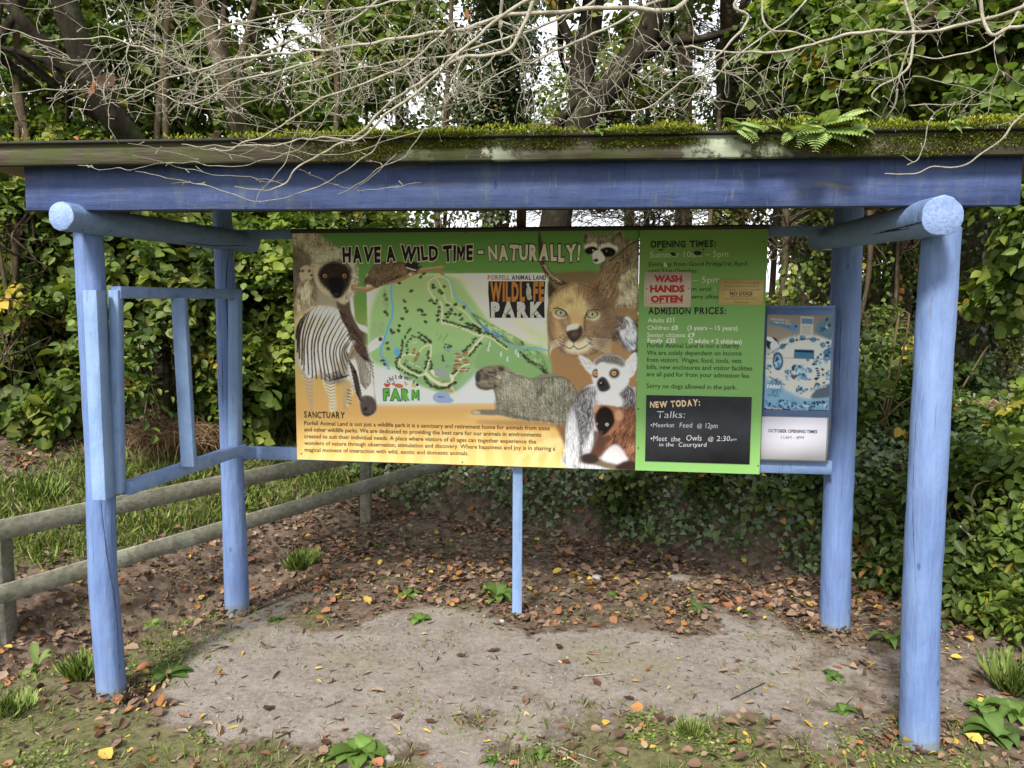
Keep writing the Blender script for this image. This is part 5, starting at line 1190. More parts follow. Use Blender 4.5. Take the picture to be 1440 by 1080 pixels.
# blue backing panel and the two sheets on it
qb = rect_uv((1082, 436), (1170, 437), (1168, 669), (1069, 667))
bkp = empty('poster_backing_panel', bp(2.62, 1.22, -.02), 'narrow blue backing panel right of the green sign, behind the faded poster and white notice', 'panel')
core('panel_sheet', (2.40, qb[1] - .01, qb[2] + .006, 1.14), -.034, .014, M['backblue'], bkp)
core('top_strip', (2.42, qb[1] - .024, qb[2] + .006, qb[1] - .010), -.034, .016, M['backblue'], bkp)
core('side_batten', (qb[2] + .004, qb[1], qb[2] + .010, 1.10), -.032, .010, M['fence'], bkp)
def rect_uv2(a, b, c, d, lift):
    q = [uv_of(*p, lift) for p in (a, b, c, d)]; return (q[0][0] + q[3][0]) / 2, (q[0][1] + q[1][1]) / 2, (q[1][0] + q[2][0]) / 2, (q[2][1] + q[3][1]) / 2
pr = rect_uv2((1079, 442), (1171, 443.5), (1165, 578), (1075, 575), -.016)
po = empty('faded_poster', bp((pr[0] + pr[2]) / 2, pr[3], -.018), 'sun bleached blue animal poster pinned to the blue backing panel', 'poster')
core('poster_sheet', pr, -.0195, .002, ink((190, 190, 184)), po)
panel('printed_face', pr, -.0165, 0, M['print'], po, Q, .0015)
kw = dict(lift=-.0155, name='poster_lettering')
words('GET CLOSE TO EXOTIC ANIMALS', (1081, 500.5), (1110, 484), 3, (30, 34, 44), po, weight=.01, **kw); words('FROM AROUND THE', (1112, 482), (1154, 479.5), 3, (30, 34, 44), po, weight=.01, wave=.8, **kw)
words('FARM', (1079, 546), (1098, 547), 4.8, (226, 230, 232), po, weight=.06, **kw)
words('THE CHILDREN WILL LOVE', (1081, 531), (1104, 543), 2.6, (30, 40, 56), po, weight=.01, **kw); words('AND MUCH MORE', (1137, 551), (1164, 545), 2.8, (214, 222, 226), po, weight=.01, **kw)
words('OPEN EVERY DAY', (1084, 450), (1112, 452.5), 3, (190, 206, 214), po, weight=.01, **kw); words('COME AND SEE US', (1088, 454.5), (1113, 457), 3, (190, 206, 214), po, weight=.01, **kw)
words('www.porfell.co.uk', (1112, 579.2 - 2.2), (1138, 578), 2.2, (220, 220, 220), po, weight=.01, **kw); words('Porfell Wildlife Park', (1078, 575.6), (1101, 576.5), 2.4, (226, 226, 226), po, weight=.02, **kw)
nr = rect_uv2((1071.5, 586), (1163, 588), (1161, 648), (1070, 645.5), -.016)
nz_ = empty('october_notice', bp((nr[0] + nr[2]) / 2, nr[3], -.018), 'white laminated paper notice reading OCTOBER OPENING TIMES under the poster', 'notice')
tt = NT('laminated_paper', .5, .2); nn = tt.noise(tt.co(), 5, 3, .5); tt.base(tt.mix(tt.ramp(nn, [(.3, 0), (.7, 1)]), (0.74, 0.73, 0.84), (0.82, 0.81, 0.90)))
core('paper_sheet', nr, -.0195, .0025, tt.m, nz_)
core('laminate_edge', (nr[0] - .006, nr[1] - .004, nr[2] + .008, nr[3] + .008), -.0198, .0015, ink((150, 150, 146)), nz_)
kw = dict(lift=-.0158, name='lettering')
words('OCTOBER OPENING TIMES', (1081, 608.5), (1150.5, 610), 4.4, (44, 42, 56), nz_, weight=.02, **kw); words('11AM - 4PM', (1099.5, 618), (1131.5, 618.5), 4.4, (84, 82, 98), nz_, weight=.0, **kw)
# ------------------------------------------------------------------ fence
fence = empty('field_fence', (FA[0], FA[1], T(*FA)), 'weathered two rail timber fence running back beside the left posts of the shelter', 'fence')
def P3(xy, z): return np.array([xy[0], xy[1], z])
f_off = -fn * .045
fp = [FA, FB, FA - ft * 2.4, FB + ft * 2.5]
tops = [at(6, 764, 3.9)[2] + .02, at(532, 646, 5.87)[2] + .02, .72, .95]
for xy, tz in zip(fp, tops):
    q = (xy[0] - .12, xy[1] + .05); beam('fence_post', P3(q, T(*q) - .35), P3(q, max(tz, T(*q) + .55) if xy is FB or xy is FA else T(*q) + .75), .10, .075, M['fence'], fence)
r1a, r1b = at(0, 742, 3.88), at(420, 655, 5.33)
r2a, r2b = at(0, 832, 3.88), at(560, 668, 5.95)
def ext(a, b, e0, e1):
    d = (b - a) / np.linalg.norm(b - a); return a - d * e0, b + d * e1
for (a, b), (e0, e1), hh_ in (((r1a, r1b), (1.0, 1.6), .105), ((r2a, r2b), (1.0, .55), .10)):
    a2, b2 = ext(a + np.array([*f_off, 0]), b + np.array([*f_off, 0]), e0, e1); beam('fence_rail', a2, b2, hh_, .020, M['fence'], fence)

# ------------------------------------------------------------------ ground cover
def tnorm(x, y, e=.04):
    hx = (terrain(x + e, y) - terrain(x - e, y)) / (2 * e); hy = (terrain(x, y + e) - terrain(x, y - e)) / (2 * e)
    n_ = np.stack([-hx, -hy, np.ones_like(hx)], -1); return n_ / np.linalg.norm(n_, axis=1)[:, None]
DEADC = np.array([(0.155, 0.098, 0.066), (0.22, 0.155, 0.11), (0.095, 0.058, 0.042), (0.27, 0.18, 0.115), (0.26, 0.12, 0.04), (0.44, 0.30, 0.06), (0.075, 0.045, 0.03), (0.27, 0.12, 0.06)])
DEAD = np.array([[0, 0, 0], [.24, .12, .16], [.40, .42, .28], [.22, .74, .20], [0, 1.0, .12], [-.30, .66, .16], [-.34, .36, .10], [-.20, .14, .04]])
DEAD2 = np.array([[0, 0, .1], [.20, .10, .26], [.22, .38, .38], [.14, .68, .26], [.05, .95, .02], [-.26, .78, .10], [-.38, .45, .12], [-.22, .12, .05]])
def litter(n, sz, keepf, name, label_kind='stuff'):
    x = RNG.uniform(-4.6, 4.6, n); y = RNG.uniform(2.2, 8.2, n)
    d, g_, w_ = zones(x, y)
    k = keepf(x, y, d, g_, w_); m = RNG.random(n) < k; x, y = x[m], y[m]; n = len(x)
    N = tnorm(x, y) * 1.0 + RNG.normal(size=(n, 3)) * .38
    a = RNG.uniform(0, 2 * math.pi, n); D = np.stack([np.cos(a), np.sin(a), RNG.normal(size=n) * .22], -1)
    s_ = RNG.uniform(sz[0], sz[1], n) * RNG.choice([.6, 1, 1.35], n, p=[.35, .45, .2])
    c = DEADC[RNG.choice(8, n, p=[.24, .2, .2, .09, .06, .035, .10, .075])] * RNG.uniform(.7, 1.25, (n, 1))
    P = np.stack([x, y, terrain(x, y) + RNG.uniform(0.000, .022, n)], -1)
    lc = LC(); h = n // 2
    lc.add(leaves(P[:h], D[:h], N[:h], s_[:h], c[:h], DEAD)); lc.add(leaves(P[h:], D[h:], N[h:], s_[h:], c[h:], DEAD2))
    return tag(lc.build(name, M['dead']), kind='stuff')
litter(105000, (.020, .056), lambda x, y, d, g_, w_: np.clip(.50 + .5 * n2(x, y, 2.2, 8), .15, 1) * np.clip(1 - d * 2.2, 0.0, 1) * np.clip(1 - g_ * .95, .10, 1) * (1 - .55 * w_) * (y > 2.5), 'leaf_litter')
litter(9000, (.005, .013), lambda x, y, d, g_, w_: .15 + .85 * (d > .2) * np.clip(.5 + n2(x, y, 3, 4), 0, 1), 'leaf_crumbs')
for _k, (fx, fy) in enumerate(((LFb[0], LFb[1]), (LBb[0], LBb[1]), (RBb[0], RBb[1]), (RFb[0], RFb[1]), (.03, 4.06))):
    n_ = 190; a = RNG.uniform(0, 6.28, n_); q = .055 + .20 * RNG.random(n_) ** 1.5; x = fx + q * np.cos(a); y = fy + q * np.sin(a)
    V, F_, C_ = leaves(np.stack([x, y, terrain(x, y) + .03 * RNG.random(n_) * (q < .12)], -1), np.stack([np.cos(a + 1.7), np.sin(a + 1.7), RNG.normal(size=n_) * .3], -1), np.array([0, 0, 1.]) + RNG.normal(size=(n_, 3)) * .5, RNG.uniform(.008, .045, n_), DEADC[RNG.choice(8, n_, p=[.24, .2, .22, .1, .03, .03, .12, .06])], DEAD)
    tag(mesh('leaf_litter', V, F_, M['dead'], None, C_), kind='stuff')
# grass
def grass(n, box, ln, keepf, name, wd=.045):
    x = RNG.uniform(box[0], box[1], n); y = RNG.uniform(box[2], box[3], n); d, g_, w_ = zones(x, y)
    m = RNG.random(n) < keepf(x, y, d, g_, w_); x, y = x[m], y[m]; n = len(x)
    D = np.stack([RNG.normal(size=n) * .55, RNG.normal(size=n) * .55, np.ones(n)], -1); D[:, :2] += .5 * np.stack([n2(x, y, 9, 1), n2(x, y, 9, 2)], -1)
    c = np.array([(0.16, 0.22, 0.045), (0.21, 0.27, 0.06), (0.11, 0.16, 0.035), (0.28, 0.27, 0.11), (0.36, 0.31, 0.17)])[RNG.choice(5, n, p=[.3, .28, .22, .12, .08])] * RNG.uniform(.75, 1.25, (n, 1))
    P = np.stack([x, y, terrain(x, y) - .004], -1)
    G = np.array([[0, 0, 0], [wd * .8, .3, 0.02], [wd * .6, .68, .10], [0, 1.0, .30], [-wd * .6, .68, .10], [-wd * .8, .3, 0.02]])
    V, F_, C_ = leaves(P, D, RNG.normal(size=(n, 3)), RNG.uniform(*ln, n), c, G)
    return tag(mesh(name, V, F_, M['grass'], None, C_), kind='stuff')
pat = lambda x, y: np.clip(.45 + 1.1 * n2(x, y, 3.3, 12) + .6 * n2(x, y, 9, 2), 0, 1)
grass(80000, (-4.5, 4.2, 2.3, 7), (.016, .060), lambda x, y, d, g_, w_: g_ * pat(x, y) * 1.1, 'grass')
grass(30000, (-4.8, -1.0, 4.4, 7.2), (.04, .13), lambda x, y, d, g_, w_: g_ * np.clip(pat(x, y) + .3, 0, 1), 'grass')
grass(5000, (-1.6, 2.6, 2.7, 4.6), (.01, .035), lambda x, y, d, g_, w_: .9 * np.clip(n2(x, y, 2.6, 21) * 2.6 - .35, 0, 1), 'grass')
def tuft(x, y, r_, n, ln, name='grass_tuft'):
    a = RNG.uniform(0, 2 * math.pi, n); q = r_ * RNG.random(n) ** .7 * .6; px, py = x + q * np.cos(a), y + q * np.sin(a)
    D = np.stack([np.cos(a) * .8 + RNG.normal(size=n) * .55, np.sin(a) * .8 + RNG.normal(size=n) * .55, np.ones(n)], -1)
    c = np.array([(0.19, 0.26, 0.06), (0.26, 0.33, 0.09), (0.14, 0.20, 0.05)])[RNG.integers(0, 3, n)] * RNG.uniform(.8, 1.2, (n, 1))
    wd = .017; G = np.array([[0, 0, 0], [wd * .8, .3, 0.02], [wd * .6, .68, .12], [0, 1.0, .36], [-wd * .6, .68, .12], [-wd * .8, .3, 0.02]])
    V, F_, C_ = leaves(np.stack([px, py, terrain(px, py) - .005], -1), D, RNG.normal(size=(n, 3)) * .4 + np.stack([-np.cos(a), -np.sin(a), a * 0 + .6], -1), RNG.uniform(ln * .3, ln, n), c, G)
    return mesh(name, V, F_, M['grass'], None, C_)
for (px, py, r_, n_, ln, lab) in ((425, 790, .13, 300, .13, 'bright grass tuft in the leaf litter left of the wooden fence post'), (118, 950, .10, 200, .13, 'grass tuft growing at the foot of the left front post'), (1428, 970, .14, 300, .19, 'long grass tuft right of the right front post'),
                                   (250, 700, .16, 300, .12, 'grass clump behind the fence between the two left posts'), (60, 780, .2, 340, .13, 'long grass clump behind the fence at the left edge'), (970, 1030, .08, 160, .07, 'short grass patch on the bare earth before the right front post'), (15, 1000, .12, 200, .1, 'low grass tuft in the bottom left corner')):
    P = onz(px, py, .0)
    for _ in range(4): P = onz(px, py, T(P[0], P[1]))
    o = tuft(P[0], P[1], r_, n_, ln); tag(o, lab, 'grass tuft', 'grass tufts')
# bits of twig and bark
n_ = 4200; x = RNG.uniform(-2.6, 2.8, n_); y = RNG.uniform(2.5, 5.4, n_); a = RNG.uniform(0, 6.28, n_)
V, F_, C_ = leaves(np.stack([x, y, terrain(x, y) + .004], -1), np.stack([np.cos(a), np.sin(a), RNG.normal(size=n_) * .08], -1), np.array([0, 0, 1.]) + RNG.normal(size=(n_, 3)) * .3, RNG.lognormal(-3.9, .55, n_), np.array([(.07, .045, .03), (.15, .105, .07), (.30, .24, .17), (.04, .026, .018)])[RNG.integers(0, 4, n_)], LEAF * np.array([.16, 1, .6]))
tag(mesh('twig_litter', V, F_, M['dead'], None, C_), kind='stuff')
# tiny low weeds and moss leaves
n_ = 230000; x = RNG.uniform(-4.2, 4.0, n_); y = RNG.uniform(2.4, 6.6, n_); d, g_, w_ = zones(x, y)
kk = np.clip(n2(x, y, 4.1, 14) * 1.6 + n2(x, y, 11, 6) * .9 + .12, 0, 1) * np.clip(.13 + 1.3 * g_ + .2 * w_, 0, 1) * np.clip(1 - d * .75, 0, 1)
m = RNG.random(n_) < kk; x, y = x[m], y[m]; n_ = len(x)
a = RNG.uniform(0, 6.28, n_); D = np.stack([np.cos(a), np.sin(a), RNG.uniform(-.1, .9, n_)], -1)
c = np.array([(.13, .19, .035), (.18, .24, .05), (.09, .14, .03), (.24, .27, .08)])[RNG.integers(0, 4, n_)] * RNG.uniform(.75, 1.25, (n_, 1))
V, F_, C_ = leaves(np.stack([x, y, terrain(x, y) + RNG.random(n_) * .012], -1), D, np.array([0, 0, 1.]) + RNG.normal(size=(n_, 3)) * .35, RNG.uniform(.006, .020, n_), c, LEAF)
tag(mesh('low_weeds', V, F_, M['grass'], None, C_), kind='stuff')
# gravel
n_ = 15000; x = RNG.uniform(-2.2, 2.4, n_); y = RNG.uniform(2.4, 4.8, n_); d, g_, w_ = zones(x, y); m = RNG.random(n_) < .12 + .88 * d; x, y = x[m], y[m]; n_ = len(x)
oc = np.array([[1, 0, 0], [0, 1, 0], [-1, 0, 0], [0, -1, 0], [.1, .1, .8], [0, 0, -.8]], float)
of = np.array([[0, 1, 4], [1, 2, 4], [2, 3, 4], [3, 0, 4], [1, 0, 5], [2, 1, 5], [3, 2, 5], [0, 3, 5]])
s_ = RNG.lognormal(-6.0, .45, n_)[:, None, None]
V = oc[None] * s_ * RNG.uniform(.6, 1.3, (n_, 6, 3)); a = RNG.uniform(0, 6.28, n_); ca, sa = np.cos(a)[:, None], np.sin(a)[:, None]
V = np.stack([V[..., 0] * ca - V[..., 1] * sa, V[..., 0] * sa + V[..., 1] * ca, V[..., 2]], -1) + np.stack([x, y, terrain(x, y) + s_[:, 0, 0] * .25], -1)[:, None]
cg = np.array([(.24, .21, .18), (.28, .255, .225), (.20, .17, .14), (.25, .235, .21)])[RNG.integers(0, 4, n_)]
sm = NT('gravel', .9, .2); sm.base(sm.attr())
tag(mesh('gravel', V.reshape(-1, 3), (of[None] + (np.arange(n_) * 6)[:, None, None]).reshape(-1, 3), sm.m, None, np.repeat(cg, 6, 0)), kind='stuff')
# stones one can pick out
def stone(px, py, sx, sy, sz, col, lab):
    P = onz(px, py, 0)
    for _ in range(4): P = onz(px, py, T(P[0], P[1]))
    th = np.linspace(0, math.pi, 9)[1:-1]; ph = np.arange(14) * 2 * math.pi / 14
    d = np.stack([np.outer(np.sin(th), np.cos(ph)), np.outer(np.sin(th), np.sin(ph)), np.outer(np.cos(th), np.ones(14))], -1).reshape(-1, 3)
    d = np.concatenate([d, [[0, 0, 1], [0, 0, -1]]]); d = np.sign(d) * np.abs(d) ** .8
    V = d * (1 + .22 * vnoise(d * 1.9 + px))[:, None] * [sx, sy, sz] + [P[0], P[1], P[2] + sz * .35]
    i = np.arange(6)[:, None] * 14; j = np.arange(14)[None]; k = (j + 1) % 14
    F4 = np.stack([i + j, i + 14 + j, i + 14 + k, i + k], -1).reshape(-1, 4); jj = np.arange(14); kk = (jj + 1) % 14
    F3 = np.concatenate([np.stack([jj * 0 + 98, jj, kk], -1), np.stack([jj * 0 + 99, 84 + kk, 84 + jj], -1)])
    t_ = NT('stone', .9, .2); q = t_.noise(t_.co(), 22, 6, .7); t_.base(t_.mix(q, tuple(c * .5 for c in col), col)); t_.bump(q, .6, .01)
    o = mesh('stone', V, [F4, F3], t_.m, None, None, True); tag(o, lab, 'stone', 'stones on the ground')
stone(239, 722, .10, .07, .045, (.26, .24, .20), 'flat grey stone half buried behind the fence between the left posts')
stone(839, 815, .032, .025, .02, (.42, .40, .36), 'small pale square stone in the leaf litter right of the centre post')
stone(957, 815, .07, .05, .02, (.24, .22, .19), 'dark flat stone in the litter at the foot of the bank')
stone(638, 847, .022, .014, .012, (.6, .6, .62), 'small whitish stone chip at the front edge of the leaf litter')
stone(706, 874, .012, .01, .008, (.5, .48, .45), 'tiny pale pebble just left of the centre post foot')
stone(548, 1068, .02, .016, .012, (.3, .28, .25), 'small grey stone among leaves at the bottom edge')
# fallen leaves lying singly
def leafobj(kind, col, sz):
    k = 5; u = np.linspace(0, 1, 9); mb = []
    out = {0: lambda q: .36 * np.sin(q ** .8 * math.pi) ** .8, 1: lambda q: .30 * np.sin(q * math.pi) ** .9 * (1 + .25 * np.sin(q * 19)), 2: lambda q: .42 * np.sin(q ** .7 * math.pi) ** .6 * (1 + .2 * np.sin(q * 12))}[kind](np.clip(u, .001, .999))
    curl = RNG.uniform(.6, 2.4); bend = RNG.uniform(-.3, .5); V = []
    for i, q in enumerate(u):
        for j in np.linspace(-1, 1, k):
            xx = out[i] * j; V.append([xx * math.cos(curl * abs(j) * .6), q, .35 * abs(xx) * curl * .7 + bend * (q - .5) ** 2 + .05 * vnoise(np.array([[xx * 5 + sz * 99, q * 4, curl]]))[0]])
    V = np.array(V) * sz; i, j = np.meshgrid(np.arange(8), np.arange(k - 1), indexing='ij')
    F_ = np.stack([i * k + j, i * k + j + 1, (i + 1) * k + j + 1, (i + 1) * k + j], -1).reshape(-1, 4)
    V = np.concatenate([V, np.array([[-.012, -.35, .02], [.012, -.35, .02], [.012, .02, 0], [-.012, .02, 0]]) * sz]); F_ = np.concatenate([F_, [[45, 46, 47, 48]]])
    C_ = np.array(col) * (1 + .35 * vnoise(V / sz * 4 + sz * 31))[:, None]
    V[:, 2] -= V[:, 2].min()
    o = mesh('fallen_leaf', V, F_, M['dead'], None, C_, True); me = o.data; bpy.data.objects.remove(o); return me
LVAR = {'yellow': [leafobj(q % 3, c, s) for q, (c, s) in enumerate((((.46, .32, .06), .045), ((.40, .27, .04), .055), ((.48, .36, .12), .04)))],
        'dark brown': [leafobj(q % 3, c, s) for q, (c, s) in enumerate((((.09, .04, .025), .07), ((.12, .055, .035), .08), ((.08, .045, .03), .06)))],
        'tan': [leafobj(q % 3, c, s) for q, (c, s) in enumerate((((.26, .18, .125), .07), ((.29, .21, .145), .08), ((.20, .135, .095), .065), ((.32, .25, .175), .07)))],
        'orange': [leafobj(q % 3, c, s) for q, (c, s) in enumerate((((.30, .115, .035), .055), ((.24, .09, .035), .065)))]}
def groundpt(px, py):
    P = onz(px, py, 0)
    for _ in range(4): P = onz(px, py, T(P[0], P[1]))
    return P
def put_leaf(col, px, py, lab, grp, var=None, sc_=1.0):
    P = groundpt(px, py); q = LVAR[col]; me = q[(var if var is not None else RNG.integers(0, 99)) % len(q)]
    o = link('fallen_leaf', me); o.location = (P[0], P[1], P[2] + .002); s = sc_ * RNG.uniform(.50, 1.0); o.scale = (s, s, s)
    o.rotation_euler = (RNG.uniform(-.3, .3), RNG.uniform(-.3, .3), RNG.uniform(0, 6.28)); tag(o, lab, 'leaf', grp)
for c, x_, y_, lab in (('dark brown', 482, 1015, 'long dark brown leaf on the bare earth left of the centre of the path'), ('dark brown', 508, 972, 'small dark brown leaf on bare earth above the long dark one'), ('dark brown', 684, 917, 'curled dark leaf on the bare earth just below the centre post'),
                        ('tan', 562, 974, 'curled tan leaf on bare earth beside a small dark leaf'), ('tan', 573, 863, 'large tan leaf on the front edge of the litter left of the centre post'), ('tan', 620, 852, 'large reddish tan leaf beside the whitish stone chip'), ('yellow', 951, 927, 'bright yellow leaf on the bare earth towards the right'),
                        ('tan', 1010, 945, 'broad pale leaf on bare earth right of the yellow one'), ('dark brown', 1034, 930, 'dark curled leaf beside the broad pale leaf'), ('yellow', 1079, 970, 'yellow and brown leaf with a twig on the right of the path'), ('yellow', 1143, 1025, 'yellow leaf lying flat near the foot of the right front post'),
                        ('tan', 824, 920, 'light brown leaf on the bare earth right of the centre post'), ('tan', 818, 953, 'small brown leaf at the end of a thin twig'), ('yellow', 340, 923, 'small yellow leaf on bare earth between the two left posts'), ('yellow', 593, 893, 'small yellow leaf just below the green rosette'),
                        ('orange', 180, 846, 'orange leaf beside the left front post in front of the fence'), ('yellow', 1350, 912, 'yellow leaf right of the right front post'), ('orange', 1368, 910, 'orange leaf touching the yellow one right of the right front post'), ('tan', 1376, 925, 'large tan leaf right of the right front post'),
                        ('tan', 1100, 778, 'pale curled leaf hanging on the bank behind the right rear post'), ('orange', 968, 757, 'orange leaf caught on the mossy bank'), ('tan', 1140, 745, 'pale leaf on the bank left of the right rear post')):
    put_leaf(c, x_, y_, lab, 'single fallen leaves')
zz = (('on bare earth in the left half of the path', (280, 660, 890, 1000), 16), ('on bare earth in the right half of the path', (700, 1230, 900, 1020), 34), ('in the short grass along the bottom edge, left half', (60, 700, 1000, 1075), 42), ('in the short grass along the bottom edge, right half', (700, 1250, 1020, 1075), 30),
      ('on the ground right of the right front post', (1325, 1436, 880, 1070), 38), ('on the leaf litter left of the centre post', (350, 710, 760, 860), 40), ('on the leaf litter right of the centre post', (745, 1150, 790, 875), 40))
for place, (a, b, c, d), n_ in zz:
    for _ in range(n_):
        col = RNG.choice(['yellow', 'dark brown', 'tan', 'orange'], p=[.22, .18, .48, .12])
        put_leaf(col, RNG.uniform(a, b), RNG.uniform(c, d), f'{col} fallen leaf {place}', f'{col} fallen leaves {place}')
# loose sticks
def stick(p0, p1, r_, lab, mat='twig'):
    A, B = groundpt(*p0), groundpt(*p1); n_ = 10; P = A + (B - A) * np.linspace(0, 1, n_)[:, None]; P += .006 * vnoise(P * 9 + r_ * 999)[:, None]
    P[:, 2] = terrain(P[:, 0], P[:, 1]) + r_ + .003; mb = MB(); tube(mb, P, np.linspace(r_, r_ * .5, n_), 6, None, True); tag(mb.build('stick', M[mat]), lab, 'stick', 'loose sticks')
stick((335, 868), (420, 836), .008, 'long brown stick lying right of the left rear post', 'bark2'); stick((822, 952), (866, 948), .003, 'thin pale twig on the bare earth right of centre'); stick((776, 1054), (818, 1080), .004, 'pale straw twig near the bottom edge'); stick((790, 1052), (840, 1072), .003, 'second straw twig crossing near the bottom edge')
stick((458, 996), (482, 986), .0025, 'thin twig left of the dark leaves on the path', 'bark2'); stick((1028, 985), (1076, 962), .003, 'thin twig ending at the yellow brown leaf', 'bark2'); stick((1146, 968), (1168, 985), .003, 'short pale twig before the right rear post')
# weeds
def strip_leaf(mb, P, ang, ln, wd, arch, col, wavy=.0, seg=8):
    u = np.linspace(0, 1, seg); w_ = wd * np.sin(np.clip(u, .02, .98) ** .75 * math.pi) ** .7 * (1 + wavy * np.sin(u * 22 + ang))
    r_ = ln * (u - .12 * arch * u * u); z = ln * (arch * (u - u * u * .95)); d = np.array([math.cos(ang), math.sin(ang), 0]); s = np.array([-d[1], d[0], 0])
    c = P + d * r_[:, None] + np.array([0, 0, 1]) * z[:, None]
    V = np.concatenate([c - s * w_[:, None] + [0, 0, .15] * w_[:, None], c - [0, 0, .12] * w_[:, None], c + s * w_[:, None] + [0, 0, .15] * w_[:, None]])
    i = np.arange(seg - 1); F_ = np.concatenate([np.stack([i, i + 1, seg + i + 1, seg + i], -1), np.stack([seg + i, seg + i + 1, 2 * seg + i + 1, 2 * seg + i], -1)])
    cc = np.array(col) * (1 + .3 * vnoise(V * 60)[:, None]); cc[seg:2 * seg] *= 1.25
    mb.add(V, F_); mb.C[-1] = cc
def rosette(px, py, n_, ln, wd, arch, col, lab, name='dock_plant', wavy=.08, cat='weed'):
    P = groundpt(px, py); mb = MB()
    for k in range(n_):
        c = np.array(col) * RNG.uniform(.7, 1.3); strip_leaf(mb, P, k * 2.4 + RNG.uniform(-.4, .4), ln * RNG.uniform(.5, 1.1), wd * RNG.uniform(.7, 1.15), arch * RNG.uniform(.4, 1.5), c, wavy)
    tag(mb.build(name, M['leaf'], None, True, True), lab, cat, 'green weeds on the ground')
G1, G2, G3 = (.10, .17, .035), (.075, .13, .03), (.15, .21, .06)
for a in ((236, 948, 9, .13, .030, .5, G2, 'low dock plant with spreading leaves right of the left front post foot'), (268, 822, 11, .26, .035, 1.1, G1, 'large pale dock plant left of the left rear post'), (590, 872, 10, .085, .028, .7, G1, 'small bright green rosette at the edge of the leaf litter'),
          (505, 1058, 8, .14, .038, 1.2, G1, 'broad leaved dock plant at the bottom edge of the picture'), (572, 838, 9, .11, .026, 1.4, G1, 'upright green weed in the litter above the small rosette'), (700, 842, 10, .16, .030, 1.3, G1, 'leafy green weed touching the left side of the centre post'),
          (980, 858, 10, .11, .02, 1.2, G2, 'dark leafy weed in the litter between centre post and right rear post'), (1048, 862, 6, .06, .016, 1, G2, 'tiny weed left of the right rear post foot'), (1250, 905, 9, .13, .02, 1.2, G1, 'weed growing between the two right posts'), (1172, 953, 8, .07, .016, .8, G2, 'small dark rosette on bare earth below the right rear post'),
          (1185, 1000, 8, .07, .018, .7, G1, 'small green rosette left of the right front post'), (860, 838, 7, .07, .02, 1, G1, 'small weed in the litter right of the centre post'), (530, 768, 6, .10, .02, 1.2, G2, 'weed at the foot of the wooden fence post'), (50, 945, 5, .16, .022, 2.2, G3, 'single tall pale weed in the ditch at the far left'),
          (1405, 1040, 11, .15, .032, 1.2, G2, 'dark leafy weed in the bottom right corner'), (1380, 1000, 9, .12, .028, 1.2, G1, 'leafy weed right of the right front post foot'), (760, 1062, 7, .06, .014, 1, G1, 'tiny weed at the bottom edge right of centre'), (690, 1070, 7, .05, .012, 1, G2, 'tiny weed at the bottom edge below the centre post'),
          (385, 872, 6, .07, .018, .8, G2, 'small weed at the edge of the earth right of the left rear post'), (215, 880, 8, .09, .02, 1, G3, 'pale green weed between the two left posts'), (170, 710, 8, .2, .035, 1, G3, 'broad pale weed behind the fence beside the left front post'), (120, 760, 8, .2, .035, 1, G3, 'broad pale weed behind the fence left of the left front post'), (285, 738, 7, .14, .03, 1.3, G2, 'weed under the top rail between the left posts'), (1430, 1010, 8, .15, .03, 1.2, G1, 'leafy weed at the right edge beside long grass')):
    rosette(*a)
# ------------------------------------------------------------------ bank cover, shrubs and trees
# ivy and small leaves over the bank
n_ = 140000; x = RNG.uniform(-1.8, 5.2, n_); y = RNG.uniform(3.0, 9.0, n_)
q = (x - BA[0]) * bn[0] + (y - BA[1]) * bn[1]
s1 = (x - FA[0]) * fn[0] + (y - FA[1]) * fn[1]
hz_ = terrain(x, y)
cov = np.clip(.50 + .75 * sstep(hz_, .02, .35) + .9 * n2(x, y, 2.4, 31) + .6 * n2(x, y, 7, 3), 0, 1) * sstep(q, .0, .22)
m = (RNG.random(n_) < cov) & (q < 2.2); x, y = x[m], y[m]; n_ = len(x)
N = tnorm(x, y) * 1.3 + np.array([0, -.5, .3]) + RNG.normal(size=(n_, 3)) * .45
D = np.stack([RNG.normal(size=n_) * .8, -.4 + RNG.normal(size=n_) * .4, -.5 + RNG.normal(size=n_) * .4], -1)
P = np.stack([x, y, terrain(x, y)], -1) + tnorm(x, y) * (RNG.random((n_, 1)) ** 2 * .12)
V, F_, C_ = leaves(P, D, N, RNG.uniform(.022, .055, n_), palette(n_, 'dark', .01) * 1.5, IVY)
tag(mesh('ivy_ground_cover', V, F_, M['ivy'], None, C_), kind='stuff')

def stems(par, c, r, n, r0=.007, base=None, mat='stem', name='stem'):
    mb = MB(); c = np.asarray(c, float)
    for _ in range(n):
        d = rdir(1)[0]; tip = c + d * r * RNG.uniform(.5, .95); b = base if base is not None else c - [0, 0, r[2]]
        b = np.asarray(b, float) + np.array([*RNG.normal(size=2) * .12, 0]); b[2] = T(b[0], b[1]) - .03
        mid = (b + tip) / 2 + RNG.normal(size=3) * .15 + np.array([0, 0, .2]); tube(mb, spline([b, mid, tip], 9), np.linspace(r0, r0 * .3, 9), 5)
    return mb.build(name, M[mat], par)
def shrub(name, lab, cat, blobs, pal, group=None, nst=14, r0=.009, mat='leaf', **kw):
    c0 = np.asarray(blobs[0][0]); e = empty(name, (c0[0], c0[1], T(c0[0], c0[1])), lab, cat, group); lc = LC()
    for (c, r, n) in blobs: blob(lc, c, r, int(n * 1.2), pal, **{**kw, 'size': kw.get('size', .075) * .92})
    lc.build('foliage', M[mat], e)
    for (c, r, n) in blobs[:1]: stems(e, c, np.array(r), nst, r0)
    return e
A_ = at
HG = 'broad leaved shrubs behind the fence'
def B(px, py, d, r, n): return (A_(px, py, d), np.array(r, float), n)
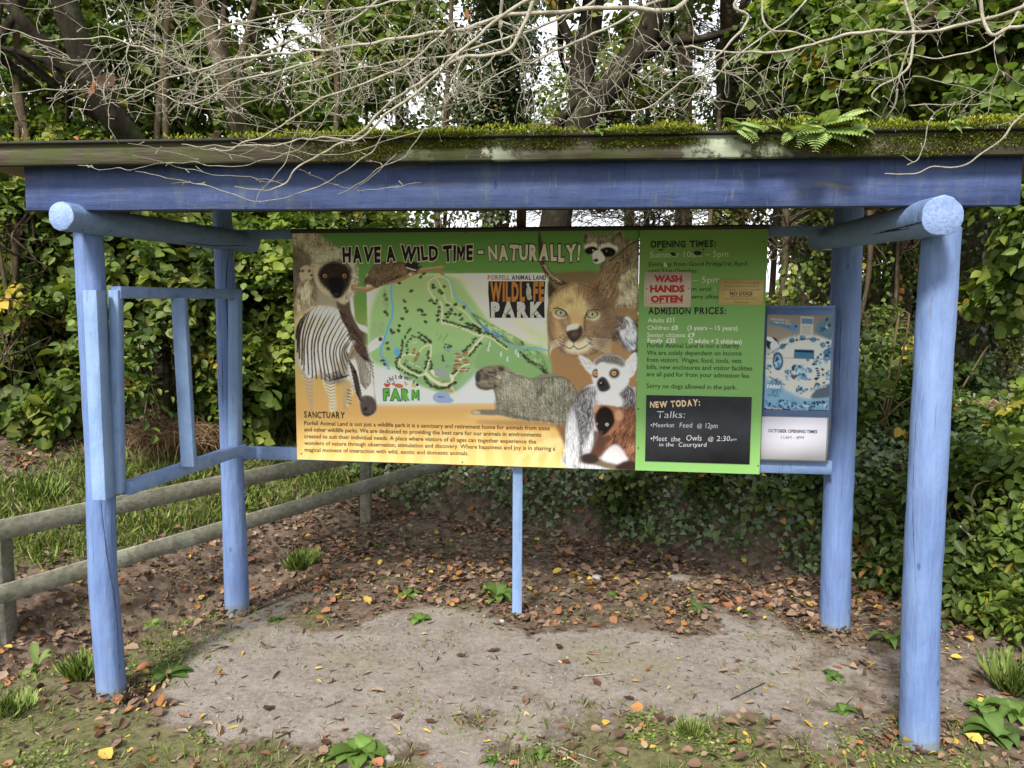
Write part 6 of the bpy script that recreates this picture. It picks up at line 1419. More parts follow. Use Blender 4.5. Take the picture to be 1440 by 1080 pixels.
shrub('hazel_shrub', 'large mid green hazel shrub at the left edge behind the fence', 'shrub', [B(-40, 400, 6.3, (.85, .6, 1.0), 800), B(20, 530, 5.9, (.6, .5, .45), 380), B(-10, 270, 6.3, (.7, .6, .6), 420)], 'beech', HG, size=.085)
shrub('hazel_shrub', 'sunlit hazel shrub seen just left of the left front post', 'shrub', [B(110, 400, 6.2, (.75, .6, .95), 850), B(130, 540, 5.7, (.5, .4, .4), 330), B(60, 300, 6.3, (.5, .5, .6), 350)], 'bright', HG, size=.080, droop=.6)
shrub('hazel_shrub', 'dense hazel shrub seen through the blue side frame', 'shrub', [B(230, 400, 6.4, (.75, .6, .85), 900), B(245, 520, 6.2, (.6, .45, .45), 420), B(210, 300, 6.5, (.7, .5, .5), 380)], 'beech', HG, size=.080)
shrub('hazel_shrub', 'yellowish green hazel shrub between the left rear post and the printed sign', 'shrub', [B(375, 400, 6.7, (.75, .6, .9), 900), B(370, 520, 6.5, (.6, .45, .5), 420), B(360, 300, 6.9, (.7, .5, .55), 420)], 'bright', HG, size=.075)
shrub('hazel_shrub', 'hazel shrub mostly hidden behind the left end of the printed sign', 'shrub', [B(520, 400, 7.3, (.9, .6, .8), 480), B(500, 590, 6.9, (.7, .5, .5), 420)], 'beech', HG, size=.075)
DG = 'dark evergreen shrubs behind the sign'
shrub('laurel_shrub', 'dark leafy shrub low behind the left half of the printed sign', 'shrub', [B(560, 640, 6.9, (.6, .4, .35), 420), B(640, 560, 7.3, (.7, .5, .5), 260)], 'dark', DG, size=.055, mat='ivy')
shrub('laurel_shrub', 'dark leafy shrub low behind the middle of the printed sign', 'shrub', [B(790, 590, 6.6, (.8, .5, .45), 420), B(860, 640, 6.2, (.4, .3, .22), 240)], 'dark', DG, size=.055, mat='ivy')
BG_ = 'bramble bushes on the bank'
kwb = dict(size=.058, per=8, length=.30, droop=.5)
shrub('bramble_bush', 'dark bramble bush hanging over the bank below the green sign', 'bush', [B(960, 680, 5.45, (.50, .3, .24), 420), B(1060, 640, 5.5, (.5, .35, .3), 420), B(900, 640, 5.8, (.4, .3, .25), 260)], 'bramble', BG_, **kwb)
shrub('bramble_bush', 'bramble bush just left of the right rear post below the notice', 'bush', [B(1130, 680, 5.1, (.34, .3, .35), 380), B(1110, 570, 5.5, (.4, .35, .35), 300)], 'bramble', BG_, **kwb)
shrub('bramble_bush', 'bramble bush seen between the two right posts', 'bush', [B(1240, 580, 5.2, (.42, .35, .50), 700), B(1235, 720, 4.85, (.36, .3, .32), 420), B(1250, 800, 4.6, (.25, .2, .16), 200)], 'bramble', BG_, **kwb)
shrub('bramble_bush', 'broad bramble bush right of the right front post', 'bush', [B(1385, 700, 4.4, (.36, .3, .32), 650), B(1380, 800, 4.2, (.34, .3, .26), 480), B(1370, 640, 4.9, (.35, .3, .25), 300)], 'bramble', BG_, **dict(kwb, size=.062))
shrub('bramble_bush', 'bright leaved bramble bush at the right edge', 'bush', [B(1470, 720, 4.1, (.34, .3, .40), 650), B(1450, 850, 3.9, (.24, .2, .16), 300), B(1500, 600, 4.6, (.3, .3, .25), 240)], 'bright', BG_, **dict(kwb, size=.065))
shrub('bramble_bush', 'shadowy bramble bush beyond the right front post under the tree trunks', 'bush', [B(1300, 560, 6.2, (.5, .4, .35), 420), B(1400, 560, 6.6, (.5, .4, .2), 300)], 'dark', BG_, **kwb)
# bare bramble canes arching out of the right bush
for pts, lab in (([(1345, 735, 4.2), (1380, 770, 4.05), (1405, 810, 3.95), (1418, 850, 3.9)], 'brown bramble cane arching down in front of the right hand bush'), ([(1390, 830, 4.0), (1402, 865, 3.95), (1418, 905, 3.85)], 'short brown cane leaning at the foot of the right hand bush')):
    mb = MB(); tube(mb, spline([A_(*p) for p in pts], 16), np.linspace(.007, .004, 16), 6, None, True); tag(mb.build('bramble_cane', M['twig']), lab, 'cane', 'bramble canes')
# dry bracken heaps
def bracken(px, py, d, r, n, lab):
    c = A_(px, py, d); g0 = T(c[0], c[1]); r = np.array(r); mb = MB()
    for _ in range(n):
        dd = rdir(1)[0]; dd[2] = abs(dd[2]) * .8; p0 = c + dd * r * RNG.uniform(.3, .95); a = RNG.uniform(0, 6.28); L_ = RNG.uniform(.10, .32)
        v = np.array([math.cos(a), math.sin(a) * .6, RNG.uniform(-.7, .3)]) * L_; mb_c = np.array([(.17, .10, .055), (.24, .155, .09), (.11, .065, .035), (.30, .21, .13)])[RNG.integers(0, 4)]
        tube(mb, spline([p0, p0 + v * .5 + [0, 0, .04], p0 + v + [0, 0, -.05]], 5), np.linspace(.0028, .001, 5), 3, mb_c)
    t_ = M.setdefault('bracken', (lambda t: (t.base(t.attr()), t.m)[1])(NT('dry_bracken', .85, .1)))
    e = mb.build('dry_bracken', t_, None, False, True); tag(e, lab, 'bracken', 'heaps of dead bracken')
bracken(240, 618, 6.0, (.46, .32, .20), 1000, 'brown heap of dead bracken below the hazel, seen through the blue side frame')
bracken(1400, 600, 5.4, (.42, .35, .22), 1300, 'brown dead bracken behind the brambles at the right edge')
bracken(20, 560, 6.4, (.5, .3, .18), 500, 'low dead bracken under the shrub at the far left')

# trees
def ivy_on(par, path, rad, n, size=.05, bulge=.10, pal='dark', name='ivy'):
    path = spline(path, 60); t = RNG.uniform(0, 59, n); i = t.astype(int); c = path[i] + (path[np.minimum(i + 1, 59)] - path[i]) * (t - i)[:, None]
    r_ = np.interp(t, [0, 59], rad); a = RNG.uniform(0, 2 * math.pi, n); o = np.stack([np.cos(a), np.sin(a), 0 * a], -1)
    P = c + o * (r_ + .01 + bulge * RNG.random(n) ** 1.6 * (1 + .8 * vnoise(c * 2.5 + o)))[:, None]
    N = o + RNG.normal(size=(n, 3)) * .45; D = np.stack([RNG.normal(size=n) * .5, RNG.normal(size=n) * .5, -np.ones(n)], -1)
    V, F_, C_ = leaves(P, D, N, RNG.uniform(size * .6, size * 1.2, n), palette(n, pal, .01), IVY); return mesh(name, V, F_, M['ivy'], par, C_)
def trunk(mb, path, r0, r1, rough=.10, sides=12, seg=40):
    P = spline(path, seg); t = np.linspace(0, 1, seg); th = np.arange(sides) * 2 * math.pi / sides
    T_ = np.gradient(P, axis=0); T_ /= np.linalg.norm(T_, axis=1)[:, None]; U = np.cross(T_, [0, 1, .1]); U /= np.linalg.norm(U, axis=1)[:, None]; W_ = np.cross(T_, U)
    r_ = (r0 + (r1 - r0) * t)[:, None] * (1 + rough * vnoise(np.stack(np.broadcast_arrays(np.cos(th)[None] * 1.7 + r0 * 40, np.sin(th)[None] * 1.7, P[:, 2][:, None] * 2.2), -1)))
    V = P[:, None] + r_[..., None] * (np.cos(th)[None, :, None] * U[:, None] + np.sin(th)[None, :, None] * W_[:, None])
    i = np.arange(seg - 1)[:, None] * sides; j = np.arange(sides)[None]; k = (j + 1) % sides
    mb.add(V.reshape(-1, 3), np.stack([i + j, i + k, i + sides + k, i + sides + j], -1).reshape(-1, 4)); return P
def tree(name, lab, paths, blobs, pal, mat='bark', group=None, ivy=None, size=.075, per=9, twigs=0, cat='tree', yellow=.03, lmat='leaf', **kw):
    p0 = np.array(A_(*paths[0][0][0])); base = np.array([p0[0], p0[1], T(p0[0], p0[1])])
    e = empty(name, base, lab, cat, group); mb = MB(); allP = []
    for k, (pts, r0, r1) in enumerate(paths):
        W_ = [A_(*p) for p in pts]
        if k == 0: W_ = [base - [0, 0, .2]] + W_
        allP.append(trunk(mb, W_, r0, r1))
    # limbs reaching into the crown clumps
    for (c, r, n) in blobs:
        if not len(allP): continue
        Q_ = allP[RNG.integers(0, len(allP))]; b = Q_[RNG.integers(len(Q_) // 2, len(Q_))]
        if np.linalg.norm(b - c) < 3.2:
            tube(mb, spline([b, (b + c) / 2 + RNG.normal(size=3) * .15, c], 12), np.linspace(.035, .012, 12), 6)
        for _ in range(7 + twigs):
            d = rdir(1)[0]; s0 = c + RNG.normal(size=3) * .1; tip = c + d * r * RNG.uniform(.6, 1.0)
            tube(mb, spline([s0, (s0 + tip) / 2 + RNG.normal(size=3) * .12, tip], 7), np.linspace(.010, .003, 7), 4)
    mb.build('trunk', M[mat], e)
    if blobs:
        lc = LC()
        for (c, r, n) in blobs: blob(lc, c, r, int(n * 1.7), pal, size=size * .80, per=per, yellow=yellow, **kw)
        lc.build('crown', M[lmat], e)
    if ivy:
        for (k, rad, n) in ivy: ivy_on(e, allP[k][::4], rad, n)
    return e
TG = 'woodland trees behind the shelter'
K2 = dict(clump=.62)
tree('woodland_tree', 'leaning dark trunked tree at the top left with dull green leaves', [([(265, 420, 6.9), (215, 250, 6.2), (150, 150, 5.8), (110, 60, 5.7), (80, -60, 5.7), (70, -300, 5.9)], .115, .075), ([(145, 140, 5.8), (60, 60, 5.7), (10, 0, 5.7), (-60, -120, 6.5)], .055, .03), ([(175, 200, 5.9), (110, 110, 5.75), (30, 75, 5.7), (-40, 60, 5.7)], .03, .015)],
     [B(30, 170, 6.5, (.8, .6, .6), 300), B(130, 60, 6.7, (.8, .6, .6), 260), B(-30, 10, 6.7, (.9, .7, .7), 330), B(90, 215, 6.3, (.6, .4, .25), 200), B(160, -150, 7, (1.2, .9, .8), 350), B(-120, 150, 6.6, (.8, .7, 1), 330), B(230, 210, 6.6, (.6, .4, .3), 200)], 'beech', group=TG, **K2)
tree('woodland_tree', 'slim mottled tree rising behind the left rear post', [([(372, 420, 7.4), (352, 250, 6.8), (322, 130, 6.4), (295, 40, 6.4), (270, -60, 6.5), (250, -300, 7.7)], .075, .05), ([(330, 160, 6.5), (345, 60, 6.4), (375, -60, 6.4)], .03, .02)],
     [B(270, 110, 7.2, (.8, .6, .6), 270), B(390, 60, 7.8, (.9, .7, .7), 230), B(330, -60, 7.8, (1.2, .9, .6), 280), B(420, 190, 7.6, (.7, .5, .35), 220), B(240, -10, 7.6, (.9, .6, .4), 200)], 'bright', 'bark2', group=TG, **K2)
tree('woodland_tree', 'thin stemmed tree left of the dark ivy column', [([(480, 420, 9.5), (475, 250, 9.5), (462, 100, 9.5), (470, -100, 9.6), (480, -300, 9.6)], .12, .08)],
     [B(520, 60, 9.5, (1.0, .7, .6), 260), B(600, 10, 9.8, (1.3, .7, .6), 300), B(450, 140, 9.4, (.7, .6, .6), 210), B(545, -100, 9.8, (1.6, .9, .8), 300), B(600, 210, 9.6, (1.1, .6, .22), 90), B(500, 230, 9.2, (.6, .5, .25), 130)], 'bright', 'bark2', group=TG, size=.085, **K2)
tree('ivy_clad_tree', 'tree trunk wholly wrapped in dark ivy left of the forked tree', [([(700, 420, 8.6), (695, 300, 8.6), (690, 180, 8.6), (700, 60, 8.6), (715, -100, 8.6), (720, -300, 8.7)], .16, .12)],
     [B(690, 130, 8.5, (.36, .35, .9), 420), B(725, 30, 8.4, (.5, .4, .5), 260), B(735, -60, 8.6, (.9, .6, .5), 240), B(690, 250, 8.5, (.32, .3, .4), 240)], 'dark', group=TG, ivy=[(0, (.16, .13), 3800)], size=.05, lmat='ivy')
tree('forked_tree', 'dark mossy tree forking into two thick leaning limbs above the sign', [([(770, 420, 7.4), (785, 280, 7.4), (800, 210, 7.4), (815, 150, 7.4), (818, 90, 7.4), (832, 20, 7.4), (840, -80, 7.4), (850, -300, 7.5)], .16, .09), ([(796, 215, 7.4), (830, 155, 7.35), (868, 110, 7.3), (905, 60, 7.3), (925, 0, 7.3), (950, -100, 7.3), (990, -300, 7.3)], .135, .085), ([(770, 190, 7.35), (790, 165, 7.3), (812, 140, 7.3)], .05, .03), ([(890, 90, 7.3), (940, 62, 7.2), (1000, 52, 7.1), (1060, 30, 7.1)], .045, .02), ([(820, 90, 7.4), (790, 30, 7.3), (770, -40, 7.3)], .05, .03)],
     [B(870, 40, 7.8, (.5, .4, .3), 90), B(780, -60, 7.6, (.9, .7, .4), 230), B(980, -90, 7.6, (1.1, .7, .5), 260), B(860, 170, 8.2, (.7, .4, .35), 110), B(950, 150, 8.6, (.8, .4, .35), 120)], 'beech', group=TG, **K2)
for o_ in (0,):
    pass
for px, d, rr, lab, iv in ((1040, 8.8, .10, 'thin dark trunk overgrown with light ivy right of the forked tree', 1200), (1142, 7.4, .20, 'thick brown trunk clothed in ivy above the poster', 3200), (1225, 8.2, .09, 'slim bare trunk behind the right rear post', 0), (1362, 7.0, .17, 'dark ivy wrapped trunk right of the right front post', 3800), (1268, 9.5, .11, 'dark trunk seen between the two right posts', 900), (960, 10.5, .13, 'distant trunk behind the right half of the printed sign', 700)):
    lean = RNG.uniform(-25, 25)
    tree('conifer_tree' if not iv else 'ivy_clad_tree', lab, [([(px, 430, d), (px + lean * .2, 300, d), (px + lean * .5, 120, d), (px + lean, -60, d), (px + lean * 1.5, -350, d)], rr, rr * .7)],
         [B(px + RNG.uniform(-50, 50), RNG.uniform(-40, 60), d + .3, (.6, .5, .4), 170), B(px + RNG.uniform(-60, 60), -140, d, (1.1, .8, .7), 260)], 'dark' if iv else 'beech', 'bark2', group=TG, ivy=[(0, (rr, rr * .8), iv)] if iv else None, size=.06, twigs=10, **K2)
tree('lime_tree', 'broad leaved tree filling the top right corner with large round leaves', [([(1490, 430, 6.2), (1500, 250, 6.2), (1470, 100, 6.1), (1440, 0, 6.1), (1400, -150, 6.1), (1380, -350, 6.2)], .12, .07), ([(1470, 110, 6.1), (1400, 60, 6.0), (1330, 30, 6.0), (1260, 0, 6.0)], .05, .02)],
     [B(1400, 20, 6.0, (.6, .5, .5), 240), B(1300, 60, 6.1, (.55, .4, .4), 240), B(1220, 90, 6.4, (.5, .4, .45), 230), B(1425, 150, 5.8, (.42, .35, .45), 240), B(1480, 250, 5.7, (.4, .4, .6), 260), B(1180, 20, 6.6, (.6, .4, .35), 200), B(1330, -90, 6.4, (1.2, .7, .5), 300), B(1440, 360, 5.9, (.3, .3, .3), 100), B(1240, 170, 6.6, (.45, .3, .25), 130), B(1110, 60, 7.0, (.5, .4, .4), 150)], 'bright', 'bark2', group=TG, size=.10, per=7, length=.42, clump=.56)
for px, d, lab in ((455, 6.9, 'thin dark stem left of the ivy column above the roof'), (232, 6.3, 'thin stem crossing the leaves above the left rear post'), (20, 5.9, 'thin dark stem at the far left above the roof'), (612, 8.2, 'thin stem between the mottled tree and the ivy column'), (1100, 6.9, 'thin dark stem above the right end of the green sign'), (1395, 7.6, 'thin straight sapling near the right edge'), (1310, 7.9, 'thin sapling just left of the right front post'), (1425, 8.3, 'second thin sapling at the right edge'), (1205, 6.6, 'pale thin sapling above the roof right of centre'), (1258, 7.2, 'thin leaning stem between the two right posts'), (1003, 8.0, 'thin leaning stem above the green sign'), (905, 9.0, 'thin stem behind the printed sign, right of centre')):
    tree('sapling', lab, [([(px, 430, d), (px + 4, 300, d), (px + RNG.uniform(-20, 20), 100, d), (px + RNG.uniform(-40, 40), -200, d)], .035, .02)], [B(px + 10, 330, d, (.35, .3, .5), 45), B(px, 480, d - .2, (.4, .3, .35), 70)], 'beech', 'bark2', group=TG, size=.055, twigs=16, **K2)
# thickets of dead twigs under the conifers
def thicket(px, py, d, r, n, lab):
    c = A_(px, py, d); r = np.array(r); mb = MB()
    for _ in range(n):
        p0 = c + rdir(1)[0] * r * RNG.uniform(.1, 1); a = RNG.uniform(0, 6.28); L_ = RNG.uniform(.25, .9); v = np.array([math.cos(a), math.sin(a) * .5, RNG.uniform(-.5, .35)]) * L_
        Q_ = spline([p0, p0 + v * .5 + RNG.normal(size=3) * .06, p0 + v + RNG.normal(size=3) * .06], 8); tube(mb, Q_, np.linspace(.006, .002, 8), 3)
        for _k in range(3):
            b = Q_[RNG.integers(2, 7)]; w_ = v * .4 + RNG.normal(size=3) * .12; tube(mb, [b, b + w_ * .5 + RNG.normal(size=3) * .02, b + w_], [.003, .002, .0012], 3)
    g0 = T(c[0], c[1])
    tube(mb, spline([[c[0], c[1], g0 - .1], [c[0] + .05, c[1], (g0 + c[2]) / 2], c], 12), np.linspace(.04, .02, 12), 7)
    tag(mb.build('dead_thicket', M['deadtwig']), lab, 'thicket', 'thickets of dead twigs')
thicket(960, 270, 8.4, (1.0, .6, .5), 260, 'tangle of dead conifer twigs above the right half of the printed sign'); thicket(1090, 150, 8.4, (.8, .6, .7), 190, 'tangle of dead twigs above the green sign'); thicket(1330, 330, 8.2, (.9, .6, .7), 230, 'tangle of dead twigs behind the right front post')
thicket(1010, 60, 8.6, (.9, .6, .6), 170, 'dead twigs beneath the roof of branches right of the forked tree'); thicket(800, 290, 9.5, (1.1, .6, .3), 150, 'low dead twigs behind the middle of the sign'); thicket(1430, 440, 9, (.9, .6, .6), 150, 'dead twigs at the right edge before the pale field')
# trees beyond, thin enough to let the sky through
for k, (px, py, d, r, n, lab) in enumerate(((300, 180, 13, (2.4, 1.2, 1.7), 420, 'distant leafy tree behind the leaning dark trunk'), (90, 200, 12, (2.4, 1.2, 2.0), 520, 'distant leafy tree at the far left'), (560, 170, 15, (2.4, 1.2, 2.0), 330, 'distant thin crowned tree left of the ivy column'), (880, 160, 15, (2.4, 1.2, 1.5), 260, 'distant thin crowned tree behind the forked tree'), (1120, 200, 12, (1.5, 1.0, 1.8), 420, 'distant dark tree above the poster panel'), (1250, 330, 11, (1.0, .8, 1.4), 330, 'distant tree between the right posts'), (1420, 150, 13, (1.7, 1.0, 1.4), 330, 'distant tree at the top right'), (-200, 300, 9, (1.8, 1.4, 2.4), 500, 'leafy tree outside the left edge'), (1700, 300, 8, (1.5, 1.3, 2.2), 400, 'leafy tree outside the right edge'))):
    tree('distant_tree', lab, [([(px, 430, d), (px + 5, 300, d), (px, 100, d), (px, -100, d)], .14, .06)], [B(px, py, d, r, n)], ['beech', 'bright', 'dark'][k % 3] if k not in (4, 5) else 'dark', group='trees beyond the wood', size=.13, per=9, length=.6, clump=.5)
# far hedgerow beyond the field
for k in range(9):
    xx = -18 + k * 6.5; c = np.array([xx, 38 + 2 * math.sin(k * 2.1), 2.0 + .5 * math.sin(k)])
    e = empty('hedgerow_bush', (c[0], c[1], T(c[0], c[1])), 'pale green bush in the far hedgerow beyond the field', 'bush', 'bushes of the far hedgerow'); lc = LC(); blob(lc, c, (3.6, 1.2, 1.7), 330, 'bright', size=.32, per=9, length=1.2, yellow=.10, clump=.4); lc.build('foliage', M['leaf'], e)
    mb = MB(); tube(mb, [[c[0], c[1], T(c[0], c[1]) - .2], c], [.15, .08], 7); mb.build('trunk', M['bark2'], e)
# ------------------------------------------------------------------ bare overhanging branches
TP = np.array([2.75, 1.15, 0.0])
bt_ = empty('overhanging_tree', (TP[0], TP[1], 0), 'pale leafless twiggy branches hanging over the front of the roof', 'tree')
mb = MB()
main = spline([[2.75, 1.15, -.2], [2.80, 1.2, 1.2], [2.7, 1.35, 2.3], [2.3, 1.7, 3.1], [1.4, 2.2, 3.35], [.4, 2.5, 3.3], [-.6, 2.6, 3.2]], 60)
mtr = MB(); tube(mtr, main, np.linspace(.13, .03, 60), 12); mtr.build('trunk', M['twig'], bt_)
def limb(P, r0, r1, lvl, mb, dens=1.0, spread=1.0):
    r0, r1 = max(.0009, r0 * .64), max(.0008, r1 * .64)
    n_ = len(P); L_ = np.linalg.norm(np.diff(P, axis=0), axis=1).sum()
    tube(mb, P, np.linspace(r0, r1, n_) * (1 + .22 * RNG.random(n_)), 7 if r0 > .006 else (5 if r0 > .003 else 4), None, True)
    if lvl <= 0:
        # short spurs and buds
        for _ in range(int(L_ * 16 * dens) + 1):
            b = P[RNG.integers(1, n_)]; d = rdir(1)[0]; l_ = RNG.uniform(.006, .03); tube(mb, [b, b + d * l_ * .7, b + d * l_], [.0014, .0012, .0021], 4, None, True)
        return
    k = int(L_ * (9.0 if lvl == 2 else 10.0) * dens) + 2
    for _ in range(k):
        i = int(RNG.uniform(.12, .97) * (n_ - 1)); b = P[i]
        if b[2] < 2.30 and RNG.random() < .62: continue
        T_ = P[min(i + 1, n_ - 1)] - P[max(i - 1, 0)]; T_ = T_ / (np.linalg.norm(T_) + 1e-9)
        s = rdir(1)[0] * np.array([1, .55, 1]); s -= T_ * np.dot(s, T_); s /= np.linalg.norm(s) + 1e-9
        a = R(RNG.uniform(22, 70)); d = T_ * math.cos(a) + s * math.sin(a)
        l_ = (RNG.uniform(.22, .60) if lvl == 2 else RNG.uniform(.07, .28)) * spread
        m_ = 11 if lvl == 2 else 8; Q_ = [b]; c = d.copy(); curl = RNG.normal(size=3) * .10 + np.array([0, 0, -.05])
        for q_ in range(m_):
            c = c + curl + RNG.normal(size=3) * .24;
            if Q_[-1][2] < 2.28: c[2] = abs(c[2]) * .6
            c /= np.linalg.norm(c); Q_.append(Q_[-1] + c * l_ / m_)
        Q_ = np.array(Q_); rr = max(.0015, (r0 + (r1 - r0) * i / n_) * RNG.uniform(.35, .6))
        # nothing grows into the roof or the boards behind it
        Q_[:, 1] = np.where(Q_[:, 2] < 2.32, np.minimum(Q_[:, 1], ey(Q_[:, 0]) - .06), Q_[:, 1])
        limb(Q_, rr, rr * .45, lvl - 1, mb, dens, spread)
paths = [
 ([(1000, -60, 2.5), (960, 5, 2.45), (860, 12, 2.42), (720, 27, 2.4), (640, 42, 2.4), (560, 58, 2.42), (440, 74, 2.45), (350, 81, 2.45), (285, 92, 2.5), (240, 112, 2.55), (166, 142, 2.6)], .011, .003, 2, 1.0),
 ([(760, -40, 2.3), (720, 60, 2.35), (640, 90, 2.4), (560, 135, 2.45), (505, 185, 2.5), (470, 208, 2.55), (430, 232, 2.6), (392, 262, 2.62), (362, 270, 2.62), (330, 262, 2.62)], .009, .002, 2, 1.0),
 ([(560, -40, 2.6), (520, 10, 2.6), (480, 36, 2.6), (400, 60, 2.6), (300, 100, 2.62), (215, 75, 2.65), (150, 52, 2.7), (60, 55, 2.7), (0, 38, 2.7)], .007, .002, 2, .8),
 ([(480, 70, 2.45), (400, 98, 2.45), (330, 120, 2.5), (262, 142, 2.55), (200, 128, 2.6), (130, 128, 2.6), (15, 133, 2.6)], .005, .0016, 1, .9),
 ([(860, -50, 2.2), (700, 30, 2.25), (600, 120, 2.3), (540, 170, 2.35), (500, 200, 2.4), (430, 190, 2.45), (350, 200, 2.5), (260, 200, 2.55)], .008, .002, 2, 1.0),
 ([(1010, -40, 2.7), (880, 25, 2.7), (780, 70, 2.7), (745, 90, 2.7), (715, 72, 2.7), (705, 40, 2.7)], .008, .003, 2, .8),
 ([(700, 30, 2.6), (735, 58, 2.6), (738, 85, 2.6), (690, 112, 2.6), (674, 128, 2.6), (680, 150, 2.6), (702, 156, 2.6)], .0045, .002, 1, .6),
 ([(1100, -60, 2.35), (1040, 0, 2.35), (1060, 22, 2.35), (1030, 60, 2.35), (990, 100, 2.4), (960, 112, 2.4), (905, 155, 2.45), (870, 158, 2.5), (812, 163, 2.5)], .007, .002, 2, .7),
 ([(1500, -10, 2.2), (1430, 10, 2.2), (1330, 36, 2.25), (1200, 54, 2.3), (1130, 66, 2.35), (1060, 71, 2.4), (980, 68, 2.4), (960, 66, 2.45)], .0085, .004, 2, .40),
 ([(1290, -60, 2.4), (1275, 0, 2.4), (1284, 45, 2.4), (1284, 92, 2.4), (1270, 112, 2.4), (1242, 122, 2.4), (1230, 135, 2.4), (1240, 146, 2.4)], .007, .003, 2, .45),
 ([(1262, 120, 2.4), (1258, 140, 2.42), (1246, 164, 2.45)], .005, .0025, 0, .5),
 ([(1284, 108, 2.4), (1320, 112, 2.42), (1350, 117, 2.45), (1390, 128, 2.5)], .003, .0015, 1, .6),
 ([(1280, 145, 2.45), (1320, 146, 2.45), (1385, 146, 2.45)], .003, .0015, 1, .5),
 ([(1500, 30, 2.1), (1440, 42, 2.1), (1390, 54, 2.1), (1378, 30, 2.1), (1376, -30, 2.1)], .008, .006, 0, .3),
 ([(1500, 120, 2.35), (1440, 160, 2.4), (1400, 197, 2.45), (1352, 232, 2.5), (1310, 236, 2.5), (1290, 243, 2.5), (1250, 244, 2.5)], .0055, .002, 1, .28),
 ([(1328, 150, 2.45), (1312, 170, 2.5), (1300, 210, 2.5), (1288, 228, 2.5), (1272, 222, 2.5)], .003, .0015, 0, .6),
 ([(1180, -60, 2.6), (1120, 20, 2.6), (1060, 60, 2.6), (1000, 110, 2.62), (960, 150, 2.65)], .006, .002, 2, .7),
 ([(1480, -40, 2.6), (1400, 60, 2.6), (1340, 80, 2.6), (1270, 72, 2.6), (1200, 100, 2.62)], .005, .002, 2, .5),
 ([(1080, -60, 2.5), (1075, 30, 2.5), (1120, 50, 2.5), (1150, 68, 2.5)], .006, .003, 1, .6),
 ([(1000, 100, 2.45), (1035, 110, 2.45), (1060, 125, 2.45), (1078, 148, 2.5)], .0045, .002, 1, .5),
 ([(900, -60, 2.9), (800, 20, 2.85), (650, 70, 2.8), (520, 90, 2.8), (380, 130, 2.8), (300, 165, 2.8)], .008, .002, 2, .9),
 ([(640, 40, 2.4), (560, 92, 2.35), (480, 120, 2.35), (400, 165, 2.35), (330, 200, 2.4), (290, 212, 2.5)], .006, .002, 2, 1.0),
 ([(560, 215, 2.5), (530, 240, 2.5), (500, 262, 2.55), (560, 262, 2.55)], .0022, .0012, 1, .7),
 ([(560, 150, 2.6), (520, 205, 2.62), (480, 240, 2.62), (420, 268, 2.65), (360, 276, 2.68), (300, 262, 2.7), (245, 250, 2.72), (190, 243, 2.75)], .0035, .0014, 1, .9),
 ([(600, 180, 2.5), (575, 215, 2.52), (545, 232, 2.52), (500, 262, 2.55), (478, 272, 2.55)], .003, .0013, 1, .9),
 ([(470, 150, 2.6), (430, 200, 2.65), (380, 224, 2.68), (320, 236, 2.7), (250, 228, 2.72), (170, 237, 2.75), (105, 230, 2.78)], .003, .0013, 1, .9),
 ([(420, 180, 2.6), (400, 228, 2.62), (372, 262, 2.62), (368, 282, 2.62)], .0025, .0013, 1, 1.2),
 ([(640, 160, 2.6), (560, 196, 2.62), (470, 214, 2.64), (400, 206, 2.66), (340, 224, 2.7)], .003, .0013, 1, .9),
 ([(700, -60, 2.5), (560, 0, 2.5), (420, 20, 2.5), (330, 30, 2.5), (260, 60, 2.55)], .006, .002, 2, .9),
 ([(460, -30, 2.8), (400, 30, 2.8), (300, 40, 2.8), (240, 70, 2.8), (200, 66, 2.8)], .005, .002, 1, .9),
]
for k, (pts, r0, r1, lvl, dn) in enumerate(paths):
    P = spline([A_(*p) for p in pts], 24 + len(pts) * 8); P = P + .016 * np.stack([vnoise(P * 6 + k), vnoise(P * 6 + k + 20), vnoise(P * 6 + k + 40)], -1) + .007 * np.stack([vnoise(P * 21 + k), vnoise(P * 21 + k + 20), vnoise(P * 21 + k + 40)], -1)
    tight = P[:, 1] > ey(P[:, 0]) - .05; P[:, 1] = np.where(tight & (P[:, 2] < 2.35), ey(P[:, 0]) - .05, P[:, 1])
    mb = MB(); limb(P, r0, r1, lvl, mb, dn)
    if pts[0][1] <= 40 and pts[0][1] != 40 or pts[0][0] >= 1500:      # carry the branch back to the main limb above the picture
        j = np.argmin(np.linalg.norm(main[25:] - P[0], axis=1)) + 25; q = main[j]
        tube(mb, spline([q, (q + P[0]) / 2 + [.05, 0, .06], P[0], P[1]], 12), np.linspace(r0 * 1.5, r0, 12), 7)
    mb.build('branch', M['twig'], bt_)
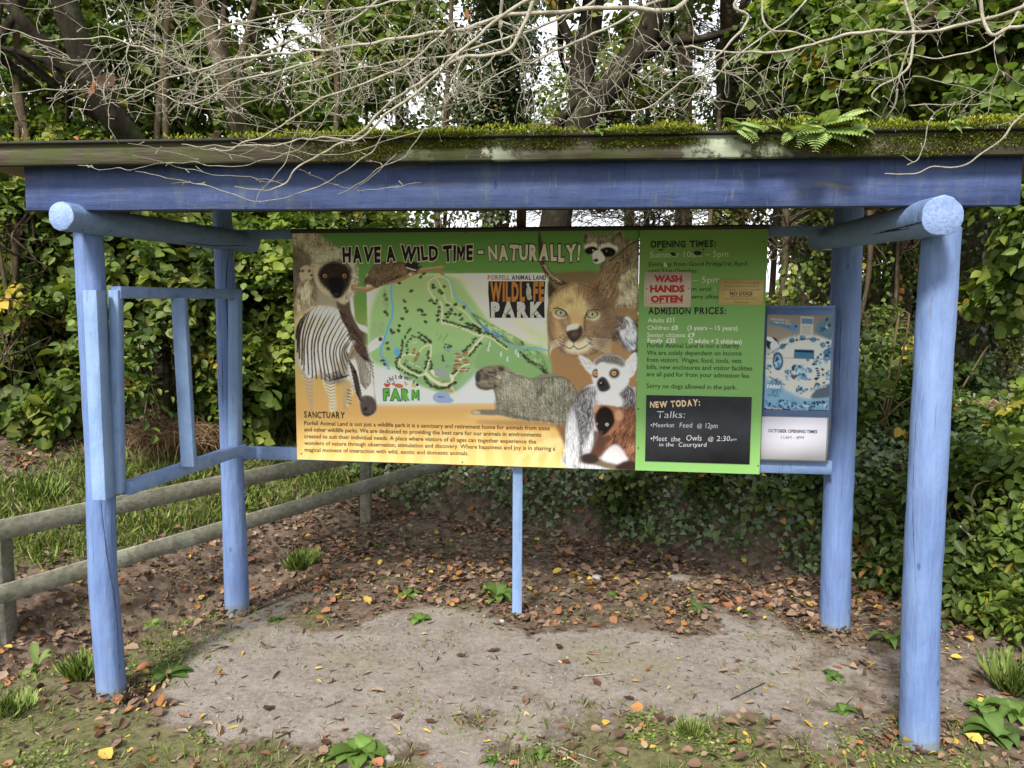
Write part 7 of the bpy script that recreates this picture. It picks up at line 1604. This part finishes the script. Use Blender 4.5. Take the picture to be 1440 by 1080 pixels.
# dead leaves hanging in the twigs and lying on the roof
def aerial_leaf(px, py, d, col, var, sc_, rot, lab):
    q = LVAR[col]; o = link('hanging_leaf' if py < 170 else 'roof_leaf', q[var % len(q)]); P = A_(px, py, d); o.location = tuple(P); o.scale = (sc_,) * 3; o.rotation_euler = rot; tag(o, lab, 'leaf', 'dead leaves above the roof edge')
aerial_leaf(128, 132, 2.58, 'orange', 1, 1.3, (.9, 1.2, -1.4), 'curled brown leaf caught in the bare twigs at the upper left')
aerial_leaf(138, 118, 2.58, 'dark brown', 2, 1.0, (1.5, 1.1, .3), 'smaller upright brown leaf caught just above the curled one')
aerial_leaf(658, 30, 2.4, 'orange', 0, .8, (1.2, 0, .4), 'orange brown leaf caught in the twigs above the centre')
for (px, dd, col, sc_, lab) in ((90, .03, 'orange', 1.3, 'orange leaf lying on the roof edge near its left end'), (293, .06, 'tan', 1.1, 'pinkish brown leaf on the roof edge above the left rear post'), (382, .1, 'orange', .9, 'small orange leaf on the roof edge above the left end of the sign'), (940, .06, 'tan', 1.3, 'tan leaf on the mossy roof edge right of centre'), (1143, .05, 'tan', 1.4, 'pale leaf standing above the ferns on the roof'), (1135, .09, 'orange', 1.1, 'orange leaf behind the ferns on the roof'), (455, .1, 'tan', 1.1, 'brown leaf on the roof edge left of centre'), (1330, .1, 'yellow', .9, 'yellow leaf on the moss near the right end of the roof')):
    P = A_(px, 200, 2.9); x_ = P[0]; o = link('roof_leaf', LVAR[col][RNG.integers(0, len(LVAR[col]))]); o.location = (x_, ey(x_) + dd * .6, lin(x_, *et) + .018); o.scale = (sc_,) * 3; o.rotation_euler = (.3, .25, RNG.uniform(0, 6)); tag(o, lab, 'leaf', 'dead leaves above the roof edge')
# polypody ferns rooted in the moss
def frond(mb, P, d, L_, col):
    n_ = 13; d = d / np.linalg.norm(d); side = np.cross(d, [0, -.6, 1]); side /= np.linalg.norm(side); t = np.linspace(0, 1, n_)
    sp = P + d * (L_ * t)[:, None] + np.array([0, 0, -.30 * L_]) * (t ** 2)[:, None]; tube(mb, sp, np.linspace(.0014, .0006, n_), 4, col)
    Pn = []; Dn = []; S_ = []
    for k in range(1, n_):
        w_ = L_ * .34 * math.sin(min(1, (k + 2.2) / n_) * math.pi * .93) ** .8
        for sg in (-1, 1): Pn.append(sp[k]); Dn.append(side * sg + d * .35 + [0, 0, -.1]); S_.append(w_)
    nm = np.cross(side, d); c_ = np.tile(np.array(col), (len(Pn), 1)) * RNG.uniform(.8, 1.2, (len(Pn), 1))
    V, F_, C_ = leaves(np.array(Pn), np.array(Dn), np.tile(nm, (len(Pn), 1)), np.array(S_), c_, LEAF * np.array([.55, 1, .6])); mb.add(V, F_); mb.C[-1] = C_
def fern(pxs, lab, n, L_):
    x_ = A_(pxs, 195, 2.68)[0]; P = np.array([x_, ey(x_) - .045, lin(x_, *et) + .024]); e = empty('fern', P, lab, 'fern', 'ferns on the roof edge')
    for k in range(n):
        mb = MB(); a = RNG.uniform(-1.2, 1.2); d = np.array([math.sin(a) * 1.0, -.55, RNG.uniform(-.7, .55)]); c = np.array([(.26, .36, .12), (.20, .29, .08), (.33, .40, .16)])[k % 3]
        frond(mb, P + np.array([RNG.uniform(-.03, .03), 0, RNG.uniform(-.02, .012)]), d, L_ * .68 * RNG.uniform(.6, 1.1), c); mb.build('frond', M['moss'], e, False, True)
fern(1160, 'largest fern spreading over the roof edge above the poster', 11, .20); fern(1130, 'fern with drooping fronds just left of the largest one', 7, .15); fern(1045, 'fern on the roof edge above the right end of the green sign', 7, .14); fern(1072, 'small fern next to the one above the green sign', 4, .08); fern(835, 'small fern on the roof edge above the middle of the sign', 5, .07); fern(1205, 'small fern right of the largest one', 5, .09); fern(1335, 'low fern near the right end of the roof edge', 5, .08)
